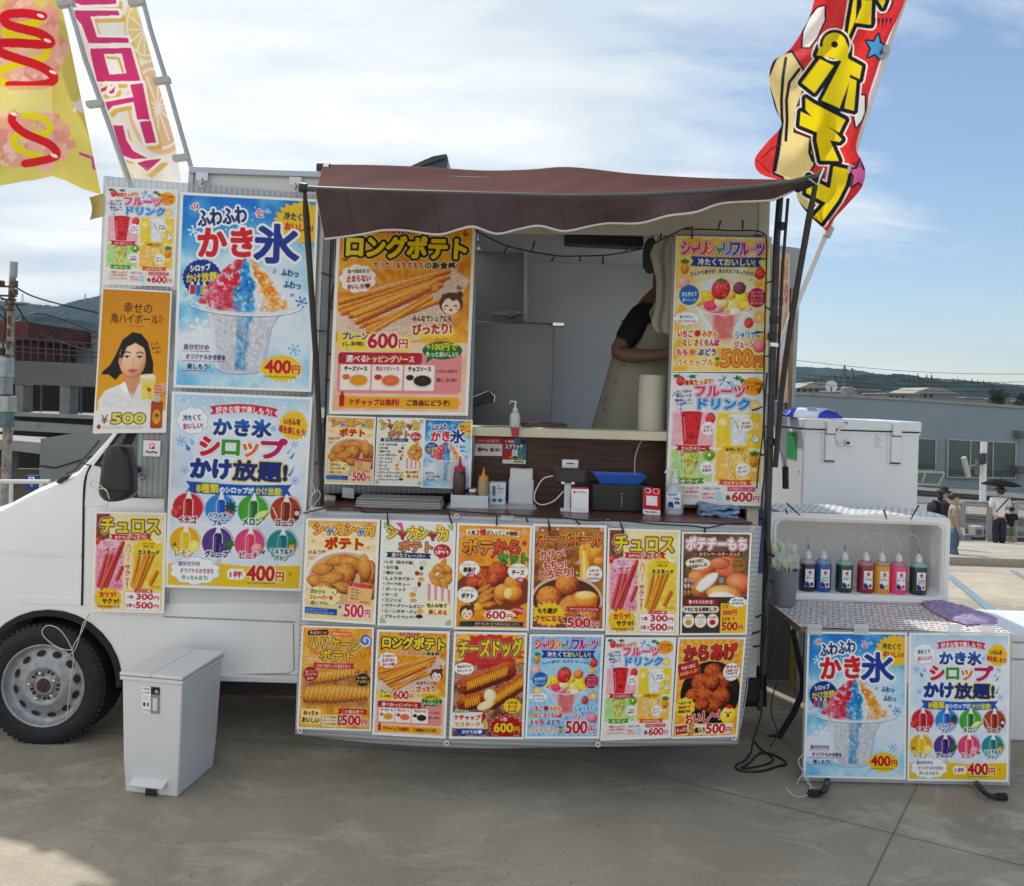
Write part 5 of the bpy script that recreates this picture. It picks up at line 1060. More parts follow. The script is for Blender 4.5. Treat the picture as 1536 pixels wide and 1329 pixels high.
hz_m = bpy.data.materials.new('haze_air'); hz_m.use_nodes = True; nt = hz_m.node_tree; nt.nodes.remove(nt.nodes['Principled BSDF'])
pv = nt.nodes.new('ShaderNodeVolumePrincipled'); pv.inputs['Color'].default_value = (.62,.80,1,1); pv.inputs['Density'].default_value = .00009; pv.inputs['Anisotropy'].default_value = 0; nt.links.new(pv.outputs[0],nt.nodes['Material Output'].inputs['Volume'])
g = MB(); g.box(-5200,-230,-10.5,5200,5300,460); tag(g.build('haze',hz_m),kind='stuff')
# ------------------------------------------------------------------ town behind, left
def slab(mb,q,Y,d):           # outline given in photo pixels standing at distance Y, d metres thick behind
 mb.prism([at(x,y,Y) for x,y in q],(0,d,0)); return mb
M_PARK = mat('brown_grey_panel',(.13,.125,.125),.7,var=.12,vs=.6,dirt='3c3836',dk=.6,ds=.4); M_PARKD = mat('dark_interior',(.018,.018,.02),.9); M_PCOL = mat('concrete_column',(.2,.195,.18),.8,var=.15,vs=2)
M_LEDGE = mat('pale_ledge',(.30,.30,.29),.8,var=.1,vs=2,dirt='6c665c',dk=.55,ds=1); M_RAILD = mat('dark_railing',(.05,.05,.055),.6); M_OLDW = mat('streaked_old_wall',(.33,.36,.37),.85,var=.15,vs=.6,dirt='4c4038',dk=.60,ds=.5)
M_RUST = mat('rusty_brown_cladding',(.12,.03,.022),.8,var=.4,vs=1); M_GREY = mat('grey_render',(.20,.21,.215),.8,var=.12,vs=.5,dirt='4c4c4c',dk=.6,ds=.4)
t = thing('parking_building',at(90,700,34),'dark grey parking building with deep open bays behind the van','building')
slab(MB(),[(-120,536),(23,541),(200,548),(400,556),(400,592),(200,582),(23,576),(-120,570)],34,.5).build('parapet',M_PARK,t)
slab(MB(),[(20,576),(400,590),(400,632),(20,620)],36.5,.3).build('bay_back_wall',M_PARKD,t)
for x, w in ((23,12),(90,15),(215,14),(330,14)): slab(MB(),[(x,576),(x+w,577),(x+w-1,627),(x-1,625)],34.05,.7).build('column',M_PCOL,t)
slab(MB(),[(20,618),(400,634),(400,639),(20,624)],33.7,3.1).build('ledge',M_LEDGE,t)
for i in range(9):
 x = 30 + i * 30; slab(MB(),[(x,578),(x+1.5,578),(x+1.5,620),(x,620)],35.2,.1).build('window_bar',M_PARK,t)
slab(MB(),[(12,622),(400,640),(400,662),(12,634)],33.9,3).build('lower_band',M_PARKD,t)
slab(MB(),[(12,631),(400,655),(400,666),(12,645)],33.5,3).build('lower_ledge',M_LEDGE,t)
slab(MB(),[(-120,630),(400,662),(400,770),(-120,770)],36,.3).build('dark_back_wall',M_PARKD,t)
g = MB()
for i in range(26): x = 23 + i * 11.5; g.tube([at(x,545+.04*i*11.5-5,34.2),at(x,508+i*.7,34.2)],.03,5)
for y in (507,520,527): g.tube([at(23,y,34.2),at(330,y+22,34.2)],.03,5)
g.build('roof_railing',M_RAILD,t)
t = thing('old_warehouse',at(100,545,46),'old pale warehouse wall with rust streaks under the hills','building')
slab(MB(),[(40,495),(150,502),(400,520),(400,560),(40,550)],46,6).build('wall',M_OLDW,t)
slab(MB(),[(40,494),(150,500),(400,518),(400,522),(150,506),(40,500)],45.9,6.3).build('wall_top',mat('mossy_concrete',(.14,.135,.12),.9,var=.5,vs=3),t)
slab(MB(),[(45,524),(75,526),(75,535),(45,533)],45.9,.2).build('window',M_PARKD,t)
slab(MB(),[(42,488),(84,491),(84,498),(42,497)],52,5).build('green_roof',mat('dark_green_roof',(.03,.06,.05),.6),t)
t = thing('brick_red_building',at(10,640,40),'rust red block standing at the left behind the pole','building')
slab(MB(),[(-150,478),(0,481),(42,483),(42,510),(20,510),(14,640),(-150,630)],40,6).build('wall',M_RUST,t)
slab(MB(),[(-150,508),(11,512),(10,560),(-150,556)],39.9,.3).build('pale_wall',M_OLDW,t)
for x in (-60,-30,0): slab(MB(),[(x,522),(x+10,523),(x+10,534),(x,533)],39.7,.2).build('window',M_PARKD,t)
t = thing('ramp_wall',at(120,715,22),'smooth grey concrete ramp wall rising beside the windscreen','wall')
slab(MB(),[(61,658),(110,650),(200,632),(330,610),(330,735),(58,735)],22,.4).build('wall',M_GREY,t)
slab(MB(),[(60,698),(83,701),(140,683),(330,640),(330,642),(140,685),(83,703),(60,700)],21.97,.03).build('joint_strip',M_PARKD,t)
t = thing('road_bridge',at(30,690,27),'pale concrete road bridge deck crossing behind the bonnet','bridge')
slab(MB(),[(-150,650),(12,660),(61,664),(61,681),(12,675),(-150,668)],27,2).build('deck',M_LEDGE,t)
slab(MB(),[(2,676),(12,677),(10,735),(0,735)],27.3,.6).build('column',M_PCOL,t)
slab(MB(),[(-150,700),(61,704),(61,752),(-150,752)],29,.3).build('side_wall',mat('low_tan_wall',(.16,.13,.1),.9,var=.2,vs=1),t)
g = MB(); g.tube([at(-60,722,12),at(75,722.5,12)],.035,8); 
for x in (-50,-2,17,62): g.tube([at(x,722,12),at(x-1,770,12)],.03,6)
tag(g.build('guard_rail',mat('white_rail',(.65,.65,.63),.5),loc=at(10,770,12)),'thin white guard rail running behind the bonnet','railing')
t = thing('parking_sign',at(48,760,18),'blue parking sign with a white letter behind the bonnet','sign')
cv = Canvas(200,220,.3,bg='1c5c9c'); cv.rrect(50,25,145,120,8,'f4f6f8'); cv.text('P',76,42,120,102,'1c5c9c',5); cv.text('場',80,145,120,190,'f0f4f8',4)
slab(MB(),[(38,713),(57,713),(56,733),(38,733)],18,.08).build('panel',mat('sign_blue',(.02,.09,.22),.5),t)
poster(cv,[(38,713),(57,713),(56,733),(38,733)],17.98,None,0,2.2,0,name='sign_face',parent=t)
MB().tube([at(47,733,18.04),at(46,775,18.04)],.04,8).build('post',M_RAILD,t)
# utility pole
t = thing('utility_pole',at(10,760,16),'rusty utility pole with crossarms and wires at the left edge','utility pole')
M_POLE = mat('rusty_pole',(.30,.28,.25),.85,var=.25,vs=8,dirt='5c2c1c',dk=.5,ds=6)
MB().tube([at(20.5,393,16),at(18,430,16),at(15,520,16),at(11,640,16),at(8,770,16)],[.062,.065,.075,.085,.09],12).build('pole',M_POLE,t)
MB().tube([at(21,393,16),at(20,416,16)],.075,12).build('cap',mat('grey_tube',(.35,.36,.36),.6),t)
for y, x0, x1 in ((430,-30,26),(444,-10,25),(450,2,24),(457,8,38),(465,0,22),(514,-8,18)): MB().tube([at(x0,y-1,15.9),at(x1,y,15.9)],.022,6).build('crossarm',M_DMETAL,t)
for i, (x,y) in enumerate(((-6,428),(-1,428),(4,429),(24,429),(24,442))): MB().lathe([(.03,0),(.05,.03),(.03,.06),(.05,.09),(.02,.12)],at(x,y,15.9),8).build('insulator',mat('insulator_brown',(.05,.04,.035),.3),t)
rs = random.Random(2)
for i in range(11):
 y = 436 + i * 19; x = 19 - i * .9; MB().tube([at(x-3,y,15.86),at(x-3.4,y+12,15.86)],.03,6).build('rust_band',M_RUST,t)
for x0, y0, x1, y1, nm, c in ((-14,536,8,566,'transformer',(.30,.37,.38)),(-16,566,6,592,'grey_box',(.27,.30,.30)),(-14,594,12,618,'junction_box',(.36,.37,.35)),(-12,618,8,642,'louvre_box',(.10,.17,.17))):
 slab(MB(),[(x0,y0),(x1,y0),(x1,y1),(x0,y1)],15.7,.3).build(nm,mat('pole_'+nm,c,.6,var=.2,vs=6),t,bev=.02)
wires = [[(-40,410),(0,472),(25,482),(52,469),(90,478),(148,500),(300,560)],[(-30,440),(0,446),(10,452),(16,470),(14,500)],[(-30,452),(2,460),(8,480),(4,530)],[(24,431),(60,448),(150,470),(300,500)],[(-20,520),(6,512),(16,516)],[(24,457),(60,500),(150,530),(300,560)]]
for w in wires: MB().tube(catmull([at(x,y,15.9+max(0,x)*.02) for x,y in w],5),.018,5).build('wire',M_CABLE,t)
t = thing('street_lamp',at(12,760,20),'slim grey street lamp in front of the bridge','street lamp')
MB().tube([at(17,643,20),at(14,700,20),at(11,775,20)],.05,8).build('pole',mat('grey_tube',(.35,.36,.36),.6),t); slab(MB(),[(-2,642),(8,641),(8,646),(-2,648)],19.9,.3).build('lamp_head',M_WPLAST,t,bev=.02); MB().tube([at(6,643.5,20),at(18,644,20)],.03,6).build('arm',mat('grey_tube',(.35,.36,.36),.6),t)
for x, y0, lab in ((34,440,'lattice radio mast on the left hill, nearer the pole'),(128,440,'lattice radio mast on the hill crest beside the posters')):
 g = MB(); b = at(x-.5,y0+14,1050); a = at(x,y0,1050)
 for dx in (-2,2): g.tube([b+Vector((dx,0,0)),a],.35,4)
 for k in range(5): h = b.lerp(a,k/5); w = 2 * (1-k/5); g.tube([h-Vector((w,0,0)),h+Vector((w,0,0))],.25,4)
 tag(g.build('radio_mast',mat('mast_steel',(.25,.26,.28),.6),loc=b),lab,'radio mast')
# far right town
M_BLUEW = mat('blue_grey_render',(.25,.30,.335),.75,var=.08,vs=.15,dirt='5c6870',dk=.62,ds=.2,bump=.3,bs=6); M_FRAME = mat('pale_window_frame',(.42,.42,.39),.5); M_CURT = mat('green_white_curtain',(.33,.40,.38),.9,var=.15,vs=3,aniso=(6,1,.2)); M_PGL = mat('dim_pane',(.10,.14,.14),.08,spec=.8,trans=.0,alpha=.45)
t = thing('office_building',at(1450,750,45),'blue grey office building with wide curtained windows beyond the deck','building')
slab(MB(),[(1100,585),(1160,588),(1380,600),(1700,622),(1700,800),(1380,765),(1100,740)],45,10).build('wall',M_BLUEW,t)
slab(MB(),[(1100,583),(1160,586),(1380,598),(1700,620),(1700,624),(1380,602),(1160,590),(1100,587)],44.9,10.3).build('coping',M_LEDGE,t)
for x0, y0, x1, y1, n in ((1345,656,1404,705,2),(1422,659,1524,716,3),(1570,668,1660,722,3)):
 dy = lambda x: (x-x0) * .05; P = [(x0,y0),(x1,y0+dy(x1)),(x1-1,y1+dy(x1)*.3),(x0-1,y1)]
 f = MB()
 for a, b in zip(P,P[1:]+P[:1]): f.tube([at(*a,44.85),at(*b,44.85)],.05,4)
 fr = f.build('window',M_FRAME,t); slab(MB(),P,44.9,.1).build('curtain',M_CURT,fr)
 slab(MB(),P,44.86,.02).build('pane',M_PGL,fr)
 b = MB()
 for k in range(1,n+1):
  x = x0 + (x1-x0) * k / (n+.0); b.tube([at(x,y0+dy(x),44.82),at(x-1,y1+dy(x)*.3,44.82)],.04,4)
 tag(b.build('mullion',M_FRAME,fr),kind='stuff')
 s_ = MB()
 for k in (7,11): s_.tube([at(x0,y1-k,44.78),at(x1,y1-k+3,44.78)],.025,4)
 s_.build('guard_bar',M_RAILD,fr)
for x, y in ((1533,652),(1531,705)): slab(MB(),[(x-3,y-6),(x+10,y-5),(x+10,y+6),(x-3,y+5)],44.3,.6).build('vent_hood',M_PARK,t,bev=.05)
t = thing('skylight',at(1395,735,41),'sloping glass skylight with white frame under the left office window','skylight')
f = MB(); P = [(1374,708),(1416,709),(1408,727),(1374,725)]
for a, b in zip(P,P[1:]+P[:1]): f.tube([at(*a,41),at(*b,41)],.07,4)
f.tube([at(1388,708,41),at(1382,726,41)],.07,4); f.build('frame',M_FRAME,t)
slab(MB(),P,41.05,.05).build('pane',mat('skylight_glass',(.14,.21,.20),.1,spec=.8),t); slab(MB(),[(1370,727),(1412,729),(1408,742),(1370,738)],41.2,1.5).build('base',M_BLUEW,t)
M_ROOF = mat('grey_tin_roof',(.15,.145,.135),.7,var=.25,vs=.4,dirt='6c665c',dk=.6,ds=.8); M_ROOF2 = mat('pale_roof',(.30,.28,.24),.75,var=.1,vs=.5)
for i, (q,Y,m,lab) in enumerate((([(1340,730),(1400,738),(1600,752),(1600,768),(1340,752)],38,M_ROOF,'low grey tin roof directly under the office wall'),([(1340,750),(1600,768),(1600,782),(1340,764)],35,M_ROOF,'ribbed grey shed roof behind the railing, second row'),([(1350,764),(1600,780),(1600,802),(1350,786)],31,M_ROOF2,'pale tan roof strip behind the mesh railing'),([(1350,786),(1600,802),(1600,850),(1350,850)],29,mat('dark_shed_wall',(.06,.06,.062),.8,var=.3,vs=1),'dark shed wall seen through the mesh railing'))):
 t = thing('low_shed',at(1480,q[2][1],Y),lab,'shed','low sheds below the parking deck')
 slab(MB(),q,Y,3).build('roof' if i < 3 else 'wall',m,t)
 if i < 3:
  g = MB()
  for k in range(3): yy = 4 + k * 5; g.tube([at(1345,q[0][1]+yy-1,Y-.05),at(1600,q[1][1]+yy+12*(i == 0),Y-.05)],.04,4)
  g.build('roof_edge',M_RAILD,t)
for x0, y0, x1, y1, nm in ((1462,790,1476,806,'air_unit'),(1398,795,1412,808,'air_unit')):
 t = thing('air_unit',at(x0,y1,28.5),'air conditioner unit '+('behind the railing post' if x0 > 1450 else 'beside the standing girl'),'air conditioner'); slab(MB(),[(x0,y0),(x1,y0),(x1,y1),(x0,y1)],28.5,.4).build('case',M_FRAME,t,bev=.02)
 c_ = at((x0+x1)/2,(y0+y1)/2,28.47); MB().lathe([(.12,0),(.12,.02)],c_,16,'Y').build('fan_grille',M_DMETAL,t)
# roofs and small blocks over the office roof line
rs = random.Random(11)
blk = [((1170,578),26,20,'ffffff'),((1200,576),60,24,0),((1262,583),20,16,0),((1285,580),36,18,0),((1330,586),50,12,0),((1372,584),64,18,0),((1450,592),26,12,0),((1476,597),24,12,0),((1512,594),30,16,0),((1560,598),40,16,0)]
for i, ((x,y),w,h,_) in enumerate(blk):
 Y = 120 + rs.uniform(0,60); c = rs.choice([(.30,.29,.27),(.22,.21,.2),(.42,.42,.4),(.27,.24,.2)])
 t = thing('town_house',at(x+w/2,y+h,Y),('wide low roofs with white trim left above the office wall','grey block roof beside the antenna mast','small pale block right of the antenna mast','flat roofed block behind the office roof edge','long brown flat roof above the office wall','pale hipped roof above the curtained windows','tiny white roofed block near the dark trees','small grey roof left of the dark trees','low roof between the two dark trees','low grey block at the right frame edge')[i],'building','town buildings beyond the office roof')
 slab(MB(),[(x,y+5),(x+w,y+6),(x+w,y+h+12),(x,y+h+12)],Y,8).build('wall',mat('town_wall_%d' % (i % 4),c,.85,var=.1,vs=.3),t)
 if i in (1,5): slab(MB(),[(x-3,y+6),(x+w*.35,y-3),(x+w*.6,y-3),(x+w+5,y+7)],Y-.3,9).build('roof',M_ROOF2,t)
 else: slab(MB(),[(x-1,y+3),(x+w+1,y+4),(x+w+1,y+6),(x-1,y+5)],Y-.3,9).build('roof',M_LEDGE,t)
 if w > 30:
  for k in range(3): slab(MB(),[(x+5+k*9,y+8),(x+9+k*9,y+8),(x+9+k*9,y+11),(x+5+k*9,y+11)],Y-.1,.2).build('window',M_PARKD,t)
t = thing('antenna_mast',at(1268,600,90),'antenna mast with water tank above the office roof','antenna')
g = MB(); g.tube([at(1267,548,90),at(1266,600,90)],.12,6); g.tube([at(1278,552,90),at(1277,570,90)],.1,6)
for y in (556,562): g.tube([at(1263,y,90),at(1271,y,90)],.08,5)
g.build('mast',M_ROOF,t); MB().lathe([(.7,0),(.75,.8),(.6,1.0)],at(1271,592,89),12).build('tank',M_ROOF2,t)
t = thing('satellite_dish',at(1247,585,95),'white dish on a small rooftop frame left of the antenna','satellite dish'); MB().lathe([(.1,.3),(.7,.1),(.8,0),(.7,.05)],at(1247,579,95),14,'Y').build('dish',M_WPLAST,t); MB().tube([at(1247,580,95),at(1247,590,95)],.1,5).build('leg',M_ROOF,t)
# trees at the far right
M_LEAF = mat('dark_conifer_leaves',(.020,.034,.018),.8,var=.5,vs=1.5); M_TRUNK = mat('tree_bark',(.06,.045,.035),.9,var=.3,vs=10)
def tree(px,py,Y,hpx,wpx,seed,lab):
 rs = random.Random(seed); b = at(px,py,Y); h = hpx * Y / FPX; w = wpx * Y / FPX; t = thing('dark_tree',b,lab,'tree','dark trees beyond the office roof')
 tr = MB(); tr.tube([b-Vector((0,0,3)),b+Vector((.1,0,h*.5)),b+Vector((0,0,h*.9))],[w*.05,w*.035,w*.01],7)
 for k in range(6): a = rs.uniform(0,6.3); z = h * rs.uniform(.2,.7); tr.tube([b+Vector((0,0,z)),b+Vector((math.cos(a)*w*.35,math.sin(a)*w*.35,z+h*.12))],w*.012,4)
 tr.build('trunk',M_TRUNK,t); g = MB(); cl = [(rs.uniform(-.36,.36),rs.uniform(-.3,.3),rs.uniform(.1,.9)) for _ in range(34)]
 for cx, cy, cz in cl:
  k = (1.15-abs(cz-.35)) ; r = w * .13 * k; c0 = b + Vector((cx*w*k,cy*w*k,cz*h))
  for j in range(95):
   d = Vector((rs.gauss(0,1),rs.gauss(0,1),rs.gauss(0,1))).normalized() * r * rs.uniform(.5,1.15); p = c0 + d; s_ = w * rs.uniform(.012,.028)
   u = Vector((rs.uniform(-1,1),rs.uniform(-1,1),rs.uniform(-1,1))).normalized(); v = u.cross(Vector((rs.uniform(-1,1),rs.uniform(-1,1),rs.uniform(-1,1)))).normalized()
   g.add([p-u*s_,p+v*s_,p+u*s_,p-v*s_*.7],[(0,1,2,3)])
 g.build('crown',M_LEAF,t)
tree(1496,614,110,32,34,1,'dark bushy tree over the office roof, further left of two'); tree(1537,615,115,27,30,2,'dark bushy tree cut by the right frame edge')
for i in range(34):
 x = 1205 + i * 9.7 + rs.uniform(-3,3); hh = rs.uniform(5,11); Y = 700; b = at(x,np.interp(x,[1200,1300,1380,1444,1540],[572,564,568,573,583])+3,Y); s_ = Y / FPX; g = MB(); h = hh * s_; w = h * rs.uniform(.22,.32)
 g.tube([b,b+Vector((0,0,h*.3))],w*.12,5)
 for k in range(5): z = h * (.12+k*.18); r = w * (1-k*.19); g.lathe([(r,z),(r*.75,z+h*.06),(r*.2,z+h*.24)],b,7)
 tag(g.build('conifer',M_LEAF,loc=b),'small dark conifer on the crest of the wooded ridge','tree','conifers along the far ridge')
for i, (a,b_) in enumerate((((1190,560),(1560,572)),((1190,566),(1560,578)),((1190,573),(1560,585)),((1190,540),(1560,561)))):
 P = [at(a[0]+(b_[0]-a[0])*k/12,a[1]+(b_[1]-a[1])*k/12+7*math.sin(math.pi*k/12),70) for k in range(13)]
 tag(MB().tube(P,.022,5).build('power_line',M_CABLE,loc=P[0]),'thin black overhead wire crossing in front of the far hills','wire','overhead wires before the hills')
# railing and camera post at the deck edge
M_GALV = mat('galvanised_steel',(.34,.35,.35),.5,.5,var=.1,vs=10)
for x0, x1, lab in ((1358,1444,'grey mesh railing panel behind the girl'),(1444,1484,'grey mesh railing panel between the girl and the umbrella'),(1484,1522,'grey mesh railing panel hidden behind the white shirt'),(1522,1600,'grey mesh railing panel at the right edge')):
 Y = 21.3; t = thing('railing',at(x0,818,Y),lab,'railing','railing panels at the deck edge'); zt = at(x0,753,Y).z; zb = gz(21.5) + .16; X0, X1 = at(x0,780,Y).x, at(x1,780,Y).x
 MB().tube([(X0,Y,zt),(X1,Y,zt)],.04,8).build('top_rail',M_GALV,t); MB().tube([(X0,Y,zb+.18),(X1,Y,zb+.18)],.025,6).build('bottom_rail',M_GALV,t); MB().box(X0-.06,Y-.05,zb,X0+.06,Y+.05,zt+.02).build('post',M_GALV,t,bev=.01)
 g = MB(); n = int((X1-X0)/.07)
 for k in range(n): x = X0 + .05 + k * .07; g.box(x,Y-.004,zb+.2,x+.008,Y+.004,zt-.04)
 for k in range(14): z = zb + .22 + k * (zt-zb-.3) / 13; g.box(X0,Y-.005,z,X1,Y+.005,z+.008)
 tag(g.build('mesh',M_GALV,t),kind='stuff')
tag(MB().box(-2,21.35,gz(21.5)-.2,13.5,21.5,gz(21.5)+.35).build('deck_kerb',mat('bluish_kerb',(.30,.35,.40),.7,var=.1,vs=2),loc=(5,21.4,gz(21.5))),'low blue grey kerb under the mesh railing','kerb')
t = thing('camera_post',at(1474,770,24),'white post carrying a camera bracket above the railing','post')
MB().tube([at(1476,663,24),at(1475,690,24),at(1474,757,24)],.1,12).build('post',M_WPLAST,t); MB().box(*at(1466,758,23.9),*(at(1482,755,24.2))).build('foot_plate',M_GALV,t)
slab(MB(),[(1445,687),(1450,685),(1457,715),(1453,717)],23.8,.15).build('side_arm',M_FRAME,t); slab(MB(),[(1466,690),(1470,690),(1470,712),(1466,712)],23.8,.12).build('antenna_panel',M_PARK,t)
MB().tube([at(1450,700,23.9),at(1476,696,23.9)],.03,6).build('bracket',M_GALV,t); slab(MB(),[(1472,680),(1481,680),(1480,696),(1471,696)],23.75,.2).build('camera_body',M_DMETAL,t,bev=.02)
# ------------------------------------------------------------------ the food truck
T = 3.58
def T3(q,Y=T): return [at(x,y,Y) for x,y in q]
truck = thing('food_truck',gnd(500,1118),'white food truck with serving hatch, covered in menu posters','food truck')
DEPTH = 1.65
def arcpx(cx,cy,r,a0,a1,n): return [(cx+r*math.cos(math.radians(a0+(a1-a0)*i/n)),cy+r*math.sin(math.radians(a0+(a1-a0)*i/n))) for i in range(n+1)]
# cab: swept in slices so that the flanks round over
prof = [(-150,1005),(-168,930),(-150,850),(-105,800),(-50,774),(0,757),(41,735),(81,718),(108,706),(132,680),(157,652),(190,612),(225,572),(247,558),(247,1014),(182,1014)] + arcpx(72,1026,111,-8,-172,14)[0:]
c0 = at(200,850,T)
P0 = [at(x,y,T) for x,y in prof]; sl_ = []
for d, k, zz in ((0,.0,0),(.012,.015,0),(.05,.035,0),(.12,.05,0)): sl_.append((d,k))
MB_cab = MB(); n = len(P0); off = [(0,.055),(.012,.03),(.04,.012),(.10,0),(1.55,0),(1.61,.012),(1.64,.03),(1.65,.055)]
cen = Vector((sum(p.x for p in P0)/n,0,sum(p.z for p in P0)/n)); keep = set(range(13,n))
for d, ins in off:
 for i, p in enumerate(P0):
  q = p.copy(); q.y = T + d
  if i not in keep:                     # only the outer upper contour rolls in, the arch and sill stay
   nx = P0[(i+1) % n] - P0[i-1]; nn = Vector((nx.z,0,-nx.x)).normalized(); q += nn * ins * (1 if (nn.dot(cen-Vector((p.x,0,p.z))) > 0) else-1)
  MB_cab.v.append(tuple(q))
for j in range(len(off)-1):
 for i in range(n): a, b = j * n + i, j * n + (i+1) % n; MB_cab.f.append((a,b,b+n,a+n))
MB_cab.f += [tuple(range(n))[::-1],tuple(range((len(off)-1)*n,len(off)*n))]
cab = MB_cab.build('cab_body',M_WHITE,truck,bev=.006)
# pressed lines and door seam
M_SEAM = mat('panel_gap',(.02,.02,.02),.8)
MB().tube(catmull(T3([(136,699),(129,715),(126,740),(125,800),(124,860),(123,908)],T-.001),4),.0055,6).build('door_seam',M_SEAM,truck)
MB().tube(T3([(118,693),(138,699)],T-.001),.003,5).build('wing_seam',M_SEAM,truck)
MB().prism(T3([(20,893),(122,897),(122,909),(30,906)],T-.004),(0,.02,0)).build('swage_line',M_WHITE,truck,bev=.004,seg=3)
MB().prism(T3([(0,824),(122,830),(122,838),(0,833)],T-.002),(0,.02,0)).build('swage_line',M_WHITE,truck,bev=.002,seg=2)
MB().prism(T3([(83,723),(92,716),(106,712),(100,718),(88,726)],T-.003),(0,.02,0)).build('vent_grille',M_BLACK,truck,bev=.002)
MB().tube(T3([(100,711),(112,706),(150,660)],T+.3),.008,6).build('wiper',M_BLACK,truck)
# side window
wf = MB().prism(T3([(140,698),(174,653),(196,628),(236,592),(246,592),(244,748),(167,746),(150,700)],T-.006),(0,.01,0)).build('window_frame',M_RUB,truck,bev=.002)
MB().prism(T3([(148,697),(177,657),(197,634),(188,655),(176,680),(160,697)],T-.010),(0,.006,0)).build('quarter_pane',mat('reflecting_glass',(.10,.10,.095),.15),wf)
MB().prism(T3([(199,665),(210,640),(240,606),(240,742),(172,740),(172,700)],T-.010),(0,.006,0)).build('pane',mat('greenish_glass',(.10,.16,.155),.08,spec=.8),wf)
MB().prism(T3([(132,699),(150,699),(168,742),(160,760),(126,760)],T-.003),(0,.01,0)).build('door_corner',M_WHITE,truck,bev=.003)
# the door mirror
g = MB(); mr = [(10.5,0),(17,4),(20,14),(23,34),(25,54),(26,66),(26,68),(24,74),(17,80),(9,82)]
v = []
for hw, y in mr:
 cx = 180 - y * .035
 for k in range(16):
  a = k * math.tau / 16; ux = math.copysign(abs(math.cos(a)) ** .6,math.cos(a)); uy = math.copysign(abs(math.sin(a)) ** .7,math.sin(a))
  p = at(cx+ux*hw,668+y,3.32); p.y += uy * .055; v.append(p)
f = [(i*16+k,i*16+(k+1) % 16,(i+1)*16+(k+1) % 16,(i+1)*16+k) for i in range(len(mr)-1) for k in range(16)] + [tuple(range(16))[::-1],tuple(range((len(mr)-1)*16,len(mr)*16))]
mi = MB().add(v,f).build('door_mirror',mat('mirror_housing',(.012,.012,.013),.32,bump=.15,bs=300,coat=.2),truck,smooth=True)
MB().tube([at(158,735,3.268),at(180,738,3.262),at(202,736,3.268)],.0035,6).build('joint_line',M_RUB,mi)
MB().tube([at(190,700,3.36),at(208,705,T)],.018,8).build('mirror_arm',M_BLACK,mi)
# wheel arch lining, sill
g = MB(); A = arcpx(72,1026,110.5,2,-182,20); B = arcpx(70,1028,104,2,-182,20)
g.add(T3(A,T-.006)+T3(B,T-.006)+T3(B,T+.32)+T3(A,T+.02),[(i,i+1,i+22,i+21) for i in range(20)]+[(i+21,i+22,i+43,i+42) for i in range(20)])
g.build('wheel_arch',M_RUB,truck)
MB().prism(T3([(-30,920),(185,920),(185,1030),(-30,1030)],T+.33),(0,.02,0)).build('arch_lining',M_UNDER,truck)
# side below the posters: sill panel with pressed frame, white trim, chassis
MB().prism(T3([(180,905),(463,905),(460,1012),(182,1012)],T-.0045),(0,.03,0)).build('side_panel',M_WHITE,truck,bev=.003)
g = MB()
for w, q in ((.004,[(246,925),(442,933)]),(.003,[(440,936),(441,1005),(432,1010),(340,1012)])): g.tube(T3(q,T-.0045),w,6)
g.build('panel_seam',mat('soft_seam',(.32,.32,.32),.6),truck)
MB().prism(T3([(325,1013),(470,1017),(470,1026),(325,1022)],T-.03),(0,.05,0)).build('sill_trim',M_WPLAST,truck,bev=.004)
MB().prism(T3([(184,1014),(1140,1020),(1135,1052),(184,1040)],T+.06),(0,1.4,0)).build('chassis',M_UNDER,truck)
MB().tube(T3([(330,1036),(480,1040),(1100,1050)],T+.1),.03,8).build('exhaust_pipe',mat('rusty_metal',(.12,.07,.045),.8,var=.4,vs=20),truck)
MB().prism(T3([(184,1012),(190,1012),(188,1060),(182,1058)],T+.02),(0,.22,0)).build('mud_flap',M_RUB,truck)
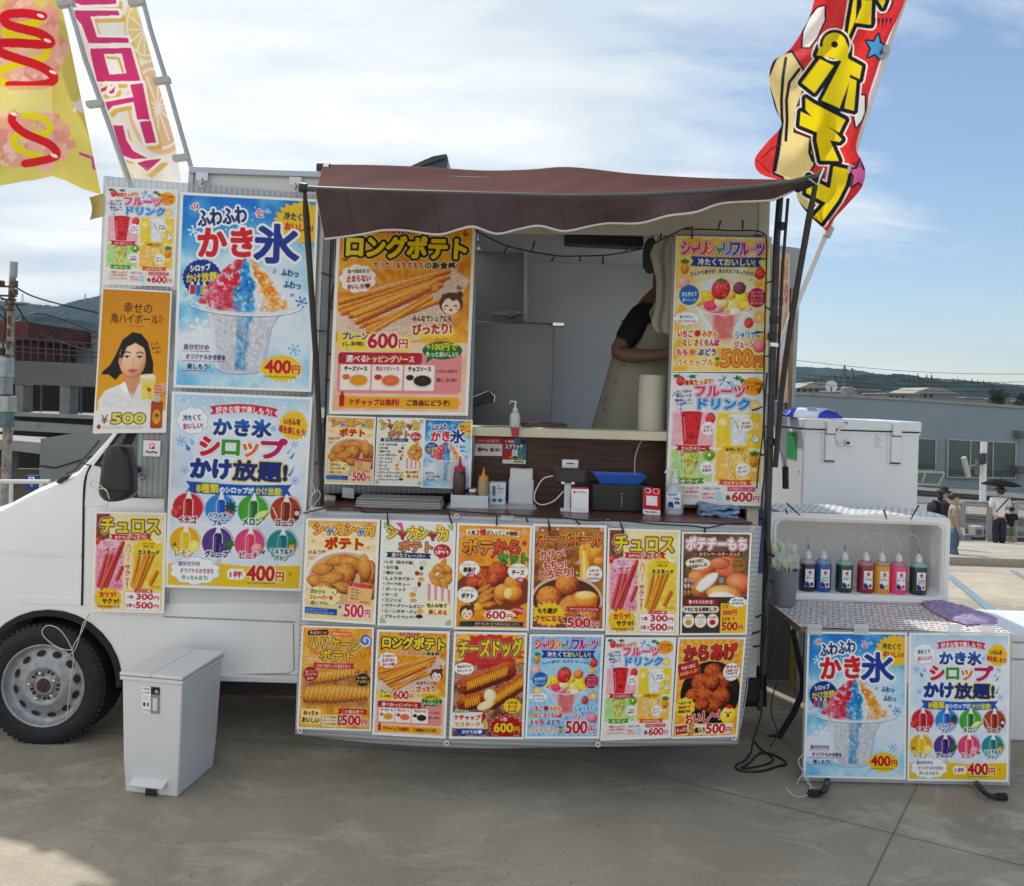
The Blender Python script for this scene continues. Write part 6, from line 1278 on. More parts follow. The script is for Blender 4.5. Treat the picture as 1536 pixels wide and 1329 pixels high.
# wheels
def wheel(cx,cy,Y,name='wheel'):
 c = at(cx,cy,Y); R = .297
 prof = [(.195,.0),(.205,-.012),(.25,-.022),(.285,-.012),(R,.015),(R,.16),(.285,.185),(.2,.17)]
 ty = MB(); ty.lathe([(r,y) for r,y in prof],c,56,'Y',cap=False); tyre = ty.build('tyre',M_TYRE,truck,smooth=True)
 g = MB()
 for k in range(64):
  a = k * math.tau / 64; M = Matrix.Rotation(-a,3,'Y')
  for yy, s_ in ((.018,1),(.155,-1)): g.obox(c+Vector((math.cos(a)*(R-.004),yy,math.sin(a)*(R-.004))),.014,.045,.018,M)
 tag(g.build('tread',M_TYRE,tyre),kind='stuff')
 g = MB(); g.tube([c+Vector((.247*math.cos(a),-.0215,.247*math.sin(a))) for a in np.linspace(0,math.tau,49)],.0022,5,False); g.build('sidewall_ring',M_TYRE,tyre)
 rim = MB(); rim.lathe([(.203,-.004),(.203,-.014),(.197,-.017),(.193,-.006),(.186,.014),(.172,.022),(.155,.018),(.128,.006),(.108,-.004),(.098,-.010),(.086,-.010),(.078,.000),(.050,.002),(.050,-.006),(.034,-.008),(.001,-.008)],c,56,'Y',cap=False)
 ri = rim.build('rim',M_STEEL,truck,smooth=True)
 for k in range(12):
  a = k * math.tau / 12 + .2; g = MB(); pc = c + Vector((math.cos(a)*.152,.0128,math.sin(a)*.152)); pts = []
  for j in range(10):
   t_ = j * math.tau / 10; ux, uy = math.cos(t_) * .0135, math.sin(t_) * .022; pts.append(pc+Vector((math.cos(a)*ux-math.sin(a)*uy,-.0008+ux*.52,math.sin(a)*ux+math.cos(a)*uy)))
  g.prism(pts,(0,-.0012,0)); g.build('rim_hole',M_UNDER,ri)
 for k in range(5):
  a = k * math.tau / 5 + .5; MB().lathe([(.0125,-.001),(.0125,-.016),(.008,-.024),(0.001,-.026)],c+Vector((math.cos(a)*.064,0,math.sin(a)*.064)),6,'Y').build('wheel_nut',M_CHROME,ri)
  a += math.pi / 5
  for da in (-.16,.16): MB().lathe([(.0085,.001),(.0085,-.0012)],c+Vector((math.cos(a+da)*.066,0,math.sin(a+da)*.066)),10,'Y').build('hub_hole',M_UNDER,ri)
 MB().lathe([(.036,-.006),(.034,-.010),(.022,-.012),(.0,-.012)],c,20,'Y').build('hub',mat('rusty_hub',(.07,.035,.025),.8,var=.5,vs=60),ri)
 return c
wheel(67,1027.5,T+.0)
for (cx,Y) in ((67,T+1.35),(905,T+.12),(905,T+1.35)):
 c = at(67 if cx < 100 else cx,1027.5,T); X = c.x; c = Vector((X,Y,.297))
 w_ = MB().lathe([(.2,0),(.285,-.01),(.297,.015),(.297,.16),(.285,.18),(.2,.17)],c,32,'Y').build('wheel',M_TYRE,truck,smooth=True); MB().lathe([(.2,.01),(.17,.03),(.08,.0),(0,0)],c,24,'Y').build('rim',M_STEEL,w_,smooth=True)
# box body: skin with the serving opening, roof, far side, floor
XL, XR = at(284,500,T).x, at(1149,500,T).x
sk = MB(); OU = [(284,251),(480,258),(820,268),(1156,279),(1134,1016),(249,1012)]; IN = [(500,340),(1146,352),(1137,787),(490,768)]
def ring(Y): return T3(OU,Y) + T3(IN,Y)
v = ring(T) + ring(T+.035); F = [(0,1,6),(0,6,9,5),(1,2,6),(2,7,6),(2,3,7),(3,4,8,7),(4,5,9,8)]
f = [q[::-1] for q in F] + [tuple(i+10 for i in q) for q in F] + [(a,b,b+10,a+10) for a,b in ((6,7),(7,8),(8,9),(9,6))] + [(a,b,b+10,a+10) for a,b in ((1,0),(2,1),(3,2),(4,3),(5,4),(0,5))]
sk.add(v,f).build('box_side',M_BODY,truck)
YB = T + DEPTH
zr = at(800,262,T).z
g = MB(); zA, zB = at(284,252,T+.04).z, at(1156,279,T+.04).z
for x0, x1, y0, y1 in ((XL,at(600,250,4.3).x,T+.035,YB+.03),(at(680,250,4.3).x+.15,at(1156,280,T).x,T+.035,YB+.03),(at(600,250,4.3).x,at(680,250,4.3).x+.15,T+.035,4.18),(at(600,250,4.3).x,at(680,250,4.3).x+.15,4.85,YB+.03)): g.box(x0,y0,zA-.05,x1,y1,zA-.03)
g.build('box_roof',M_BODY,truck)
rr = MB().prism(T3([(283,249.5),(482,257),(482,266),(283,259)],T-.022),(0,.02,0)).build('roof_rail',mat('bluish_alloy',(.44,.46,.54),.4,.4),truck,bev=.003)
MB().prism(T3([(283,258),(290,258),(288,300),(281,300)],T-.012),(0,.01,0)).build('corner_trim',mat('bluish_alloy',(.44,.46,.54),.4,.4),truck)
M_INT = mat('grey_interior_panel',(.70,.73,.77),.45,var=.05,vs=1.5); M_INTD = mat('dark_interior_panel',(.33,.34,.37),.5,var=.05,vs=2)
g = MB(); z0, z1 = .95, at(800,272,T).z
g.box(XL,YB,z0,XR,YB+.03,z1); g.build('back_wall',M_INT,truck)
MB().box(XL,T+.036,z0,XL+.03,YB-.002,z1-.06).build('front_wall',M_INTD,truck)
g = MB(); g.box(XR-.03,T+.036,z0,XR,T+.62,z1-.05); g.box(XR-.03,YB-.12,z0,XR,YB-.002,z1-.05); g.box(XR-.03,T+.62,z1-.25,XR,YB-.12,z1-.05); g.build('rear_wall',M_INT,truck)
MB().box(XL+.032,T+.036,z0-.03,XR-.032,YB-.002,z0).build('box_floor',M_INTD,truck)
zt = at(800,300,T).z
hxa, hxb, hya, hyb = at(600,250,4.3).x, at(680,250,4.3).x + .15, 4.18, 4.85
g = MB(); g.box(XL+.032,T+.04,zt,hxa,YB-.002,zt+.02); g.box(hxb,T+.04,zt,XR-.032,YB-.002,zt+.02); g.box(hxa,T+.04,zt,hxb,hya,zt+.02); g.box(hxa,hyb,zt,hxb,YB-.002,zt+.02); g.build('ceiling',M_INT,truck)
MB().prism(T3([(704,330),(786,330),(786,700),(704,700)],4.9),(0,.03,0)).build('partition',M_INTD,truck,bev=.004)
MB().prism(T3([(786,330),(792,330),(791,480),(785,480)],4.87),(0,.02,0)).build('partition_edge',M_INT,truck)
MB().prism(T3([(809,358),(827,358),(827,377),(809,377)],5.18),(0,.015,0)).build('exit_plate',mat('green_plate',(.012,.10,.05),.5),truck)
MB().prism(T3([(848,349),(966,354),(966,370),(848,364)],4.3),(0,.12,0)).build('air_curtain',M_BLACK,truck,bev=.01)
# cream fascia above the hatch, door jamb strips
MB().prism(T3([(500,300),(1152,302),(1151,353),(960,352),(500,346)],T-.02),(0,.018,0)).build('hatch_fascia',mat('cream_fascia',(.50,.49,.42),.6,var=.04,vs=3,dirt='8c8668',dk=.6,ds=4),truck,bev=.002)
MB().prism(T3([(1139,304),(1154,304),(1152,357),(1138,357)],T-.026),(0,.005,0)).build('jamb_cover',M_CREAM,truck)
MB().prism(T3([(1122,700),(1140,700),(1137,792),(1120,790)],T-.02),(0,.018,0)).build('jamb_strip',M_CREAM,truck)
MB().prism(T3([(1141,640),(1153,640),(1150,860),(1138,860)],T-.012),(0,.01,0)).build('blue_strip',mat('blue_sheet',(.03,.07,.22),.5),truck)
MB().prism(T3([(484,742),(503,744),(502,766),(483,764)],T-.02),(0,.018,0)).build('jamb_strip',M_CREAM,truck)
# ledge, wood front, counter
MB().prism([at(498,634,3.54),at(1010,648,3.54),at(1010,662,3.54),at(498,648,3.54)],(0,.20,0)).build('hatch_ledge',M_CREAM,truck,bev=.004)
MB().prism([at(484,646,3.72),at(1130,661,3.72),at(1130,790,3.72),at(484,780,3.72)],(0,.02,0)).build('front_board',M_WOODP,truck)
zc = 1.235; xa, xb = at(462,765,3.24).x, at(1132,788,3.24).x
MB().box(xa,3.24,zc-.03,xb,3.72,zc).build('counter_top',mat('walnut_counter',(.13,.048,.026),.35,var=.5,vs=4,aniso=(1.5,14,14),coat=.2),truck,bev=.003)
MB().prism([at(707,655,3.55),at(712,655,3.55),at(704,745,3.55),at(698,745,3.55)],(0,.14,0)).build('side_cheek',mat('grey_cheek',(.3,.3,.3),.5),truck)
MB().box(xb-.02,3.26,.95,xb+.01,3.7,zc-.03).build('counter_bracket',M_DMETAL,truck)
# hatch posts at left
MB().prism(T3([(474,300),(487,300),(468,762),(455,760)],T-.012),(0,.01,0)).build('pillar_cover',M_WPLAST,truck)
MB().prism(T3([(487,305),(498,305),(482,765),(470,765)],T-.03),(0,.026,0)).build('hatch_post',mat('grey_post',(.17,.18,.18),.5,.3,var=.1,vs=6),truck,bev=.003)
for x, y in ((474,370),(474,513),(466,640)): MB().lathe([(.008,0),(.008,-.004),(.002,-.005)],at(x,y,T-.012),10,'Y').build('screw',M_CHROME,truck)
MB().prism(T3([(478,611),(487,611),(487,627),(478,627)],T-.036),(0,.006,0)).build('clear_latch',M_WPLAST,truck,bev=.002)
# rear door swung open behind
rd = MB().prism([at(1155,366,4.9),at(1203,373,4.9),at(1190,640,4.9),at(1140,640,4.9)],(0,.04,0)).build('rear_door',mat('door_grey',(.34,.38,.42),.5,var=.06,vs=2),truck)
MB().prism([at(1187,432,4.87),at(1193,432,4.87),at(1187,620,4.87),at(1180,620,4.87)],(0,.03,0)).build('wood_batten',mat('raw_wood',(.30,.17,.08),.7,var=.3,vs=8,aniso=(6,6,1)),rd)
MB().box(XR+.02,3.75,.35,XR+.06,5.1,.50).build('rear_bumper',M_UNDER,truck,bev=.01)
MB().prism([at(1100,1000,3.9),at(1148,1000,3.9),at(1148,850,3.9),at(1100,850,3.9)],(0,.2,0)).build('rear_corner',M_BODY,truck,bev=.01)
MB().prism([at(1090,1060,4.1),at(1150,1060,4.1),at(1150,1000,4.1),at(1090,1000,4.1)],(0,.05,0)).build('rear_skirt',M_RUB,truck)
# roof hatch
rh = thing('roof_vent',at(640,256,4.4),'dark tilted vent lid standing on the truck roof','roof vent')
MB().prism([at(606,253,4.3),at(648,233,4.3),at(670,230,4.3),at(672,238,4.3),at(670,253,4.3)],(0,.34,0)).build('lid',mat('vent_lid',(.03,.05,.065),.35,bump=.2,bs=50),rh,bev=.008)
MB().prism([at(620,249,4.29),at(666,234,4.29),at(667,238,4.29),at(626,251,4.29)],(0,-.01,0)).build('lid_rib',M_DMETAL,rh); MB().prism([at(618,262,4.35),at(668,262,4.35),at(668,250,4.35),at(618,250,4.35)],(0,.26,0)).build('base',M_DMETAL,rh)
# things inside
fr = thing('refrigerator',Vector((at(775,700,4.6).x,4.6,.95)),'dark grey steel refrigerator inside the truck','refrigerator')
a, b = at(704,480,4.55), at(832,482,4.55); M_FR = mat('brushed_grey_steel',(.27,.275,.28),.42,.4,var=.05,vs=3,aniso=(.3,1,8))
MB().box(a.x,4.57,.95,b.x,4.95,a.z).build('cabinet',M_FR,fr,bev=.008); MB().box(a.x,4.535,.98,b.x,4.565,a.z-.01).build('door',M_FR,fr,bev=.006)
MB().box(b.x-.02,4.49,at(832,490,4.5).z,b.x+.06,4.53,at(832,485,4.5).z+.01).build('handle',M_CHROME,fr,bev=.006); MB().box(b.x+.001,4.6,.75,b.x+.012,4.9,a.z-.03).build('side_trim',M_INT,fr)
w_ = MB()
for i in range(4): p = at(752+i*7,474+(i % 2)*2,4.62); w_.obox(p+Vector((0,0,.015)),.10,.08,.02,Matrix.Rotation(i*.9,3,'Z') @ Matrix.Rotation(.15*(i-1),3,'Y'))
tag(w_.build('plastic_wrap',mat('crinkled_film',(.5,.5,.52),.3,alpha=.8),loc=at(762,478,4.6),bev=.006),'crumpled clear wrap on top of the refrigerator','plastic wrap')
tr = thing('draining_tray',at(725,612,4.0),'tilted steel tray at the left of the hatch opening','tray')
MB().prism([at(706,597,4.0),at(734,586,4.0),at(742,594,4.0),at(741,602,4.0),at(706,612,4.0)],(0,.25,0)).build('tray_body',M_DMETAL,tr,bev=.004); MB().tube([at(706,597,3.99),at(733,586,3.99),at(742,594,3.99),at(741,603,3.99)],.004,6).build('rim',M_CHROME,tr)
tag(MB().box(*at(783,641,3.68),*at(846,634,3.9)).build('lacquer_tray',mat('dark_red_lacquer',(.05,.008,.008),.3,coat=.4),loc=at(815,640,3.75),bev=.004),'dark red tray edge standing behind the cream ledge','tray')
pr = thing('paper_roll',at(976,650,3.72),'cream kitchen paper roll standing upright on the hatch ledge','paper roll')
bz = at(976,650,3.70); h = at(976,563,3.70).z - bz.z
MB().lathe([(.058,0),(.066,.004),(.067,.1),(.0665,h-.02),(.062,h),(.022,h)],bz,32).build('roll',mat('cream_paper',(.62,.58,.47),.9,bump=.3,bs=120),pr,smooth=False); MB().lathe([(.022,0),(.022,.003),(.017,.003)],bz+Vector((0,0,h)),16).build('core',mat('cardboard',(.25,.16,.09),.9),pr)
# towels and bag hanging inside
tw = thing('hanging_towel',at(990,352,3.85),'long cream towel hanging at the right inside the hatch','towel')
g = MB(); Lf = [(990,352),(975,380),(985,420),(984,455),(977,486),(985,498)]; Rt = [(1012,352),(1012,380),(1012,420),(1013,455),(1013,486),(1013,502)]
def tf(u,v_):
 k = v_ * 5; i = min(4,int(k)); fr_ = k - i; l = Vector(Lf[i]+(0,)).lerp(Vector(Lf[i+1]+(0,)),fr_); r = Vector(Rt[i]+(0,)).lerp(Vector(Rt[i+1]+(0,)),fr_); p = l.lerp(r,u); q = at(p.x,p.y,3.82+.011*math.sin(u*13+v_*3)); return q
g.grid(tf,24,24).build('cloth',mat('cream_terry',(.55,.52,.44),.95,bump=.5,bs=250),tw,smooth=True,solid=.006)
MB().tube([at(984,352,3.85),at(1014,352,3.85)],.006,6).build('rod',M_CHROME,tw)
bg_ = thing('hanging_bag',at(985,360,3.95),'small dark pouch hanging beside the cream towel','bag')
MB().lathe([(.02,0),(.05,.03),(.055,.10),(.045,.16),(.02,.19)],at(975,410,3.98),14,sx=.8,sy=.5).build('pouch',mat('dark_nylon',(.04,.045,.055),.7,bump=.4,bs=80),bg_,smooth=True); MB().tube([at(975,362,3.98),at(984,345,3.98)],.004,5).build('strap',M_BLACK,bg_)
# ------------------------------------------------------------------ boards, film and posters
C_A, C_C, C_D, C_E, C_F, C_G, C_H = d_fruit_drink(), d_kakigori(), d_syrup(), d_churros(), d_long_potato(), d_shaka_wedge(), d_shaka_list()
def board(name,q,Y,m,label,cat,th=.005,nu=24,nv=24,wob=.002,eyes=()):
 g = MB(); loc = at(sum(p[0] for p in q)/4,max(p[1] for p in q),Y if not callable(Y) else Y(0,0))
 def fn(u,v):
  (ax,ay), (bx,by), (cx,cy), (dx,dy) = q; x = (ax*(1-u)+bx*u) * (1-v) + (dx*(1-u)+cx*u) * v; y = (ay*(1-u)+by*u) * (1-v) + (dy*(1-u)+cy*u) * v
  return at(x,y,(Y(x,y) if callable(Y) else Y)+wob*math.sin(u*9+v*4))
 o = g.grid(fn,nu,nv).build(name,m,smooth=True,solid=th,loc=loc); tag(o,label,cat); return o
M_TAPE = mat('clear_tape',(.75,.76,.74),.25,alpha=.45)
board('plastic_board',[(156,264),(481,292),(470,592),(142,652)],T-.020,M_CORR,'clear twin wall plastic board carrying the upper left posters','plastic board')
board('plastic_board',[(207,640),(252,640),(249,748),(207,745)],T-.021,M_CORR,'ribbed clear plastic strip over the van door window','plastic board',wob=.0008,nu=6,nv=8)
board('plastic_film',[(134,760),(256,762),(247,926),(133,921)],T-.020,M_FILM,'clear plastic film under the churros poster on the van door','plastic film',.001)
board('plastic_film',[(252,586),(474,594),(462,936),(244,926)],T-.0215,M_FILM,'large clear film sheet behind the syrup poster','plastic film',.001)
YL = T - .034
poster(C_A,[(160,280),(267,285),(261,430),(154,426)],YL,'fruit drink poster at the top left corner of the truck, above the golden one')
poster(d_highball(),[(153,431),(258,437),(249,649),(139,650)],YL-.001,'golden poster of a dark haired woman in white raising a mug, 500 yen',.02)
poster(C_C,[(271,288),(478,299),(467,588),(260,581)],YL,'large shaved ice poster at the upper left of the truck side',.02)
poster(C_D,[(258,587),(469,596),(452,887),(247,881)],YL,'large poster of eight syrup flavours on the truck side',.02)
poster(C_E,[(142,767),(250,769),(246,920),(137,917)],YL,'churros poster on the van door above the wheel',.025)
poster(d_sign('pay'),[(215.5,659),(241,660),(240,685),(214.5,684)],T-.032,'small white and red payment sticker on the ribbed strip',.0,2.4,.0005,cat='sticker',name='sticker')
g = MB(); rsn = random.Random(5)
smp = Canvas(200,200,.3,bg='d8dadc')
for i in range(34): smp.rect(rsn.uniform(10,180),rsn.uniform(10,180),rsn.uniform(10,190),rsn.uniform(10,190),'3c4044',.12)
M_FB = mat('backing_board_grey',(.34,.34,.33),.7)
board('backing_board',[(503,345),(716,346),(706,740),(484,740)],T-.046,corr_mat('grey_twinwall',(.30,.31,.31,1),1,False,260),'grey ribbed board behind the fried potato posters','plastic board')
poster(C_F,[(506,336),(714,338),(702,623.5),(493,621)],T-.062,'large long potato poster beside the serving hatch',.022)
poster(C_G,[(490,623),(564,625.5),(560,728),(487,726)],T-.064,'small fried potato wedge poster above the steel trays',.03,1.35)
poster(C_H,[(566,626),(637,627),(634,730),(561,728)],T-.064,'small flavour list poster above the counter',.03,1.4)
poster(C_C,[(637,628),(709,630),(706,734),(631,731)],T-.064,'small shaved ice poster behind the ketchup bottle',.03,1.35)
board('backing_board',[(1008,352),(1158,355),(1146,764),(997,760)],T-.040,M_CORR,'clear board holding the two right hand posters','plastic board')
poster(d_shari(1),[(1014,354),(1156,357),(1151,558),(1007,558)],T-.052,'yellow crushed ice fruit poster at the right of the hatch',.012)
poster(C_A,[(1007,559),(1151,561),(1143,759),(998,756)],T-.052,'fruit drink poster at the right end of the counter',.018)
# hanging lower banner with twelve posters
def YB_(x,y): return 3.215 - .03 * np.sin(np.clip((np.asarray(y,float)-770)/340,0,1)*2.2) - .035 * np.sin(np.clip((np.asarray(x,float)-450)/680,0,1)*math.pi) * np.clip((np.asarray(y,float)-770)/340,0,1)
g = MB(); loc = at(780,1122,3.2)
def bf(u,v):
 top = (458+684*u,765+24*u); bot = (443+664*u,1101+14*u+15*math.sin(math.pi*min(1,u*1.02))+3*math.sin(u*7)); mid = 4 * math.sin(math.pi*v) * (u-.3)
 x, y = top[0] * (1-v) + bot[0] * v + mid, top[1] * (1-v) + bot[1] * v; return at(x,y,float(YB_(x,y))+.012)
tag(g.grid(bf,40,24).build('hanging_banner',M_CORR2,smooth=True,solid=.004,loc=loc),'silver ribbed plastic sheet hanging from the counter, holding twelve posters','banner')
YP = lambda x, y: YB_(x,y) - .004
L12 = [(C_G,[(459,777),(570,779),(563,937),(453,930)],'fried potato wedge poster, first in the upper row under the counter'),
 (C_H,[(572.5,779.5),(684,784),(680,942),(566,938)],'white flavour list poster in the upper row under the counter'),
 (d_set(),[(685.6,784),(799,788),(793,946),(680.5,944)],'orange fried set poster with karaage, potato and cheese balls'),
 (d_cheeseball(),[(799.5,785.6),(910,788),(907,946.5),(795,944)],'brown cheese ball poster with stretching cheese'),
 (C_E,[(912,792),(1021,795),(1018,953),(908,952)],'churros poster in the upper row under the counter'),
 (d_mochi(),[(1023,797.6),(1128,799),(1120,952),(1020,952.6)],'brown potato cheese mochi poster, last in the upper row'),
 (d_hurricane(),[(453,938),(561,941),(556.7,1097),(445,1093)],'spiral hurricane potato poster, first in the lower row'),
 (C_F,[(565.6,944),(675,947),(668.6,1108),(558,1102)],'small long potato poster in the lower row under the counter'),
 (d_cheesedog(),[(681,947),(791,949),(786,1109),(673.6,1108)],'cheese dog poster with three breaded sausages'),
 (d_shari(0),[(794.5,951),(906,952),(899,1108),(787,1108)],'blue crushed ice fruit poster in the lower row'),
 (C_A,[(908.6,956),(1014.7,956),(1006,1107),(900,1111)],'fruit drink poster in the lower row under the counter'),
 (d_karaage(),[(1017,956),(1119,956),(1106,1105),(1007,1108)],'fried chicken poster with a yellow chick, last in the lower row')]
for c_, q, l in L12: poster(c_,q,YP,l,.028,1.3,.001,group='posters hanging under the counter')
def eyelet(x,y,Y,lab,r=.011):
 p = at(x,y,Y); g = MB(); g.tube([p+Vector((r*math.cos(a),0,r*math.sin(a))) for a in np.linspace(0,math.tau,15)],r*.38,6,False); return tag(g.build('eyelet',M_WPLAST,smooth=True,loc=p),lab,'eyelet','white eyelets along the hanging sheets')
for x, y, lab in ((467,766,'white eyelet at the upper left corner of the silver sheet'),(685,774,'white eyelet over the fried set poster'),(912,783,'white eyelet over the churros poster'),(1128,792,'white eyelet at the upper right corner of the silver sheet'),(450,1096,'white eyelet at the lower left corner of the silver sheet'),(670,1115,'white eyelet under the long potato poster'),(897,1117,'white eyelet under the blue fruit poster'),(1101,1107,'white eyelet at the lower right corner of the silver sheet')):
 eyelet(x,y,float(YB_(x,y))-.004,lab,.009)
for x, y, lab in ((303,276,'eyelet with hook above the big shaved ice poster'),(443,283,'eyelet with hook beside the awning bar')):
 eyelet(x,y,T-.045,lab); t = thing('carabiner',at(x,y,T-.05),'small metal hook on a white pad '+('above the big shaved ice poster' if x < 400 else 'next to the awning bar'),'hook')
 MB().tube([at(x,y+2,T-.055),at(x+2,y-3,T-.055),at(x,y-9,T-.05)],.0025,6).build('hook',M_DMETAL,t); MB().prism([at(x-9,y-18,T-.03),at(x+9,y-17,T-.03),at(x+8,y-5,T-.03),at(x-9,y-6,T-.03)],(0,.004,0)).build('pad',M_WPLAST,t)
for q, Y, lab in (([(514,731),(531,733),(531,748),(513,746)],T-.07,'clear tape strip under the potato wedge poster'),([(752,771),(772,772),(768,781),(750,780)],3.21,'clear tape strip on the counter edge by the napkins'),([(467,760),(489,761),(488,768),(466,767)],3.21,'clear tape at the left end of the counter edge'),([(918,782),(934,783),(932,790),(916,789)],3.21,'clear tape on the counter edge over the churros poster')):
 tag(MB().prism([at(x,y,Y) for x,y in q],(0,.001,0)).build('tape',M_TAPE,loc=at(*q[0],Y)),lab,'tape')

C_P = d_shaka_list(); C_P.a = C_P.a * .35 + hx('d8b8a8') * .62
poster(C_P,[(1160,379),(1185,381),(1181,604),(1152,602)],4.85,'faded poster on the swung open rear door, behind the dark poles',.02)
# ------------------------------------------------------------------ awning
aw = thing('awning',at(820,300,3.0),'wavy maroon awning with a drooping white edged valance','awning')
M_AWT = mat('maroon_canvas',(.072,.014,.012),.95,spec=.2,var=.12,vs=3,bump=.35,bs=30); M_AWV = mat('purple_brown_canvas',(.074,.044,.047),.6,spec=.3,var=.15,vs=3,bump=.2,bs=25)
bk = [(484,247),(560,248),(640,251),(720,256),(790,255),(840,251),(880,253),(950,261),(1050,267),(1120,269),(1200,270)]
fb = [(473,284),(560,286),(700,291),(840,295),(960,294),(1060,290),(1120,284),(1180,275),(1222,262)]
lw = [(487,359),(541,352),(575,345.6),(609,346),(657,352),(690,344),(711,340.5),(745,351),(778,344),(809,339),(846,347),(887,339),(914,335),(960,335),(1002,324),(1043,318.5),(1084,305),(1145,301.6),(1165,298),(1199,281),(1228,264)]
def pl(P,n=8):
 Q = catmull([(x,y,0) for x,y in P],n); xs = [q.x for q in Q]; ys = [q.y for q in Q]; s_ = np.concatenate([[0],np.cumsum(np.hypot(np.diff(xs),np.diff(ys)))]); s_ /= s_[-1]; return lambda u: (float(np.interp(u,s_,xs)),float(np.interp(u,s_,ys)))
fB, fF, fL = pl(bk), pl(fb), pl(lw)
def atop(u,v):
 a, b = fB(u), fF(u); x, y = a[0] * (1-v) + b[0] * v, a[1] * (1-v) + b[1] * v; Y = 3.72 * (1-v) + 3.0 * v
 p = at(a[0],a[1],3.72).lerp(at(b[0],b[1],3.0),v); p.z += -.03 * math.sin(math.pi*v) * (.75+.25*math.sin(u*9)) + .003 * math.sin(u*34+v*9+3*math.sin(u*11)) * math.sin(math.pi*v); return p
MB().grid(atop,220,32).build('canopy',M_AWT,aw,smooth=True,solid=.004)
def aval(u,v):
 a, b = fF(u), fL(u); x, y = a[0] * (1-v) + b[0] * v, a[1] * (1-v) + b[1] * v
 Y = 2.985 + .020 * v * math.sin(u*31+.9+v) + .035 * v * math.sin(u*15) + .010 * math.sin(u*44+v*7) * v * (1-v) + .03 * v
 return at(x,y,Y)
MB().grid(aval,150,12).build('valance',M_AWV,aw,smooth=True,solid=.003)
MB().tube([aval(i/150,1.0)+Vector((0,-.003,0)) for i in range(151)],.0048,6).build('edge_piping',mat('white_piping',(.62,.60,.56),.8),aw,smooth=True)
MB().tube([aval(0,i/8) for i in range(9)],.003,5).build('side_stitching',mat('pale_stitch',(.35,.27,.25),.9),aw)
for i in range(11):
 u = .06 + i * .085; MB().tube([aval(u,v)-Vector((0,.004,0)) for v in np.linspace(.02,.97,8)],.0010,4).build('seam',mat('seam_dark',(.088,.058,.062),.8),aw)
MB().tube([at(x,y,3.0) for x,y in [(453,282),(475,283.5),(560,287),(700,291),(840,295),(960,293.5),(1060,288),(1140,281),(1185,274),(1235,262)]],.0125,10).build('front_bar',mat('grey_green_tube',(.09,.095,.085),.5,.3),aw)
MB().tube([at(450,281,3.0),at(460,282.5,3.0)],.02,12).build('bar_end',M_BLACK,aw)
MB().tube([at(478,256,3.76),at(820,272,3.76),at(1160,283,3.76)],.022,12).build('roller_tube',M_DMETAL,aw); MB().tube([at(477,254,3.70),at(486,254,3.70)],.034,12).build('roller_cap',M_BLACK,aw); MB().tube([at(487,253,3.70),at(495,253,3.70)],.033,12).build('bracket',M_CHROME,aw)
MB().prism([at(1194,283,2.99),at(1226,262,2.99),at(1234,252,2.99),at(1238,258,2.99),at(1233,272,2.99),at(1218,279,2.99),at(1200,287,2.99)],(0,.03,0)).build('bar_end_fabric',mat('black_webbing',(.012,.01,.011),.8,bump=.4,bs=60),aw,bev=.004)
MB().tube([at(1213,268,2.97),at(1226,277,2.97),at(1236,252,2.97)],.004,6).build('bar_clamp',M_CHROME,aw)
M_STRAP = mat('dark_strap',(.04,.036,.030),.7,bump=.3,bs=60)
# left arm (flat grey strap bar), right arms
def band(mb,pts,w,Yt=.012):
 for (x0,y0,Y0,w0), (x1,y1,Y1,w1) in zip(pts,pts[1:]):
  mb.prism([at(x0-w0,y0,Y0),at(x0+w0,y0,Y0),at(x1+w1,y1,Y1),at(x1-w1,y1,Y1)],(0,Yt,0))
 return mb
MB().tube([at(457,286,3.0),at(459,320,3.05),at(466,420,3.14),at(474,540,3.26),at(480,660,3.36),at(483,755,3.44)],[.006,.0135,.0125,.0125,.012,.010],10).build('arm',M_STRAP,aw)
MB().tube([at(1170,296,3.42),at(1165,360,3.42),at(1161,480,3.42),at(1157,600,3.42),at(1152,760,3.44),at(1148,900,3.46),at(1144,1010,3.48)],.0155,12).build('arm',mat('dark_grey_tube',(.05,.052,.052),.45,.4,var=.2,vs=20),aw)
MB().tube([at(1182,298,3.40),at(1174,400,3.42),at(1168,520,3.44),at(1164,600,3.45)],.0075,8).build('arm',M_STRAP,aw)
MB().tube([at(1223,278,2.99),at(1213,330,3.04),at(1199,410,3.12),at(1184,500,3.22),at(1172,590,3.32),at(1163,700,3.42)],[.010,.0135,.0125,.0125,.0125,.012],10).build('arm',M_STRAP,aw)
for x, y in ((1161,485),(1158,510),(1156,668),(1170,345)): MB().lathe([(.019,0),(.022,.004),(.022,.03),(.019,.034)],at(x,y,3.42),12).build('joint_collar',M_BLACK,aw)
MB().prism([at(1156,513,3.39),at(1168,514,3.39),at(1168,521,3.39),at(1156,520,3.39)],(0,.03,0)).build('chrome_latch',M_CHROME,aw,bev=.003)
for x, y in ((1169,300),(1167,330),(1165,365),(1161,452)): MB().lathe([(.004,0),(.004,-.003)],at(x,y,3.404),8,'Y').build('hole',M_RUB,aw)
cr_ = thing('awning_crank',at(1178,735,3.5),'awning crank rod with black grip hanging beside the white cooler','crank')
MB().tube([at(1163,620,3.5),at(1164,655,3.5),at(1170,672,3.5),at(1177,688,3.5),at(1178,702,3.5)],.005,8).build('rod',M_GALV,cr_,smooth=True); MB().tube([at(1178,700,3.5),at(1178.5,733,3.5)],.0145,12).build('grip',M_RUB,cr_)

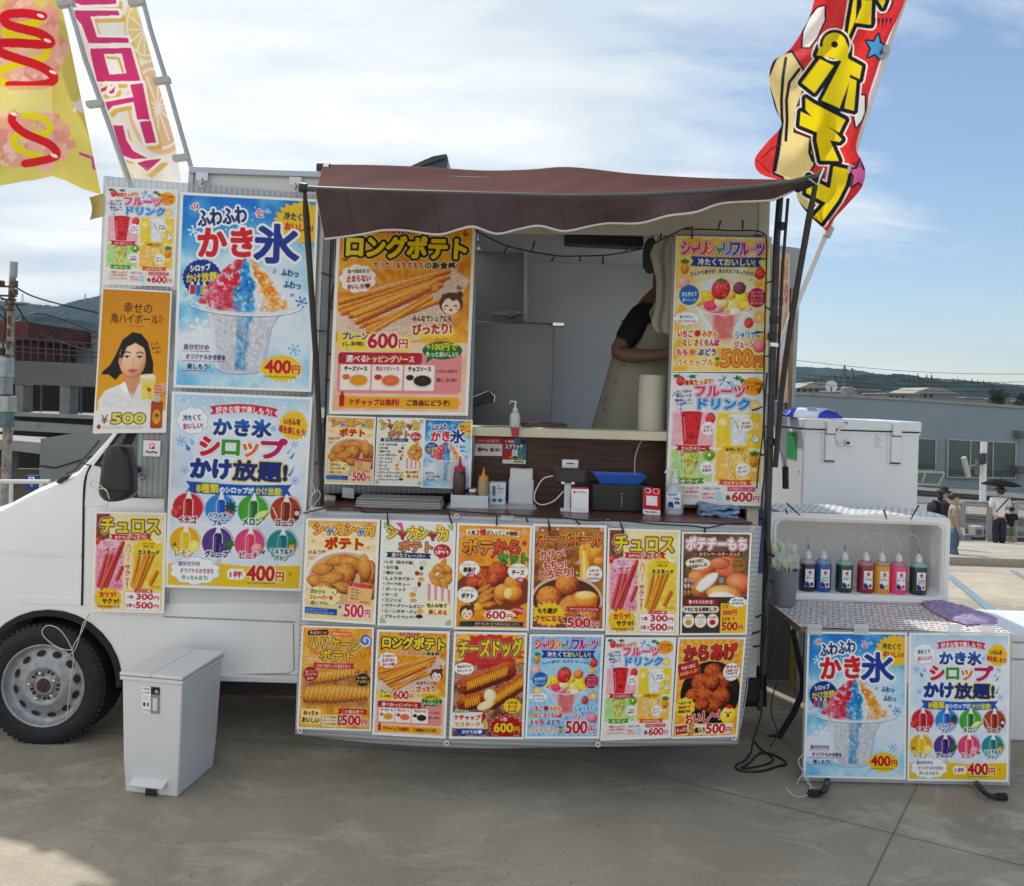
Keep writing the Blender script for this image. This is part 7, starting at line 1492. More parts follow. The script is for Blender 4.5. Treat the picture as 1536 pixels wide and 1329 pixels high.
# ------------------------------------------------------------------ feather flags
def flag(cvn,org_px,L,R,Yf,label,ny,nx,name='banner_flag',v0=None):
 vv = np.linspace(0,1,ny); lx = np.interp(vv,np.linspace(0,1,len(L)),[p[0] for p in L]); ly = np.interp(vv,np.linspace(0,1,len(L)),[p[1] for p in L])
 # smooth resampling of both edges
 def sm(P): Q = catmull([(p[0],p[1],0) for p in P],8); x = [q.x for q in Q]; y = [q.y for q in Q]; s_ = np.linspace(0,1,len(Q)); return np.interp(vv,s_,x), np.interp(vv,s_,y)
 lx, ly = sm(L); rx, ry = sm(R); u = np.linspace(0,1,nx)[None]; V = vv[:,None]
 px = lx[:,None] * (1-u) + rx[:,None] * u; py = ly[:,None] * (1-u) + ry[:,None] * u; Y = Yf(u,V) + 0 * px
 P = at_np(px,py,Y); S = cvn.k; ix = np.clip(((px-org_px[0])*10*S).astype(int),0,cvn.w-1); iy = np.clip(((py-org_px[1])*10*S).astype(int),0,cvn.h-1); a = cvn.a
 C = (a[iy,ix]*2+a[iy,np.clip(ix+1,0,cvn.w-1)]+a[np.clip(iy+1,0,cvn.h-1),ix]) / 4
 return print_grid(name,P,C,CLOTHPRINT)
# right: red flag
OX, OY = 1120, -30; F = Canvas(2600,3900,.28,bg='e2373a')
def z4(p): return [((x/3.323+1100-OX)*10,(y/3.323-OY)*10) for x,y in p]
for i in range(26):
 for j in range(20): F.ell(80+j*120+(i % 2)*60,60+i*150,24,24,'ee5a52',.6)
F.mottle(0,0,2600,3900,['d82c34','ec4a44'],900,201,al=.35)
cream, dk, ye, wh = 'f3dc98', '1c2030', 'f4dc1c', 'fbf6f0'
for q in ([(345,235),(350,160),(380,90),(420,40),(455,30),(455,100),(420,180),(380,235)],[(605,480),(655,475),(655,560),(640,600),(612,635),(600,560)],[(710,20),(790,10),(775,45),(745,65)]): F.poly(z4(q),wh,outs=[(dk,26)])
F.poly(z4([(290,262),(345,350),(340,460),(305,560),(300,660),(380,690),(400,820),(350,900),(345,950),(420,1060),(360,1040),(290,960),(250,880),(205,860),(240,640),(236,600),(175,400),(215,300),(240,270)]),cream,outs=[(dk,34)])
F.mottle(*[q for p in z4([(180,270),(400,900)]) for q in p],['f3dc98','e8cc80'],500,202,al=0)
for q in ([(262,290),(248,380),(240,500),(243,600)],[(330,345),(280,410),(265,500),(268,600),(262,700)],[(245,600),(225,760),(208,850)],[(385,700),(380,760),(395,800)]): F.line(z4(q),22,dk)
G1 = [[(430,235),(415,275),(500,292),(540,305),(440,500),(530,540),(580,405),(582,372),(630,395),(642,330),(572,292),(575,235),(560,205)],[(430,293),(502,328),(405,465),(340,413)],[(582,388),(615,402),(602,552),(553,540)],
      [(360,488),(400,515),(560,597),(528,662),(400,590),(360,548)],[(336,556),(420,595),(505,655),(542,695),(530,708),(482,700),(527,802),(436,802),(415,700),(417,660),(330,625)],
      [(500,828),(580,846),(560,925),(522,1000),(440,1112),(398,1082),(462,1012),(362,962),(375,878),(402,900),(482,940)],[(640,0),(692,0),(686,124),(606,114),(640,30)],[(598,0),(616,0),(610,100),(572,188),(568,180)],[(720,0),(760,0),(745,40)],[(640,-80),(700,-80),(690,-20),(640,-20)]]
for w, c_ in ((86,wh),(60,dk)):
 for q in G1: F.poly(z4(q),c_,outs=[(c_,w)])
F.ell(*z4([(505,222)])[0],250,250,wh); F.ell(*z4([(505,222)])[0],222,222,dk)
for q in G1: F.poly(z4(q),ye)
F.ell(*z4([(505,222)])[0],178,178,ye); F.ell(*z4([(505,222)])[0],50,50,dk)
F.star(*z4([(712,238)])[0],170,210,5,.45,'4c9cd4',.2,outs=[(dk,26)]); F.star(*z4([(628,872)])[0],180,230,5,.45,'e070b0',.1,outs=[(dk,24)])
for k in range(5): F.poly(z4([(700+k*20,90),(712+k*20,92),(706+k*18,150-abs(k-2)*12)]),dk)
F.line(z4([(140,790),(190,740),(240,720)]),8,'7c1820'); F.line(z4([(120,800),(180,860)]),6,'7c1820')
Lr = [(1226,-20),(1216,20),(1204,45),(1184,75),(1160,92),(1154,120),(1162,160),(1172,188),(1150,214),(1132,240),(1143,262),(1188,276),(1197,300),(1213,322),(1240,347)]
Rr = [(1366,-20),(1352,15),(1340,40),(1327,68),(1315,105),(1304,140),(1300,165),(1290,195),(1284,222),(1292,240),(1298,258),(1292,282),(1272,306),(1252,328),(1241,347)]
fl = flag(F,(OX,OY),Lr,Rr,lambda u,v: 4.15+.07*np.sin(u*7+v*9)*(1-u)+.05*np.sin(v*16-u*4)+.03*np.sin(u*14+v*3)-.1*(1-u)*v,'',420,190)
tag(fl,'red flag with fat yellow katakana twisting at the right of the awning','flag')
pl_ = thing('flag_pole',at(1165,600,4.3),'white leaning pole of the red flag','flag pole')
MB().tube([at(1368,-30,4.22),at(1331,72,4.22),at(1285,215,4.22)],.0135,12).build('upper_tube',M_WPLAST,pl_); MB().tube([at(1333,68,4.22),at(1285,215,4.22),at(1241,345,4.24),at(1184,482,4.26),at(1150,590,4.3)],.0175,12).build('lower_tube',M_WPLAST,pl_)
for x, y in ((1327,82),(1243,348)): MB().tube([at(x+3,y-7,4.22),at(x-3,y+7,4.22)],.022,12).build('collar',mat('grey_collar',(.5,.51,.52),.4),pl_)
MB().prism([at(1320,64,4.19),at(1336,68,4.19),at(1332,80,4.19),at(1318,74,4.19)],(0,.03,0)).build('clip',mat('grey_collar',(.5,.51,.52),.4),pl_,bev=.003)
# left flags
OX, OY = -140, -40; F = Canvas(3600,3900,.26,bg='cfc05c')
def z1(p): return [((x/2.954-OX)*10,(y/2.954-OY)*10) for x,y in p]
F.mottle(0,0,3600,3900,['c8b850','dacc6c','d2c25c'],900,211)
rs = random.Random(3)
for (cx,cy,rx,ry) in ((110,210,170,210),(130,620,190,130),(-150,200,120,300),(-150,600,130,200)):
 for i in range(95):
  a, r = rs.uniform(0,6.3), math.sqrt(rs.random()); x, y = cx + rx * r * math.cos(a), cy + ry * r * math.sin(a); s_ = rs.uniform(16,34); rt = rs.uniform(0,90)
  q = z1([(x-s_,y-s_),(x+s_,y+s_)]); F.rect(q[0][0],q[0][1],q[1][0],q[1][1],['e4a496','eab4a4','dc9488','f0c4b0','e8ac90'][i % 5],.95,rt)
def sq(P,w,c_): Q = catmull([(x,y,0) for x,y in z1(P)],8); F.line([(q.x,q.y) for q in Q],w,c_)
sq([(170,100),(60,120),(30,150),(180,190),(200,250),(60,290),(-20,330),(30,370),(60,380)],55,'e6d61c')
sq([(190,72),(100,58),(20,70),(40,110),(180,150),(220,195),(60,190),(0,195),(10,235),(180,295),(240,350),(170,378),(40,378)],68,'d6202c')
sq([(110,510),(200,530),(210,590),(70,600),(80,660),(200,700)],50,'e6d61c'); sq([(60,500),(55,540),(110,590),(220,640),(250,690),(170,715),(110,725)],62,'d6202c')
for x, y in ((180,70),(210,180),(235,320),(60,505),(240,690)): q = z1([(x,y)])[0]; F.ell(q[0],q[1],60,24,'ffffff',.9,20)
F.rect(*z1([(-20,380)])[0],*z1([(230,500)])[0],'e4dc90',.8); F.poly(z1([(0,720),(90,690),(240,760),(160,790),(0,800)]),'c87898',.0)
F.star(*z1([(350,470)])[0],130,130,5,.5,'e6e4e4',.2); F.line(z1([(355,680),(410,700),(415,745),(470,755),(475,790)]),22,'c04c84'); F.ell(*z1([(-20,380)])[0],300,420,'9c50a0',.0)
F.line(z1([(265,0),(300,130),(350,300),(410,480)]),14,'e8ecec')
L1 = [(-125,-25),(-125,60),(-120,160),(-115,300)]; R1 = [(86,-25),(104,50),(134,150),(152,215),(170,262),(152,296)]
# the lower hem runs in waves: rows bend with u
def Yl(u,v): return 3.95 + .05 * np.sin(u*8+v*5) + .03 * np.sin(v*11)
vv = np.linspace(0,1,330)[:,None]; u = np.linspace(0,1,230)[None]
hem = np.interp(u,[0,.55,.62,.72,.8,.9,1],[300,272,270,264,270,283,292]); topx = -125 + 211 * u; botx = -115 + 268 * u - 3 * np.sin(u*9)
px = topx * (1-vv) + botx * vv + 14 * np.sin(vv*math.pi) * u * 0; py = -25 * (1-vv) + hem * vv
ix = np.clip(((px-OX)*10*F.k).astype(int),0,F.w-1); iy = np.clip(((py-OY)*10*F.k).astype(int),0,F.h-1)
fl = print_grid('banner_flag',at_np(px,py,Yl(u,vv)),F.a[iy,ix],CLOTHPRINT); tag(fl,'yellow flag with red sauce squiggles at the upper left corner','flag')
F2 = Canvas(2200,3400,.26,bg='efeae4'); OX2, OY2 = 80, -40
def z2(p): return [((x/2.954-OX2)*10,(y/2.954-OY2)*10) for x,y in p]
for x, y, r, q in ((640,130,120,'ecd088'),(700,480,180,'ecc49c'),(640,-60,90,'ecd088')):
 c_ = z2([(x,y)])[0]; R_ = r / 2.954 * 10; F2.ell(*c_,R_*.75,R_*1.15,q,rot=-10); F2.ell(*c_,R_*.66,R_*1.02,'f6ece0',rot=-10); F2.ell(*c_,R_*.60,R_*.95,hx(q)*.94+.04,rot=-10)
 for k in range(6): a = k * math.pi / 6; F2.line([(c_[0]-R_*.55*math.cos(a),c_[1]-R_*.9*math.sin(a)),(c_[0]+R_*.55*math.cos(a),c_[1]+R_*.9*math.sin(a))],12,'f6ece0')
GL = [[(330,45),(525,48),(530,68),(400,72),(430,165),(568,168),(572,190),(392,192),(362,110),(330,72)],[(400,215),(580,212),(622,358),(430,362),(400,235)],[(445,395),(478,378),(470,400),(450,410)],[(480,410),(512,382),(505,412),(488,416)],
      [(576,375),(632,368),(664,530),(608,530),(592,452),(500,470),(478,492),(466,452),(590,430)],[(618,540),(668,534),(692,632),(645,636)],[(500,556),(545,556),(560,620),(590,668),(654,702),(590,705),(545,690),(520,620)],[(606,722),(640,712),(718,702),(652,760)],[(320,-10),(515,-12),(515,18),(360,22),(325,10)]]
for q in GL: F2.poly([(x+70,y+80) for x,y in z2(q)],'e0b860',outs=[('e0b860',22)])
for q in GL: F2.poly(z2(q),'f6f2ee',outs=[('f6f2ee',44)])
for q in GL: F2.poly(z2(q),'d23c78')
F2.poly(z2([(460,240),(540,238),(560,325),(485,330)]),'f6f2ee'); F2.line(z2([(475,255),(525,258),(545,318)]),20,'e0b860')
F2.poly(z2([(430,610),(520,690),(600,790),(520,800),(470,720)]),'e8d480',.8); F2.poly(z2([(480,720),(600,720),(780,800),(500,800)]),'f0e2b4',.3)
vv = np.linspace(0,1,330)[:,None]; u = np.linspace(0,1,130)[None]
lx = np.interp(vv,[0,.1,1],[92,100,186]); rx = np.interp(vv,[0,.08,.5,.8,1],[198,203,237,262,272]); py = -25 + (np.interp(u,[0,1],[268,272])+25) * vv; px = lx * (1-u) + rx * u
ix = np.clip(((px-OX2)*10*F2.k).astype(int),0,F2.w-1); iy = np.clip(((py-OY2)*10*F2.k).astype(int),0,F2.h-1)
fl = print_grid('banner_flag',at_np(px,py,4.2+.035*np.sin(u*7+vv*6)+.02*np.sin(vv*12)),F2.a[iy,ix],CLOTHPRINT); tag(fl,'white flag with pink katakana and pale orange slices','flag')
# a tail of yellow cloth behind the first poster corner
tl = MB(); tl.grid(lambda u,v: at(134+22*u+4*math.sin(v*3),296+34*v-6*u,4.0+.02*math.sin(u*5)),8,8)
tag(tl.build('cloth_tail',mat('yellow_cloth',(.55,.44,.18),.85,alpha=1),smooth=True,solid=.002,loc=at(145,330,4.0)),'yellow hem of a flag hanging beside the top left poster','flag')
for P, Yp, lab, cl in (([(94,-30),(128,90),(160,178),(180,232),(192,266),(214,330)],3.88,'grey pole between the yellow and the white flag',((142,153),(98,2))),([(207,-30),(226,45),(250,122),(272,200),(287,252),(300,300)],4.12,'grey pole at the right edge of the white flag',((243,118),(205,0),(272,234)))):
 t = thing('flag_pole',at(*P[-1],Yp),lab,'flag pole'); MB().tube([at(x,y,Yp) for x,y in P],.0125,12).build('tube',mat('pale_grey_tube',(.42,.43,.45),.4),t,smooth=True)
 for x, y in cl: MB().prism([at(x-15,y-2,Yp-.02),at(x+9,y-5,Yp-.02),at(x+11,y+4,Yp-.02),at(x-13,y+7,Yp-.02)],(0,.035,0)).build('clip',mat('grey_clip',(.48,.47,.45),.5),t,bev=.003)
# ------------------------------------------------------------------ things on the counter
def ct(x,y): return gnd(x,y,zc)
def px(p): return p.y / FPX
def basket(): pass
b = ct(600,762); t = thing('steel_trays',b,'stack of shallow steel trays lying under the small posters','trays')
for i, (dz,s_) in enumerate(((.0,1),(.011,.99),(.022,.985),(.034,.97))):
 w, d = .19 * s_, .085; MB().add([(b.x-w,b.y-d*.6,zc+dz),(b.x+w,b.y-d*.6,zc+dz),(b.x+w,b.y+d,zc+dz),(b.x-w,b.y+d,zc+dz),(b.x-w-.008,b.y-d*.6-.01,zc+dz+.014),(b.x+w+.008,b.y-d*.6-.01,zc+dz+.014),(b.x+w+.008,b.y+d+.01,zc+dz+.014),(b.x-w-.008,b.y+d+.01,zc+dz+.014)],[(0,3,2,1),(0,1,5,4),(1,2,6,5),(2,3,7,6),(3,0,4,7),(4,5,6,7)]).build('tray',mat('clear_lid',(.30,.31,.32),.2,.3) if i == 3 else mat('pale_tray',(.50,.50,.48),.35,.3),t,bev=.004,seg=3)
b = Vector((at(704,758,3.46).x,3.452,zc)); k = .0033; t = thing('condiment_box',b,'white cardboard box holding ketchup and mustard bottles','box')
hw = .088; hb = .062; g = MB(); g.box(b.x-hw,b.y,zc,b.x+hw,b.y+.003,zc+hb*.95); g.box(b.x-hw,b.y+.056,zc,b.x+hw,b.y+.058,zc+hb); g.box(b.x-hw,b.y+.003,zc,b.x-hw+.003,b.y+.056,zc+hb); g.box(b.x+hw-.003,b.y+.003,zc,b.x+hw,b.y+.056,zc+hb); g.box(b.x-hw+.003,b.y+.003,zc+.001,b.x+hw-.003,b.y+.056,zc+.004); g.build('carton',M_WPLAST,t)
def squeeze(x,y,hpx,wpx,m,capm,lab,name='squeeze_bottle',cap=.3):
 p = ct(x,y); s_ = p.y / FPX; h, w = hpx * s_, wpx * s_ / 2; p = Vector((at(x,y,3.483).x,3.483,zc+.004)); t = thing(name,p,lab,'bottle'); h1 = h * (1-cap)
 MB().lathe([(w*.9,0),(w,.006),(w,h1-.015),(w*.85,h1),(w*.6,h1+.004)],p,24).build('body',m,t,smooth=True)
 MB().lathe([(w*.88,0),(w*.88,h*cap*.28),(w*.4,h*cap*.34),(w*.22,h*cap*.6),(w*.1,h*cap)],p+Vector((0,0,h1)),18).build('nozzle',capm,t,smooth=False)
squeeze(688,757,73,19,mat('ketchup',(.055,.012,.014),.3,coat=.4),mat('red_cap',(.42,.02,.025),.35),'tall dark ketchup bottle with a red nozzle in the white box')
squeeze(724,757,57,16,mat('mustard_pale',(.38,.28,.16),.35,coat=.3),mat('yellow_cap',(.62,.30,.02),.35),'mustard bottle with a yellow nozzle in the white box')
p = Vector((at(708,755,3.483).x,3.483,zc+.004)); t = thing('small_jar',p,'small glass jar with steel lid between the sauce bottles','jar'); MB().lathe([(.022,0),(.024,.06),(.02,.07)],p,20).build('glass',mat('smoky_glass',(.08,.08,.08),.15),t,smooth=True); MB().lathe([(.025,.07),(.025,.085),(.02,.09)],p,20).build('lid',M_CHROME,t)
b = ct(746,757); w, h = 12 * b.y / FPX, 34 * b.y / FPX; t = thing('toothpick_box',b,'small printed box standing left of the napkin holder','box'); MB().box(b.x-w,b.y,zc,b.x+w,b.y+.04,zc+h).build('carton',mat('pale_blue_card',(.62,.66,.68),.5),t,bev=.001)
poster(d_sign('box'),[(734.5,724),(758,725),(757.5,757),(734.5,756.5)],b.y-.001,None,0,2.4,0,name='printed_face',parent=t)
b = ct(781,757); t = thing('napkin_holder',b,'white napkin holder full of paper napkins on the counter','napkin holder'); w, h = 19 * b.y / FPX, 38 * b.y / FPX
MB().box(b.x-w,b.y,zc,b.x+w,b.y+.08,zc+h).build('holder',M_WPLAST,t,bev=.010,seg=3)
g = MB(); rs = random.Random(1)
for i in range(9): g.obox((b.x+rs.uniform(-.003,.003),b.y+.012+i*.007,zc+h+.02),w*1.75,.005,.055,Matrix.Rotation(rs.uniform(-.05,.05),3,'Y'))
g.build('napkins',mat('soft_napkin',(.78,.78,.76),.9),t,bev=.002)
tag(MB().prism([ct(670,762),ct(805,764),ct(800,752),ct(676,750)],(0,0,.003)).build('place_mat',mat('pale_marble_sheet',(.55,.56,.54),.35,var=.2,vs=12),loc=ct(740,764)),'pale marbled sheet under the sauces and napkins','mat')
# reader on stand
b = ct(851,768); s_ = b.y / FPX; t = thing('reader_stand',b,'white stand with a chrome bracket holding the black card reader','stand')
MB().box(b.x-10*s_,b.y,zc,b.x+10*s_,b.y+.06,zc+.012).build('foot',M_WPLAST,t,bev=.003); MB().box(b.x-5*s_,b.y+.015,zc+.01,b.x+5*s_,b.y+.03,zc+.14).build('column',M_WPLAST,t,bev=.003)
for x in (-8,7): MB().box(b.x+(x-3)*s_,b.y-.004,zc+.128,b.x+(x+3)*s_,b.y+.02,zc+.142).build('claw',M_CHROME,t,bev=.003)
rd_ = thing('card_reader',b+Vector((0,0,.14)),'black card reader lying across the white stand','card reader'); MB().box(*at(832,724,b.y-.002),*(at(880,703,b.y-.002)+Vector((0,.014,0)))).build('case',M_BLACK,rd_,bev=.005,seg=3); MB().box(*at(836,721,b.y-.004),*(at(876,706,b.y-.004)+Vector((0,.0015,0)))).build('screen',mat('dark_screen',(.01,.012,.02),.08,coat=.5),rd_)
wd = thing('white_terminal',b+Vector((0,.04,.18)),'small white payment terminal behind the black reader','terminal'); MB().box(*at(843,705,b.y+.03),*(at(868,690,b.y+.03)+Vector((0,.02,0)))).build('case',M_WPLAST,wd,bev=.006,seg=3); MB().box(*at(850,696,b.y+.028),*(at(861,694.5,b.y+.028)+Vector((0,.001,0)))).build('slot',M_DMETAL,wd)
cb = lambda P, r, m, nm, lab, cat='cable': tag(MB().tube(catmull(P,6),r,6).build(nm,m,loc=P[0]),lab,cat)
cb([at(829,714,b.y-.01),at(815,718,b.y-.02),at(804,735,b.y-.02),at(802,750,b.y-.01),at(812,757,b.y-.01),at(830,752,b.y),at(845,737,b.y)],.0028,M_WPLAST,'white_cable','white charging cable looping left of the card reader'); 
cb([at(990,642,3.70),at(976,652,3.64),at(962,662,3.62),at(953,685,3.60),at(952,712,3.58)],.0028,mat('cream_cable',(.5,.48,.42),.5),'cream_cable','cream cable running down from the hatch ledge')
for nm, q, yb, kind, lab in (('payment_sign',[(857,731),(883,731.5),(882.5,769),(857,768.5)],769,'paysign','white payment stand sign with a red top edge'),('payment_sign',[(965,731),(990.5,733),(990.5,773),(964.5,771)],773,'pink','crimson payment stand sign with two round badges')):
 p = ct(sum(a[0] for a in q)/4,yb); t = thing(nm,p,lab,'sign','payment signs on the counter'); poster(d_sign(kind),q,p.y-.004,None,0,2.4,0,name='print',parent=t); MB().prism([at(x,y,p.y-.001) for x,y in q],(0,.005,0)).build('acrylic_stand',M_WPLAST,t)
 MB().box(p.x-.03,p.y,zc,p.x+.03,p.y+.04,zc+.004).build('foot',M_WPLAST,t)
# black cooler fan box with blue tray
p = ct(932,768); s_ = p.y / FPX; t = thing('speaker_box',p,'black box with perforated front under the blue tray','speaker'); W_, H_ = 45 * s_, 41 * s_
MB().box(p.x-W_,p.y,zc,p.x+W_,p.y+.16,zc+H_).build('case',M_BLACK,t,bev=.008,seg=3); g = MB()
for i in range(24):
 for j in range(9): x = p.x - W_ + .012 + i * (2*W_-.024) / 23 + (j % 2) * .003; z = zc + .012 + j * (H_-.024) / 8; g.obox((x,p.y-.001,z),.0055,.002,.0055)
tag(g.build('grille',mat('grille_grey',(.035,.035,.036),.4),t),kind='stuff')
for i in range(5): MB().obox((p.x+.0,p.y-.003,zc+.03+i*.014),.005,.002,.008,Matrix.Rotation(.4,3,'Y')).build('logo_letter',mat('silver_mark',(.4,.4,.4),.4),t)
p2 = p + Vector((-.01,.06,H_)); t = thing('blue_tray',p2,'blue plastic coin tray on the black box','tray'); w, d, h = .125, .06, .046
MB().add([(p2.x-w*.72,p2.y-d*.7,p2.z),(p2.x+w*.72,p2.y-d*.7,p2.z),(p2.x+w*.72,p2.y+d*.7,p2.z),(p2.x-w*.72,p2.y+d*.7,p2.z),(p2.x-w,p2.y-d,p2.z+h),(p2.x+w,p2.y-d,p2.z+h),(p2.x+w,p2.y+d,p2.z+h),(p2.x-w,p2.y+d,p2.z+h)],[(0,3,2,1),(0,1,5,4),(1,2,6,5),(2,3,7,6),(3,0,4,7)]).build('tray_body',mat('blue_plastic',(.025,.12,.50),.35),t,solid=.004)
def pump(p,h,w,m,lab,label_cv=None,q=None,hd='r'):
 t = thing('pump_bottle',p,lab,'pump bottle'); MB().lathe([(w,0),(w*1.04,.01),(w,h*.55),(w*.75,h*.64),(w*.4,h*.7)],p,24,sy=.8).build('body',m,t,smooth=True)
 MB().lathe([(w*.46,h*.69),(w*.46,h*.78),(w*.2,h*.8),(w*.14,h*.95)],p,16).build('collar',M_WPLAST,t); sx = -1 if hd == 'l' else 1
 MB().tube([p+Vector((-sx*w*.25,0,h*.96)),p+Vector((sx*w*.9,0,h*.98)),p+Vector((sx*w*1.15,0,h*.9))],[w*.17,w*.15,w*.1],8).build('pump_head',M_WPLAST,t)
 if label_cv: poster(label_cv,q,p.y-w*.83-.002,None,0,2.4,0,name='label',parent=t)
 return t
p = at(1011,765,3.455); p.z = zc; pump(Vector(p),.215,.042,mat('clear_gel',(.50,.54,.58),.2,coat=.4),'clear sanitiser pump bottle at the right end of the counter',d_sign('sanit'),[(1000,738),(1021,739),(1021,764),(1000,763)],'l')
p = at(772,646,3.52); p.z = at(772,636,3.6).z; pump(Vector((p.x,3.62,p.z-.05)),.165,.026,mat('pink_pump_bottle',(.62,.60,.60),.3),'white pump bottle with a red band standing on the hatch ledge',hd='l')
tag(MB().prism([at(766,641,3.527),at(779,641,3.527),at(778,655,3.527),at(768,655,3.527)],(0,-.003,0)).build('red_tag',mat('red_card',(.42,.02,.04),.5),loc=at(772,655,3.52)),'small red tag hanging below the pump bottle','tag')
poster(d_sign('wall1'),[(711,655.5),(754,656),(753,684),(711,683.5)],3.708,'red and white payment sticker on the walnut board, left one',0,2.2,.0003,cat='sticker',name='sticker')
poster(d_sign('wall2'),[(754.5,657),(789,657.5),(788.5,696),(753.5,695)],3.706,'blue and red scratch lottery sticker on the walnut board',0,2.2,.0003,cat='sticker',name='sticker')
p = ct(1080,776); t = thing('folded_cloth',p,'folded light blue cloth on the right end of the counter','cloth')
for i in range(3):
 g = MB(); rs = random.Random(i)
 def cf(u,v,i=i): return Vector((p.x-.085+.17*u+.006*math.sin(v*8+i),p.y+.10*v+.004*math.sin(u*9),zc+.006+i*.017+.008*math.sin(u*5+i*2)*math.sin(v*4+1)+.004*math.sin(u*19+v*12)))
 g.grid(cf,20,12).build('fold',mat('pale_blue_cloth',(.24,.34,.50),.9,var=.35,vs=25,bump=.6,bs=120),t,smooth=True,solid=.013)

# ------------------------------------------------------------------ fairy-light cable, cords
def cable(P,lab,stubs=(),r=.0034,nm='light_cable',m=None,n=5):
 t = thing(nm,P[0],lab,'cable','black fairy light cables'); MB().tube(catmull(P,n),r,6).build('cable',m or M_CABLE,t,smooth=True)
 for a, b_ in stubs: MB().tube([a,a.lerp(b_,.6),b_],[r*.8,r*1.3,r*1.3],6).build('bulb_socket',M_CABLE,t)
YT = T - .09
cable([at(x,y,YT) for x,y in ((712,345),(740,360),(765,370),(800,378),(840,384),(872,384),(905,383),(940,378),(965,372),(985,363),(1008,352),(1026,343),(1040,341))],'black fairy light cable drooping across the hatch opening',[(at(x,y,YT),at(x2,y2,YT)) for x,y,x2,y2 in ((762,369,756,379),(798,377,802,361),(832,383,827,393),(870,384,870,392),(905,383,904,396),(940,378,937,358),(990,361,992,350))])
cable([at(x,y,YT) for x,y in ((1026,344),(1060,344),(1100,346),(1130,346),(1145,350),(1150,362),(1149,420),(1147,500),(1146,560),(1145,640),(1138,700),(1135,733))],'black fairy light cable framing the right hand posters',[(at(x,y,YT),at(x2,y2,YT)) for x,y,x2,y2 in ((1038,344,1038,358),(1077,345,1081,331),(1114,346,1114,330),(1146,353,1130,353),(1149,388,1134,389),(1148,425,1164,420),(1148,460,1156,465),(1146,498,1132,499),(1145,535,1160,533),(1144,575,1138,590),(1145,610,1128,616),(1144,640,1156,640))])
cable([at(x,y,T-.05) for x,y in ((504,352),(503,385),(503,415),(498,440),(494,480),(492,530),(489,570),(488,620),(480,660),(481,700),(478,740),(474,765))],'black fairy light cable down the left hatch post',[(at(x,y,T-.05),at(x2,y2,T-.055)) for x,y,x2,y2 in ((500,415,482,409),(503,385,508,388),(494,462,504,461),(490,497,476,496),(489,531,503,531),(487,570,499,570),(481,604,478,612),(478,690,472,697))],.003)
ye_ = lambda x, y: at(x,y,float(YB_(x,y))-.018)
cable([ye_(x,y) for x,y in ((455,770),(480,764),(500,760),(540,761),(545,768),(600,768),(660,765),(700,768),(760,772),(840,776),(880,781),(930,781),(980,786),(1040,789),(1060,792),(1090,786),(1128,784))],'black fairy light cable along the counter edge',[(ye_(x,y),ye_(x2,y2)) for x,y,x2,y2 in ((545,764,546,766),(581,768,582,788),(672,768,678,786),(745,773,745,788),(788,775,792,783),(822,778,825,796),(860,777,870,787),(930,782,936,800),(1058,790,1057,799))])
cable([at(x,y,3.42) for x,y in ((1150,560),(1146,640),(1148,700),(1142,760),(1150,820),(1152,860),(1146,900),(1150,940),(1144,980),(1143,1030),(1142,1070),(1130,1110),(1127,1128))],'black power cable hanging down the right truck corner',[(at(x,y,3.42),at(x2,y2,3.4)) for x,y,x2,y2 in ((1150,830,1162,834),(1148,920,1134,926),(1147,945,1126,951),(1145,968,1130,970),(1144,1040,1140,1056))],.0042)
cable([at(x,y,3.5) for x,y in ((1162,925),(1164,960),(1160,980),(1170,1010),(1160,1040),(1157,1070),(1166,1100),(1155,1120))],'thin black cable dangling under the table, curling twice',(),.003)
cable([at(x,y,3.5) for x,y in ((1155,925),(1160,960),(1170,985),(1190,988),(1206,985))],'black cable sagging to the table leg',(),.003)
cable([at(x,y,3.95) for x,y in ((1145,745),(1150,760),(1180,770),(1230,776),(1300,778),(1350,778),(1395,777),(1425,783))],'black fairy light cable lying over the foam box',[(at(x,y,3.93),at(x2,y2,3.93)) for x,y,x2,y2 in ((1182,771,1178,764),(1200,773,1180,755),(1330,779,1326,765),(1366,779,1378,758))])
cable([at(x,y,3.5) for x,y in ((1152,640),(1158,700),(1150,760),(1156,830),(1150,900),(1160,960),(1152,1000))],'second black cable twisting down the right corner',[(at(x,y,3.48),at(x2,y2,3.46)) for x,y,x2,y2 in ((1154,680,1140,683),(1151,870,1162,874),(1153,780,1140,778))],.004)
tg = [gnd(x,y,.006) for x,y in ((1127,1128),(1118,1140),(1104,1148),(1110,1156),(1140,1157),(1165,1150),(1180,1145),(1160,1132),(1140,1130),(1122,1146),(1112,1152),(1135,1150),(1160,1140),(1140,1122),(1130,1110))]
cable(tg,'tangled black cable lying on the ground by the truck corner',(),.005,'ground_cable')
plg = thing('cable_plug',at(1141,1048,3.41),'black plug and socket hanging on the cable','plug'); MB().obox(at(1141,1043,3.41),.018,.018,.05).build('plug',M_BLACK,plg,bev=.003); MB().obox(at(1140,1058,3.41),.022,.02,.045).build('socket',M_BLACK,plg,bev=.003)
def cord(P,lab,r=.0022): return tag(MB().tube(catmull(P,6),r,5).build('cord',M_CORD,loc=P[0],smooth=True),lab,'cord','white tie cords')
cord([at(x,y,3.25) for x,y in ((160,737),(150,728),(138,720),(136,727),(142,733),(155,733),(160,736),(164,749))],'white cord loop tied to the door mirror')
cord([at(x,y,3.54) for x,y in ((133,920),(124,945),(112,965),(106,975),(85,970),(66,955),(64,944),(74,938),(90,945),(104,965),(110,985),(108,1010),(104,1040),(100,1080))],'loose white cord looping in front of the wheel rim',.0022)
cord([at(x,y,3.545) for x,y in ((136,920),(125,935),(118,960),(110,978),(95,985)) ],'short white cord strand over the wheel arch')
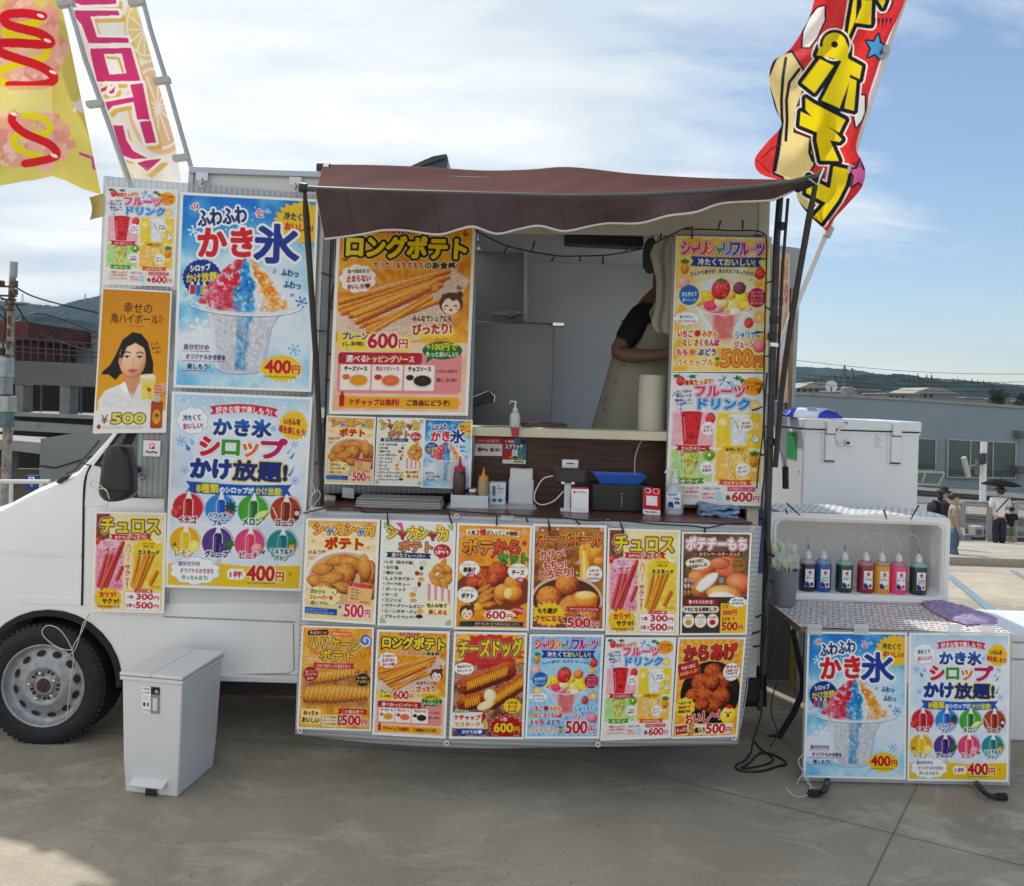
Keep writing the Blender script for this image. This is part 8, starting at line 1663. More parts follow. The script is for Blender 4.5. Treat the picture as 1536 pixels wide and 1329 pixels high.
cord([at(x,y,3.4) for x,y in ((466,722),(472,735),(464,750),(476,735),(480,745),(468,760),(464,752))],'white cord knotted at the left hatch post')
cord([at(x,y,3.26) for x,y in ((1128,960),(1124,1000),(1118,1050),(1110,1092),(1103,1108))],'white cord tied down the right edge of the silver sheet')
cord([gnd(1180,1182,.02),gnd(1192,1194,.004),gnd(1210,1193,.004),at(1216,1180,3.38),at(1213,1172,3.4),at(1206,1160,3.41),at(1212,1175,3.4),at(1222,1183,3.38)],'white cord ends trailing below the table poster')
cord([at(x,y,3.42) for x,y in ((1204,1132),(1198,1140),(1200,1150),(1206,1158),(1199,1168),(1195,1178))],'white cord loop at the left edge of the table poster')
cc = thing('cord_lock',at(208,716,3.5),'small wire ring clip fixed to the ribbed strip by the mirror','clip'); MB().tube([at(206+5*math.cos(a),715+4*math.sin(a),3.54) for a in np.linspace(0,math.tau,13)],.002,5,False).build('ring',M_CHROME,cc); MB().tube([at(213+5*math.cos(a),716+4*math.sin(a),3.54) for a in np.linspace(0,math.tau,13)],.002,5,False).build('ring',M_DMETAL,cc)

# ------------------------------------------------------------------ pedal bin
A, B, C_ = gnd(183,1189), gnd(266.6,1198), gnd(324,1148); B.y = B.y; D = A + (C_-B)
hB = at(274,1013,B.y).z; bn = thing('pedal_bin',(A+B)/2,'tall narrow white pedal bin standing in front of the wheel','bin')
M_BIN = mat('bin_plastic',(.74,.735,.725),.42,var=.015,vs=4,bump=.05,bs=100)
cen = (A+B+C_+D) / 4
def lvl(z,k): return [cen+(p-cen)*k+Vector((0,0,z)) for p in (A,B,C_,D)]
v = []; lv = [(0.0,.94),(.15,1.0),(hB-.035,1.07)]
for z, k in lv: v += lvl(z,k)
f = [(3,2,1,0)] + [(i*4+j,i*4+(j+1) % 4,(i+1)*4+(j+1) % 4,(i+1)*4+j) for i in range(2) for j in range(4)] + [(8,9,10,11)]
MB().add(v,f).build('body',M_BIN,bn,bev=.007,seg=3)
ax = (B-A).normalized(); ay = (D-A).normalized(); fc = (A+B) / 2
def slabq(z0,z1,k,u0=0,u1=1):
 q0, q1 = lvl(z0,k), lvl(z1,k); mk = lambda q: [q[0].lerp(q[1],u0),q[0].lerp(q[1],u1),q[3].lerp(q[2],u1),q[3].lerp(q[2],u0)]
 return MB().add(mk(q0)+mk(q1),[(3,2,1,0),(4,5,6,7),(0,1,5,4),(1,2,6,5),(2,3,7,6),(3,0,4,7)])
slabq(hB-.034,hB-.018,1.12).build('rim',M_BIN,bn,bev=.003); slabq(hB-.0145,hB,1.13,0,.497).build('lid_flap',M_BIN,bn,bev=.004); slabq(hB-.0145,hB,1.13,.503,1).build('lid_flap',M_BIN,bn,bev=.004)
slabq(.003,.05,.90).build('dark_recess',M_DMETAL,bn)
p0 = A.lerp(B,.18); p1 = A.lerp(B,.80); o_ = -ay * .028
MB().prism([p0+o_+Vector((0,0,.045)),p1+o_+Vector((0,0,.045)),p1+ay*.02+Vector((0,0,.065)),p0+ay*.02+Vector((0,0,.065))],(0,0,.011)).build('pedal',M_BIN,bn,bev=.004)
nt0 = cen + (A.lerp(B,.42)-cen) * .938; nt1 = cen + (A.lerp(B,.62)-cen) * .938
MB().prism([nt0-ay*.012,nt1-ay*.012,nt1-ay*.012+Vector((0,0,.03)),nt0-ay*.012+Vector((0,0,.03))],ay*.02).build('pedal_slot',M_DMETAL,bn)
def bpt(u,z): k = np.interp(z,[0,.15,hB],[.94,1.0,1.075]); a = cen + (A-cen) * k; b2 = cen + (B-cen) * k; return a.lerp(b2,u) - ay * .003 + Vector((0,0,z))
cvb = d_sign('bin'); nx, ny = 50, 60; P = np.array([[list(bpt(.34+.30*i/(nx-1),hB-.055-.115*j/(ny-1))) for i in range(nx)] for j in range(ny)]); print_grid('sticker',P,area_sample(cvb.a,nx,ny),PRINT,bn)

# ------------------------------------------------------------------ folding table with foam box, cups, towel
ZT = .722; fl_, fr2 = gnd(1205,943,ZT), gnd(1514,948,ZT); X0, X1, YF = fl_.x, fr2.x, 3.47; YK = 4.32
tb = thing('folding_table',Vector(((X0+X1)/2,YF,0)),'folding table with a patterned cloth and two posters taped in front','table')
MB().box(X0,YF,ZT-.03,X1,YK,ZT-.004).build('tabletop',M_PLY,tb,bev=.002)
clc = Canvas(3000,2200,.32,bg='e4e2e0'); rs = random.Random(6)
for j in range(26):
 for i in range(36):
  x, y = 40 + i * 84 + (j % 2) * 42 + rs.uniform(-10,10), 40 + j * 84 + rs.uniform(-10,10); q = ['6c3c20','182040','b46420','40304a','9c4c20','20284c','807068'][rs.randrange(7)]
  a = rs.choice([-25,10,30,-10]); clc.ell(x,y,34,16,q,rot=a); ca, sa = math.cos(math.radians(a)), math.sin(math.radians(a)); clc.poly([(x+22*ca,y+22*sa),(x+40*ca-14*sa,y+40*sa+14*ca),(x+40*ca+14*sa,y+40*sa-14*ca)],q)
nx, ny = 500, 260; gu, gv = np.meshgrid(np.linspace(0,1,nx),np.linspace(0,1,ny)); P = np.stack([X0-.002+(X1-X0+.004)*gu,YK+(YF-.002-YK)*gv,ZT-.001+.0015*np.sin(gu*14)*np.sin(gv*9)+0*gu],-1)
CLM = print_mat('waxed_cloth',.4,.2); o = print_grid('tablecloth',P,area_sample(clc.a,nx,ny),CLM,None,(float((X0+X1)/2),YF,ZT)); tag(o,'white waxed cloth with small brown and blue fish on the table','tablecloth')
for P_ in ([at(1189,946,3.85),at(1204,1015,3.86),at(1204,1038,3.87),at(1190,1070,3.88),at(1169,1104,3.90),at(1141,1109,3.92)],): MB().tube(P_,.0155,10).build('leg',M_BLACK,tb,smooth=False)
for P_ in ([Vector((X0+.10,YF+.06,ZT-.03)),Vector((X0+.08,YF+.03,.2)),at(1240,1164,3.47),gnd(1238,1182,.045),gnd(1229,1189,.018),gnd(1213,1190,.017)],[Vector((X1-.12,YF+.06,ZT-.03)),Vector((X1-.13,YF+.03,.2)),at(1464,1166,3.47),gnd(1471,1182,.055),gnd(1486,1194,.019),gnd(1506,1195,.017)],[Vector((X1-.12,YK-.06,ZT-.03)),Vector((X1-.10,YK+.02,.1)),Vector((X1-.06,YK+.05,.02))]): MB().tube(catmull(P_,4),.0125,12).build('leg',M_BLACK,tb,smooth=True)
for a in (gnd(1218,1190,.0175),gnd(1500,1195,.0175)): MB().tube([a-Vector((.012,0,0)),a+Vector((.028,0,.001))],.016,12).build('foot_cap',M_RUB,tb)
MB().tube([Vector((X0+.09,YF+.05,.33)),Vector((X1-.12,YF+.05,.33))],.012,8).build('stretcher',M_BLACK,tb)
tag(MB().prism([at(1208,944,3.455),at(1519,949,3.455),at(1515,1178,3.44),at(1202,1171,3.44)],(0,.0015,0)).build('plastic_film',mat('cloudy_film',(.75,.77,.78),.2,alpha=.35),loc=at(1360,1178,3.44)),'clear film sleeve hanging under the two table posters','plastic film')
YTb = lambda x, y: 3.445 - .012 * (np.asarray(y,float)-945) / 225
poster(C_C,[(1211.5,947),(1360.6,949),(1359,1169.6),(1204.7,1166)],YTb,'shaved ice poster taped to the front of the folding table',.018)
poster(C_D,[(1364,949),(1515,950.5),(1512.6,1173),(1360.6,1171)],YTb,'syrup flavours poster taped to the front of the folding table',.018)
for x, lab in ((1222,'first tape strip from the table corner'),(1292,'tape strip above the shaved ice title'),(1432,'tape strip above the red ribbon of the syrup poster'),(1482,'tape strip at the right end of the table edge')): tag(MB().prism([at(x-11,936,3.462),at(x+11,937,3.462),at(x+11,953,3.43),at(x-11,952,3.43)],(0,-.001,0)).build('tape',M_TAPE,loc=at(x,953,3.43)),lab,'tape','tape strips on the table edge')
# foam box lying on its side, open to the front
YX = 3.93; bx0, bx1 = at(1152,897,YX).x, at(1421,903,YX).x; bz0, bz1 = ZT + .001, at(1280,774,YX).z; th = .038; YXB = 4.27
M_FOAM = mat('white_foam',(.84,.83,.82),.85,bump=.35,bs=160,spec=.2)
fb_ = thing('foam_box',Vector(((bx0+bx1)/2,YX,ZT)),'white foam box lying on its side, open front showing syrup bottles','foam box')
g = MB(); g.box(bx0,YX+.012,bz0,bx1,YXB,bz0+th); g.box(bx0,YX+.012,bz1-th,bx1,YXB,bz1); g.box(bx0,YX+.012,bz0+th,bx0+th,YXB,bz1-th); g.box(bx1-th,YX+.012,bz0+th,bx1,YXB,bz1-th); g.box(bx0+th,YXB-.03,bz0+th,bx1-th,YXB,bz1-th); g.build('shell',M_FOAM,fb_)
def rrp(x0,z0,x1,z1,r,n=6):
 o = []
 for cx, cz, a0 in ((x1-r,z1-r,0),(x0+r,z1-r,90),(x0+r,z0+r,180),(x1-r,z0+r,270)): o += [(cx+r*math.cos(math.radians(a0+90*i/n)),cz+r*math.sin(math.radians(a0+90*i/n))) for i in range(n+1)]
 return o
Ro, Ri = rrp(bx0-.006,bz0,bx1+.006,bz1+.008,.03), rrp(bx0+th-.004,bz0+th*.7,bx1-th+.004,bz1-th+.004,.05)
n = len(Ro); v = [(x,YX,z) for x,z in Ro] + [(x,YX,z) for x,z in Ri] + [(x,YX+.014,z) for x,z in Ro] + [(x,YX+.10,z) for x,z in rrp(bx0+th+.004,bz0+th,bx1-th-.004,bz1-th-.002,.05)]; f = []
for i in range(n): j = (i+1) % n; f += [(i,j,n+j,n+i),(2*n+j,2*n+i,i,j)[::-1],(n+i,n+j,3*n+j,3*n+i)]
MB().add(v,f).build('front_rim',M_FOAM,fb_,bev=.004)
MB().tube([(x,YX-.002,z) for x,z in rrp(bx0+th*.55,bz0+th*.35,bx1-th*.55,bz1-th*.5,.05)]+[(rrp(bx0+th*.55,bz0+th*.35,bx1-th*.55,bz1-th*.5,.05)[0][0],YX-.002,rrp(bx0+th*.55,bz0+th*.35,bx1-th*.55,bz1-th*.5,.05)[0][1])],.0055,8,False).build('rim_bead',M_FOAM,fb_,smooth=True)
cv3 = Canvas(2400,900,.35,bg='e4e4e6')
for j in range(9):
 for i in range(24): x, y = 50 + i * 100 + (j % 2) * 50 + rs.uniform(-8,8), 50 + j * 100 + rs.uniform(-8,8); q = ['141c3c','20284c','404460','302820'][rs.randrange(4)]; a = rs.choice([-30,20,60]); cv3.ell(x,y,40,15,q,rot=a); cv3.ell(x+12,y-12,10,6,q)
nx, ny = 420, 130; gu, gv = np.meshgrid(np.linspace(0,1,nx),np.linspace(0,1,ny)); P = np.stack([bx0+.01+(bx1-bx0-.02)*gu,YXB-.01+(YX+.02-YXB)*gv,bz1+.010+.004*np.sin(gu*17)*np.sin(gv*5+1)+0*gu],-1)
print_grid('wrap',P,area_sample(cv3.a,nx,ny),CLM,fb_)
nx, ny = 90, 150; gu, gv = np.meshgrid(np.linspace(0,1,nx),np.linspace(0,1,ny)); P = np.stack([bx0-.008+0*gu,YXB-.01+(YX+.01-YXB)*gu,bz1+.01+(bz0-bz1-.01)*gv],-1); print_grid('wrap',P,area_sample(cv3.a[:,:300],nx,ny),CLM,fb_)
# syrup bottles
SY = [(1210,'グレー','24203c',(.012,.010,.016),'3c2c5c','dark grape syrup bottle, half hidden by the spoon cup'),(1233,'ハワイ|ブルー','2468b8',(.015,.09,.34),'b83444','blue syrup bottle second from the spoon cup'),(1265,'メロン','1c4c34',(.008,.035,.025),'8cb83c','dark green melon syrup bottle beside the blue one'),
      (1297,'イチゴ','9c1c3c',(.26,.008,.03),'c8243c','dark red strawberry syrup bottle in the foam box'),(1321,'レモン','e09018',(.80,.34,.012),'f0b428','orange yellow lemon syrup bottle in the foam box'),(1346,'ピーチ','f0447c',(.95,.04,.20),'f05c4c','bright pink peach syrup bottle in the foam box'),(1376,'エメラルド|パイン','1c4c44',(.006,.032,.028),'e8883c','dark green pineapple syrup bottle nearest the right wall of the foam box')]
zf = bz0 + th
for i, (x,t_,lc,col,fr_,lab) in enumerate(SY):
 yb = 893 + (x-1210) * .032; Yb = 4.0; p = Vector((at(x,yb,Yb).x,Yb,zf)); t = thing('syrup_bottle',p,lab,'bottle','syrup bottles in the foam box'); w = .045
 hb_ = .17; mm = mat('syrup_%d' % i,col,.12,coat=.5,spec=.6); mc = mat('clear_bottle_%d' % i,tuple(.45*(.45+.55*c_/max(col)) for c_ in col),.15,coat=.5)
 MB().lathe([(w*.92,0),(w,.006),(w,hb_-.03),(w*.97,hb_-.022)],p,28,sy=.8).build('syrup',mm,t,smooth=True); MB().lathe([(w*.97,hb_-.022),(w*.9,hb_-.008),(w*.5,hb_+.006),(w*.34,hb_+.01)],p,28,sy=.8).build('shoulder',mc,t,smooth=True)
 MB().lathe([(w*.42,hb_+.006),(w*.42,hb_+.03),(w*.3,hb_+.035),(w*.12,hb_+.05)],p,16).build('cap',M_WPLAST,t)
 hh = hb_ + .05; s_ = -1; C1 = [p+Vector((0,0,hh)),p+Vector((.002,0,hh+.05)),p+Vector((-.01,0,hh+.085)),p+Vector((-.045,0,hh+.1)),p+Vector((-.08,.01,hh+.07)),p+Vector((-.09,.02,hh+.02))]
 MB().tube(catmull(C1,5),.0042,6).build('straw',mat('clear_straw',(.62,.62,.62),.2,alpha=.38),t,smooth=True)
 if i in (0,2,6): MB().tube([p+Vector((0,0,hh-.01)),p+Vector((.001,0,hh+.035))],.0035,6).build('syrup_drop',mat('straw_syrup_%d' % i,tuple(min(1,c_*3+.01) for c_ in col),.2),t)
 lbc = d_syrup_label(t_,lc,fr_); nx, ny = 44, 66; P = np.zeros((ny,nx,3))
 for a in range(nx):
  th_ = (-.15+1.12*(a/(nx-1)-.36)); P[:,a,0] = p.x + math.sin(th_) * w * 1.03; P[:,a,1] = p.y - math.cos(th_) * w * .8 * 1.03; P[:,a,2] = p.z + hb_ - .045 - .098 * np.linspace(0,1,ny)
 print_grid('label',P,area_sample(lbc.a,nx,ny),PRINT,t)
# spoon cup
p = gnd(1180,911,ZT); p = Vector((p.x,p.y+.05,ZT)); cp = thing('spoon_cup',p,'grey cup packed with wrapped pale spoons at the table corner','cup')
MB().lathe([(.054,0),(.057,.004),(.074,.185),(.075,.188),(.071,.188),(.068,.17),(.053,.012)],p,36).build('cup',mat('grey_plastic',(.22,.23,.25),.4),cp,smooth=True)
M_SPOON = mat('pale_green_spoon',(.62,.66,.45),.35); M_WRAP = mat('thin_wrap',(.72,.75,.70),.12,alpha=.28,coat=.5)
rs = random.Random(9)
for i in range(16):
 a = rs.uniform(0,6.3); r = rs.uniform(0,.045); q = p + Vector((r*math.cos(a),r*math.sin(a)*.8,.18)); tilt = rs.uniform(-.3,.3); hgt = rs.uniform(.03,.05) if i > 3 else rs.uniform(.09,.13); c_ = q + Vector((tilt*.12+(.02 if i < 4 else 0),0,hgt)); M = Matrix.Rotation(tilt,3,'Y') @ Matrix.Rotation(rs.uniform(-.5,.5),3,'Z')
 g = MB(); g.grid(lambda u,v,c_=c_,M=M: c_+M @ Vector((.016*math.cos(u*math.tau)*math.sin(v*math.pi),.005*math.sin(u*math.tau)*math.sin(v*math.pi)+.004,.026*math.cos(v*math.pi))),12,8); g.tube([c_-M @ Vector((0,0,.02)),q-Vector((0,0,.1))],.004,5); g.build('spoon',M_SPOON,cp,smooth=True)
g = MB(); rs = random.Random(3)
for i in range(14): c_ = p + Vector((rs.uniform(-.05,.06),rs.uniform(-.04,.03),.20+rs.uniform(0,.05 if i < 9 else .11))); M = Matrix.Rotation(rs.uniform(-.6,.6),3,'Y') @ Matrix.Rotation(rs.uniform(-.8,.8),3,'Z'); g.grid(lambda u,v,c_=c_,M=M,i=i: c_+M @ Vector(((u-.5)*.045,.006*math.sin(u*6+i)+.006*math.sin(v*9),(v-.5)*.08)),6,8)
tag(g.build('wrapping',M_WRAP,cp,smooth=False),kind='stuff')
# purple towel
t = None; TP = [(1382,903),(1408,903),(1440,909),(1468,919),(1497,929)]; TQ = [(1384,908),(1400,919),(1425,930),(1450,937),(1496,936)]
def tw2(u,v):
 k = u * 4; i = min(3,int(k)); f_ = k - i; a = Vector(TP[i]+(0,)).lerp(Vector(TP[i+1]+(0,)),f_); b2 = Vector(TQ[i]+(0,)).lerp(Vector(TQ[i+1]+(0,)),f_); q = a.lerp(b2,v); w = gnd(q.x,q.y,ZT+.004)
 w.z += .030 * math.sin(math.pi*min(1,max(0,v))) ** .4 * (1+.12*math.sin(u*23+v*6)+.08*math.sin(u*51-v*9)) * (math.sin(math.pi*(u*.96+.02)) ** .3); return w
tag(MB().grid(tw2,60,16).build('hand_towel',mat('lilac_terry',(.38,.29,.48),.95,var=.25,vs=40,bump=1,bs=260),smooth=True,loc=gnd(1440,925,ZT)),'crumpled lilac towel on the right part of the table','towel')
# cooler on its stand
YC = 4.45; cs = YC / FPX; cx0, cx1 = at(1204,700,YC).x, at(1378,700,YC).x; cz1 = at(1290,630,YC).z; cz0 = cz1 - .60; YCB = 5.0
co = thing('cooler_box',Vector(((cx0+cx1)/2,YC,cz0)),'big white cooler box with two latches behind the foam box','cooler box')
M_COOL = mat('cooler_plastic',(.74,.755,.77),.38,var=.02,vs=2,bump=.08,bs=60)
MB().box(cx0,YC,cz0,cx1,YCB,cz1-.068).build('body',M_COOL,co,bev=.010,seg=3); lid = MB().box(cx0-.006,YC-.010,cz1-.062,cx1+.008,YCB+.006,cz1).build('lid',M_COOL,co,bev=.010,seg=3)
MB().box(cx0+.004,YC+.004,cz1-.075,cx1-.004,YCB-.004,cz1-.058).build('seal',M_RUB,co)
MB().box(cx0-.003,YC-.006,cz1-.082,cx1+.004,YC-.001,cz1-.070).build('body_rim',M_COOL,co,bev=.002)
for xc in (1243,1342):
 x = at(xc,680,YC).x; MB().box(x-.046,YC-.004,cz1-.265,x+.046,YC-.001,cz1-.083).build('latch_plate',M_COOL,co,bev=.0015)
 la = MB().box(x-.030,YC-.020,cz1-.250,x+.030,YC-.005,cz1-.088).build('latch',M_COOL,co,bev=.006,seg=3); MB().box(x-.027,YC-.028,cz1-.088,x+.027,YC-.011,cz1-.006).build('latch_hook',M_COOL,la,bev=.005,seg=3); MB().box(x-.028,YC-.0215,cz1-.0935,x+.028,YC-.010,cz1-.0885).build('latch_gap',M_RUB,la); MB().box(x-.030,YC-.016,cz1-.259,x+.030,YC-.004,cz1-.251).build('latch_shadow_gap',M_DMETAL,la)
dp = at(1272,664,YC); MB().box(dp.x-.024,YC-.022,dp.z-.02,dp.x+.024,YC-.002,dp.z+.02).build('drain_plug',M_COOL,co,bev=.005,seg=3); MB().lathe([(.009,0),(.009,-.012)],Vector((dp.x-.012,YC-.022,dp.z)),14,'Y').build('drain_hole',M_DMETAL,co)
MB().tube(catmull([at(1269,635,YC-.012),at(1263,641,YC-.02),at(1256,648,YC-.02),at(1254,658,YC-.02),at(1259,666,YC-.018),at(1265,668,YC-.01)],5),.0065,8).build('tether',M_WPLAST,co,smooth=True); MB().lathe([(.010,0),(.008,-.004)],at(1269,635,YC-.0105),12,'Y').build('tether_hole',M_DMETAL,co)
sw = at(1320,661,YC); MB().box(sw.x-.028,YC-.004,sw.z-.042,sw.x+.022,YC-.001,sw.z+.038).build('clip_plate',M_COOL,co,bev=.0012)
for dz in (-.022,.016): MB().box(sw.x-.018,YC-.014,sw.z+dz-.010,sw.x+.012,YC-.004,sw.z+dz+.012).build('clip_button',M_COOL,co,bev=.003)
cvg = d_sign('green'); nx, ny = 40, 90; P = np.zeros((ny,nx,3)); gy = np.linspace(YC+.26,YC+.10,nx)[None]; P[...,0] = cx0 - .003; P[...,1] = gy; P[...,2] = (cz1-.09-.17*np.linspace(0,1,ny))[:,None]; print_grid('caution_label',P,area_sample(cvg.a,nx,ny),PRINT,co)
MB().lathe([(.005,0),(.005,-.002)],Vector((cx0-.001,YC+.05,cz1-.33)),8,'X').build('screw',M_DMETAL,co)
st = thing('metal_rack',Vector(((cx0+cx1)/2,YC,0)),'grey metal rack carrying the cooler box behind the foam box','rack')
for x in (cx0+.02,cx1-.05):
 for y in (YC+.03,YCB-.06): MB().box(x,y,0,x+.03,y+.03,cz0-.03).build('leg',M_GALV,st)
for z in (cz0-.03,.45): MB().box(cx0,YC+.02,z,cx1,YCB-.02,z+.029).build('shelf',M_GALV,st)
wp = Vector(((at(1215,622,4.62)).x,4.62,cz1+.001)); wb = thing('wet_wipes',wp,'blue and white pack of wet wipes on the cooler lid','wipes'); ws = 4.62 / FPX; cvw = d_sign('wipes')
nx, ny = 130, 44; U, V = np.meshgrid(np.linspace(-1,1,nx),np.linspace(0,1,ny)); ang = V * math.pi; wid = 42 * ws; prof_ = (1-np.abs(U) ** 5) * .8 + .2 + .05 * np.sin(np.abs(U)*40) * (np.abs(U) > .8); P = np.stack([wp.x+U*wid,wp.y+.06*np.cos(ang)*(.9+0*U),wp.z+.004+.085*np.sin(ang)*prof_],-1); P = P[::-1].copy()
P = np.stack([wp.x+U*wid,wp.y-.065*np.cos(np.clip(1-V,0,1)*math.pi)*(1+0*U),wp.z+.002+.062*np.sin(np.clip(1-V,0,1)*math.pi) ** .35*prof_],-1)
C = area_sample(cvw.a,nx,ny); C2 = C.copy(); h_ = ny // 2; C2[h_:] = area_sample(cvw.a,nx,ny-h_); C2[:h_] = hx('2450b4'); print_grid('pack',P,C2,print_mat('glossy_pack',.25,.5),wb)
# white chest at the right edge, things under the table
p = gnd(1520,1112); t = thing('storage_chest',p,'white storage chest at the right edge behind the table','chest'); x0 = at(1516,1000,p.y).x; zt_ = at(1530,950,p.y).z
MB().box(x0,p.y,.0,x0+.7,p.y+.45,zt_-.145).build('lower_case',M_COOL,t,bev=.012); MB().box(x0-.004,p.y-.005,zt_-.140,x0+.7,p.y+.455,zt_-.052).build('upper_case',M_COOL,t,bev=.01); MB().box(x0-.008,p.y-.012,zt_-.048,x0+.71,p.y+.46,zt_).build('lid',M_WPLAST,t,bev=.01)
bq = gnd(1188,1035); tag(MB().box(bq.x-.012,bq.y,0,bq.x+.012,bq.y+.02,.62).build('yellow_bar',mat('yellow_paint',(.40,.30,.04),.6),loc=bq),'upright yellow bar behind the table leg','bar')
tag(MB().box(at(1135,1000,4.6).x,4.72,0,at(1260,1000,4.6).x,4.76,.60).build('grey_screen',mat('grey_screen',(.12,.13,.13),.7,var=.1,vs=3),loc=(1.9,4.72,0)),'low grey screen standing behind the cooler rack','screen')

# ------------------------------------------------------------------ people
M_SKIN = mat('skin_tone',(.42,.24,.17),.6); M_HAIR = mat('black_hair',(.012,.009,.008),.6,bump=.4,bs=120)
KR = [1.0]
def figure(base,H,yaw,lab,shirt,pants,shoe,hair='short',hat=None,arms=((0,0),(0,0)),sleeve=.55,short=False,stride=.03,hairlen=0,female=False,lean=0):
 t = thing('person',base,lab,'person'); R = Matrix.Rotation(yaw,3,'Z'); sw = .10 if female else .112
 def W(x,y,z): return Vector(base) + R @ Vector((x*H,(y+lean*max(0,z-.5))*H,z*H))
 def J(x,y,z,r): q = W(x,y,z); return (q.x,q.y,q.z,r*H*KR[0])
 KR[0] = .98; J_, E = [], []
 def add(j,par=None): J_.append(j); (E.append((par,len(J_)-1)) if par is not None else None); return len(J_) - 1
 pel = add(J(0,0,.52,.060)); wa = add(J(0,-.004,.61,.056),pel); ch = add(J(0,0,.72,.068),wa); nk0 = add(J(0,.004,.80,.045),ch); nk = add(J(0,-.004,.85,.026),nk0); hd0 = add(J(0,-.012,.885,.040),nk); hd = add(J(0,-.006,.935,.052),hd0); hd2 = add(J(0,.0,.965,.040),hd)
 add(J(0,-.060,.912,.008),hd0)
 arm = []
 for s_, (sx,fw) in zip((-1,1),arms):
  sh = (s_*sw,0,.80); el = (s_*(sw+.02+.03*sx),-.08*fw,.64+.03*fw); wr = (s_*(sw+.015-.09*fw*.6+.02*sx),-.02-.17*fw,.50+.12*fw); arm.append((sh,el,wr))
  a = add(J(*sh,.034),nk0); m_ = add(J((sh[0]+el[0])/2,(sh[1]+el[1])/2,(sh[2]+el[2])/2,.028),a); b2 = add(J(*el,.023),m_); c2 = add(J(*wr,.015),b2); d = Vector(wr) - Vector(el); d.normalize(); pm = Vector(wr) + d * .025; e2 = add(J(*pm,.016),c2)
  for k in range(4): f1 = pm + d * .018 + Vector((0,(k-1.5)*.009,0)); f2 = f1 + d * (.022+.004*(1-abs(k-1.2))) + Vector((-s_*.006,0,0)); q = add(J(*f1,.0052),e2); add(J(*f2,.0042),q)
  th1 = Vector(wr) + d * .02 + Vector((-s_*.004,-.018,0)); q = add(J(*th1,.006),c2); add(J(*(th1+d*.018),.0048),q)
 legs = []
 for s_ in (-1,1):
  hp = (s_*.048,0,.49); kn = (s_*.05,-stride*s_*.6-.008,.275); an = (s_*.052,stride*s_,.045); to = (s_*.06,stride*s_-.07,.018); legs.append((hp,kn,an,to))
  a = add(J(*hp,.048),pel); b2 = add(J(*kn,.034),a); cm = add(J((kn[0]+an[0])/2,(kn[1]+an[1])/2+.008,.18,.031),b2); c2 = add(J(*an,.019),cm); add(J(*to,.016),c2)
 skin('body',J_,E,M_SKIN,t,1)
 KR[0] = 1.17; JJ, EE = [], []; JJ += [J(0,0,.49,.076),J(0,-.004,.62,.070),J(0,0,.72,.080),J(0,.004,.795,.056),J(0,0,.83,.034)]; EE += [(0,1),(1,2),(2,3),(3,4)]
 for sh, el, wr in arm:
  n0 = len(JJ); JJ.append(J(*sh,.042)); EE.append((3,n0)); q = Vector(sh).lerp(Vector(el),min(1,sleeve*1.6)); JJ.append(J(*q,.036)); EE.append((n0,n0+1))
  if sleeve > .9: JJ.append(J(*Vector(el).lerp(Vector(wr),.92),.024)); EE.append((n0+1,n0+2))
 skin('shirt',JJ,EE,shirt,t,1,0)
 JJ, EE = [J(0,0,.545,.070),J(0,0,.50,.070)], [(0,1)]
 for hp, kn, an, to in legs:
  n0 = len(JJ); JJ.append(J(*hp,.058)); EE.append((1,n0)); JJ.append(J(*kn,.047)); EE.append((n0,n0+1))
  if not short: JJ.append(J(*Vector(kn).lerp(Vector(an),.9),.040)); EE.append((n0+1,n0+2))
  skin('shoe',[J(an[0],an[1]+.02,.022,.022),J(an[0],an[1]-.03,.022,.023),J(to[0],to[1]-.01,.016,.016)],[(0,1),(1,2)],shoe,t,1)
 skin('trousers',JJ,EE,pants,t,1,0)
 Rm = R.to_4x4(); hc = W(0,.006,.945); g = MB()
 def hf(u,v):
  a = u * math.tau; b3 = v * math.pi * (.58+.2*max(0,math.sin(a))); r = .064 * H
  return hc + R @ Vector((r*.92*math.cos(a)*math.sin(b3),r*1.08*math.sin(a)*math.sin(b3)+.008*H,r*1.05*math.cos(b3)+(.03*H if math.sin(a) <-.2 and v > .7 else 0)))
 g.grid(hf,20,10).build('hair',M_HAIR,t,smooth=True)
 if hairlen: skin('long_hair',[J(0,.03,.93,.045),J(0,.045,.86,.04),J(0,.05,.93-hairlen,.032)],[(0,1),(1,2)],M_HAIR,t,1)
 for s_ in (-1,1): MB().lathe([(.004*H,0),(.001,.003*H)],W(s_*.018,-.055,.932),8,'Y').build('eye',M_BLACK,t)
 if hat: col, br, hh = hat; MB().lathe([(br*H,-.002),(br*.95*H,.006*H),(.058*H,.018*H),(.056*H,hh*H),(.040*H,(hh+.016)*H),(.001,(hh+.018)*H)],W(0,0,.955),24).build('hat',col,t,smooth=True)
 return t, W
M_DEN = mat('blue_denim',(.065,.12,.20),.85,var=.35,vs=8,bump=.4,bs=200); M_NAVY = mat('navy_trousers',(.010,.014,.035),.8,var=.2,vs=6); M_BLK = mat('black_cloth',(.010,.010,.012),.85,bump=.3,bs=40); M_TEE = mat('white_tee',(.68,.69,.70),.85,bump=.4,bs=25,var=.05,vs=5)
g1 = gr2(1429,843); 
t, W = figure(g1,103*g1.y/FPX,math.radians(-115)+math.pi,'girl in beige shirt and blue jeans holding a small white bottle',mat('beige_shirt',(.30,.26,.21),.9,bump=.4,bs=25,var=.08,vs=5),M_DEN,mat('red_shoe',(.35,.05,.05),.7),arms=((0,.1),(.4,.45)),sleeve=.62,stride=.05,female=True,hairlen=.0)
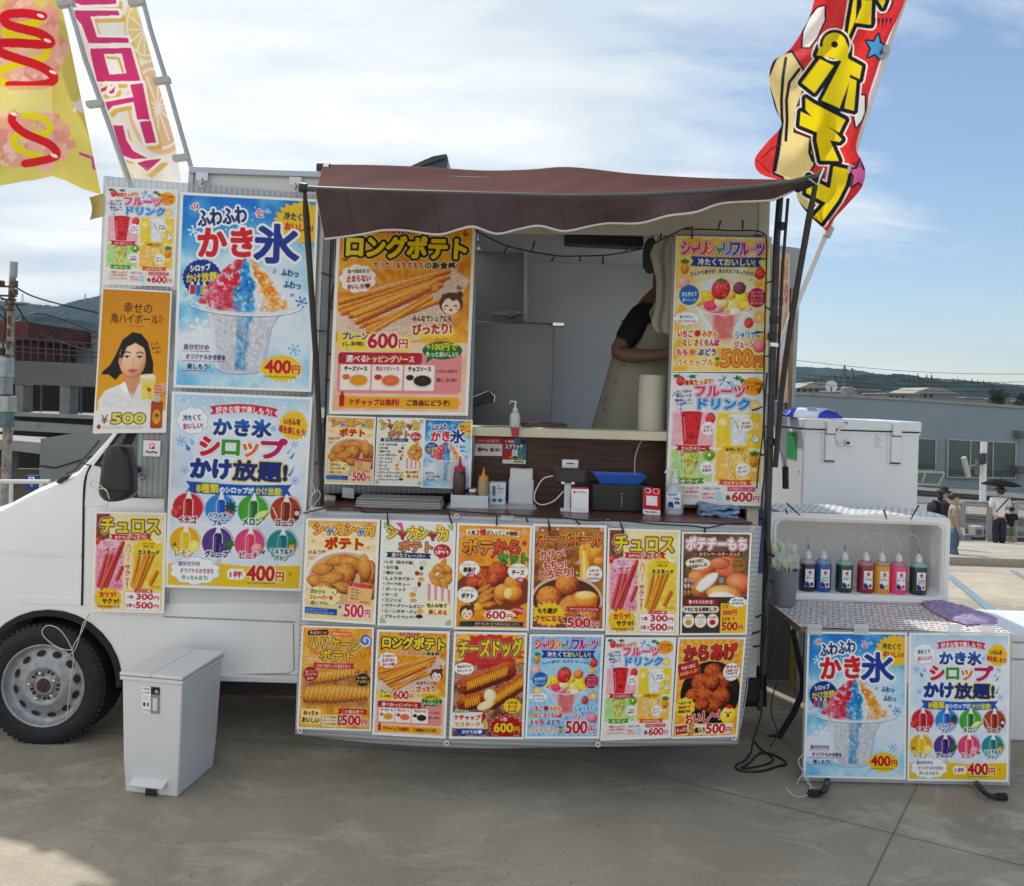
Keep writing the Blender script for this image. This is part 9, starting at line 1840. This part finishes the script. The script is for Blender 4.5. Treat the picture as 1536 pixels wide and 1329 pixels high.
hp = W(.095,-.115,.50); bt = thing('white_bottle',hp,'small white bottle held by the girl in beige','bottle'); MB().tube([hp,hp+Vector((.02,-.02,-.13))],.035,10).build('body',M_TEE,bt); MB().tube([hp+Vector((.021,-.021,-.13)),hp+Vector((.026,-.026,-.165))],.017,8).build('cap',M_WPLAST,bt)
g2 = gr2(1413,833); t, W = figure(g2,100*g2.y/FPX,math.radians(-110)+math.pi,'woman in black with a wide black hat and backpack',M_BLK,M_BLK,M_BLK,hat=(M_BLK,.115,.06),sleeve=.95,female=True,hairlen=.12)
bp_ = thing('backpack',W(0,.12,.60),'black shiny backpack on the woman in black','backpack'); cB = W(.02,.12,.69); H2 = 100 * g2.y / FPX
def bpf(u,v): a = u * math.tau; b3 = v * math.pi; return cB + Vector((.10*H2*math.copysign(abs(math.cos(a)*math.sin(b3)) ** .7,math.cos(a)),.075*H2*math.sin(a)*math.sin(b3),.13*H2*math.cos(b3)))
MB().grid(bpf,20,12).build('bag',mat('shiny_black_nylon',(.02,.025,.03),.3,bump=.5,bs=30),bp_,smooth=True); MB().box(*(cB+Vector((-.05*H2,-.085*H2,-.08*H2))),*(cB+Vector((.05*H2,-.07*H2,0)))).build('pocket',M_BLK,bp_,bev=.03)
MB().tube([W(-.06,.03,.82),W(-.06,-.07,.76),W(-.06,-.05,.66)],.014,6).build('strap',M_BLK,bp_)
g3 = gr2(1498,823); H3 = 96 * g3.y / FPX; t, W = figure(g3,H3*.96,math.radians(168),'man in white tee shirt and navy trousers under a black umbrella',M_TEE,M_NAVY,mat('grey_shoe',(.12,.11,.10),.8),hat=(mat('straw_hat',(.16,.13,.10),.9),.105,.05),arms=((.2,.75),(0,.1)),sleeve=.58,stride=.02)
MB().tube([W(-.10,.06,.83),W(0,.085,.72),W(.09,.075,.60)],.014,6).build('bag_strap',M_BLK,t)
um = thing('umbrella',W(-.02,-.12,.70),'open black umbrella held over the man in white','umbrella'); top = W(-.02,-.05,1.115); ru = 25.5 * g3.y / FPX
def uf(u,v):
 a = u * math.tau; seg = abs(math.sin(a*4)) * .06; r = ru * v; return top + Vector((r*math.cos(a),r*math.sin(a),-ru*.30*v ** 2.0-0+ru*.03*(1-abs(math.cos(a*4)))*v*v))
MB().grid(uf,48,8).build('canopy',mat('umbrella_black',(.008,.008,.009),.95,spec=.1),um,smooth=True,solid=.01); MB().tube([top+Vector((0,0,.06)),W(-.06,-.13,.62)],.012,6).build('shaft',M_DMETAL,um)
for k in range(8): a = k * math.tau / 8; MB().tube([top-Vector((0,0,.03)),top+Vector((ru*.55*math.cos(a),ru*.55*math.sin(a),-ru*.12)),top+Vector((ru*.98*math.cos(a),ru*.98*math.sin(a),-ru*.31))],.007,4).build('rib',M_DMETAL,um)
g4 = gr2(1515,822); t, W = figure(g4,62*g4.y/FPX,math.radians(175),'child in black top and green plaid shorts half behind the white shirt',M_BLK,mat('plaid_shorts',(.14,.20,.17),.85,two='5c6c5c',vs=9),M_BLK,short=True,sleeve=.5,arms=((0,0),(.1,.2)))
# the worker inside the truck
def wj(x,y,Y,r): q = at(x,y,Y); return (q.x,q.y,q.z,r)
wk = thing('person',Vector((at(965,640,4.3).x,4.3,.95)),'worker in a black tee shirt and patterned apron inside the hatch','person')
J_ = [wj(968,590,4.3,.13),wj(972,530,4.3,.12),wj(978,480,4.3,.13),wj(984,450,4.3,.07),wj(998,436,4.28,.062),wj(1004,424,4.26,.07),wj(1003,404,4.27,.092),wj(1003,390,4.28,.075),wj(1022,412,4.24,.018),
      wj(962,478,4.16,.06),wj(940,505,4.10,.052),wj(922,531,4.05,.044),wj(955,534,3.97,.042),wj(985,533,3.93,.033),wj(1004,531,3.92,.03),wj(1000,480,4.45,.055),wj(1010,515,4.45,.045),wj(1030,525,4.25,.032),wj(1044,524,4.2,.028)]
E = [(0,1),(1,2),(2,3),(3,4),(4,5),(5,6),(6,7),(5,8),(3,9),(9,10),(10,11),(11,12),(12,13),(13,14),(3,15),(15,16),(16,17),(17,18)]
for base_, (hx_,hy_,hY) in ((14,(1004,531,3.92)),(18,(1044,524,4.2))):
 for k in range(4): J_.append(wj(hx_+10,hy_-5+k*4,hY-.004,.010)); E.append((base_,len(J_)-1)); J_.append(wj(hx_+18-abs(k-1)*1.5,hy_-3+k*4,hY+.005,.008)); E.append((len(J_)-2,len(J_)-1))
 J_.append(wj(hx_+4,hy_-9,hY-.015,.011)); E.append((base_,len(J_)-1)); J_.append(wj(hx_+11,hy_-12,hY-.015,.009)); E.append((len(J_)-2,len(J_)-1))
n0 = len(J_); J_ += [wj(960,640,4.25,.09),wj(958,720,4.25,.07),wj(958,798,4.25,.045),wj(980,640,4.38,.09),wj(980,720,4.38,.07),wj(980,792,4.38,.045)]; E += [(0,n0),(n0,n0+1),(n0+1,n0+2),(0,n0+3),(n0+3,n0+4),(n0+4,n0+5)]
skin('body',J_,E,mat('tanned_skin',(.22,.12,.085),.6),wk,1)
skin('tee_shirt',[wj(967,590,4.3,.155),wj(971,530,4.3,.150),wj(976,485,4.3,.152),wj(984,455,4.3,.085),wj(960,476,4.15,.078),wj(945,500,4.10,.072),wj(932,519,4.07,.066),wj(1001,480,4.45,.072),wj(1008,505,4.45,.06)],[(0,1),(1,2),(2,3),(3,4),(4,5),(5,6),(3,7),(7,8)],M_BLK,wk,1)
skin('trousers',[wj(968,600,4.3,.14),wj(960,640,4.25,.11),wj(958,720,4.25,.09),wj(958,785,4.25,.07),wj(980,640,4.38,.11),wj(980,720,4.38,.09),wj(980,785,4.38,.07)],[(0,1),(1,2),(2,3),(0,4),(4,5),(5,6)],M_BLK,wk,1)
apm = mat('patterned_apron',(.46,.43,.34),.9,dirt='1c1a18',dk=.61,ds=15,bump=.3,bs=30)
def apf(u,v):
 a = math.radians(150+190*u); x = 975 - 22 * v; rx, ry = .17 + .12 * v, .17 + .07 * v; c_ = at(x,490+190*v,4.28); return c_ + Vector((rx*math.cos(a)+.008*math.sin(u*26)*v,ry*math.sin(a)-.01,0))
MB().grid(apf,36,20).build('apron',apm,wk,smooth=True,solid=.004)
MB().tube([at(985,455,4.14),at(975,470,4.12),at(985,492,4.10)],.012,6).build('apron_strap',apm,wk)
hc = at(1001,397,4.28); MB().grid(lambda u,v: hc+Vector((.100*math.cos(u*math.tau)*math.sin(v*math.pi*.6),.100*math.sin(u*math.tau)*math.sin(v*math.pi*.6),.11*math.cos(v*math.pi*.6))),20,10).build('hair',M_HAIR,wk,smooth=True)
for dy in (-.04,.04): MB().lathe([(.008,0),(.002,.006)],at(1024,402,4.2)+Vector((0,dy,0)),8,'X').build('eye',M_BLACK,wk)
MB().tube([at(1003,412,4.17),at(1004,419,4.17)],.012,6).build('ear',mat('tanned_skin',(.22,.12,.085),.6),wk)
# loose tiny clean-up: the lettering helper is not part of the place
bpy.data.objects.remove(_fo,do_unlink=True)
for o in list(bpy.data.objects):
 if o.name.startswith('conifer'): pass
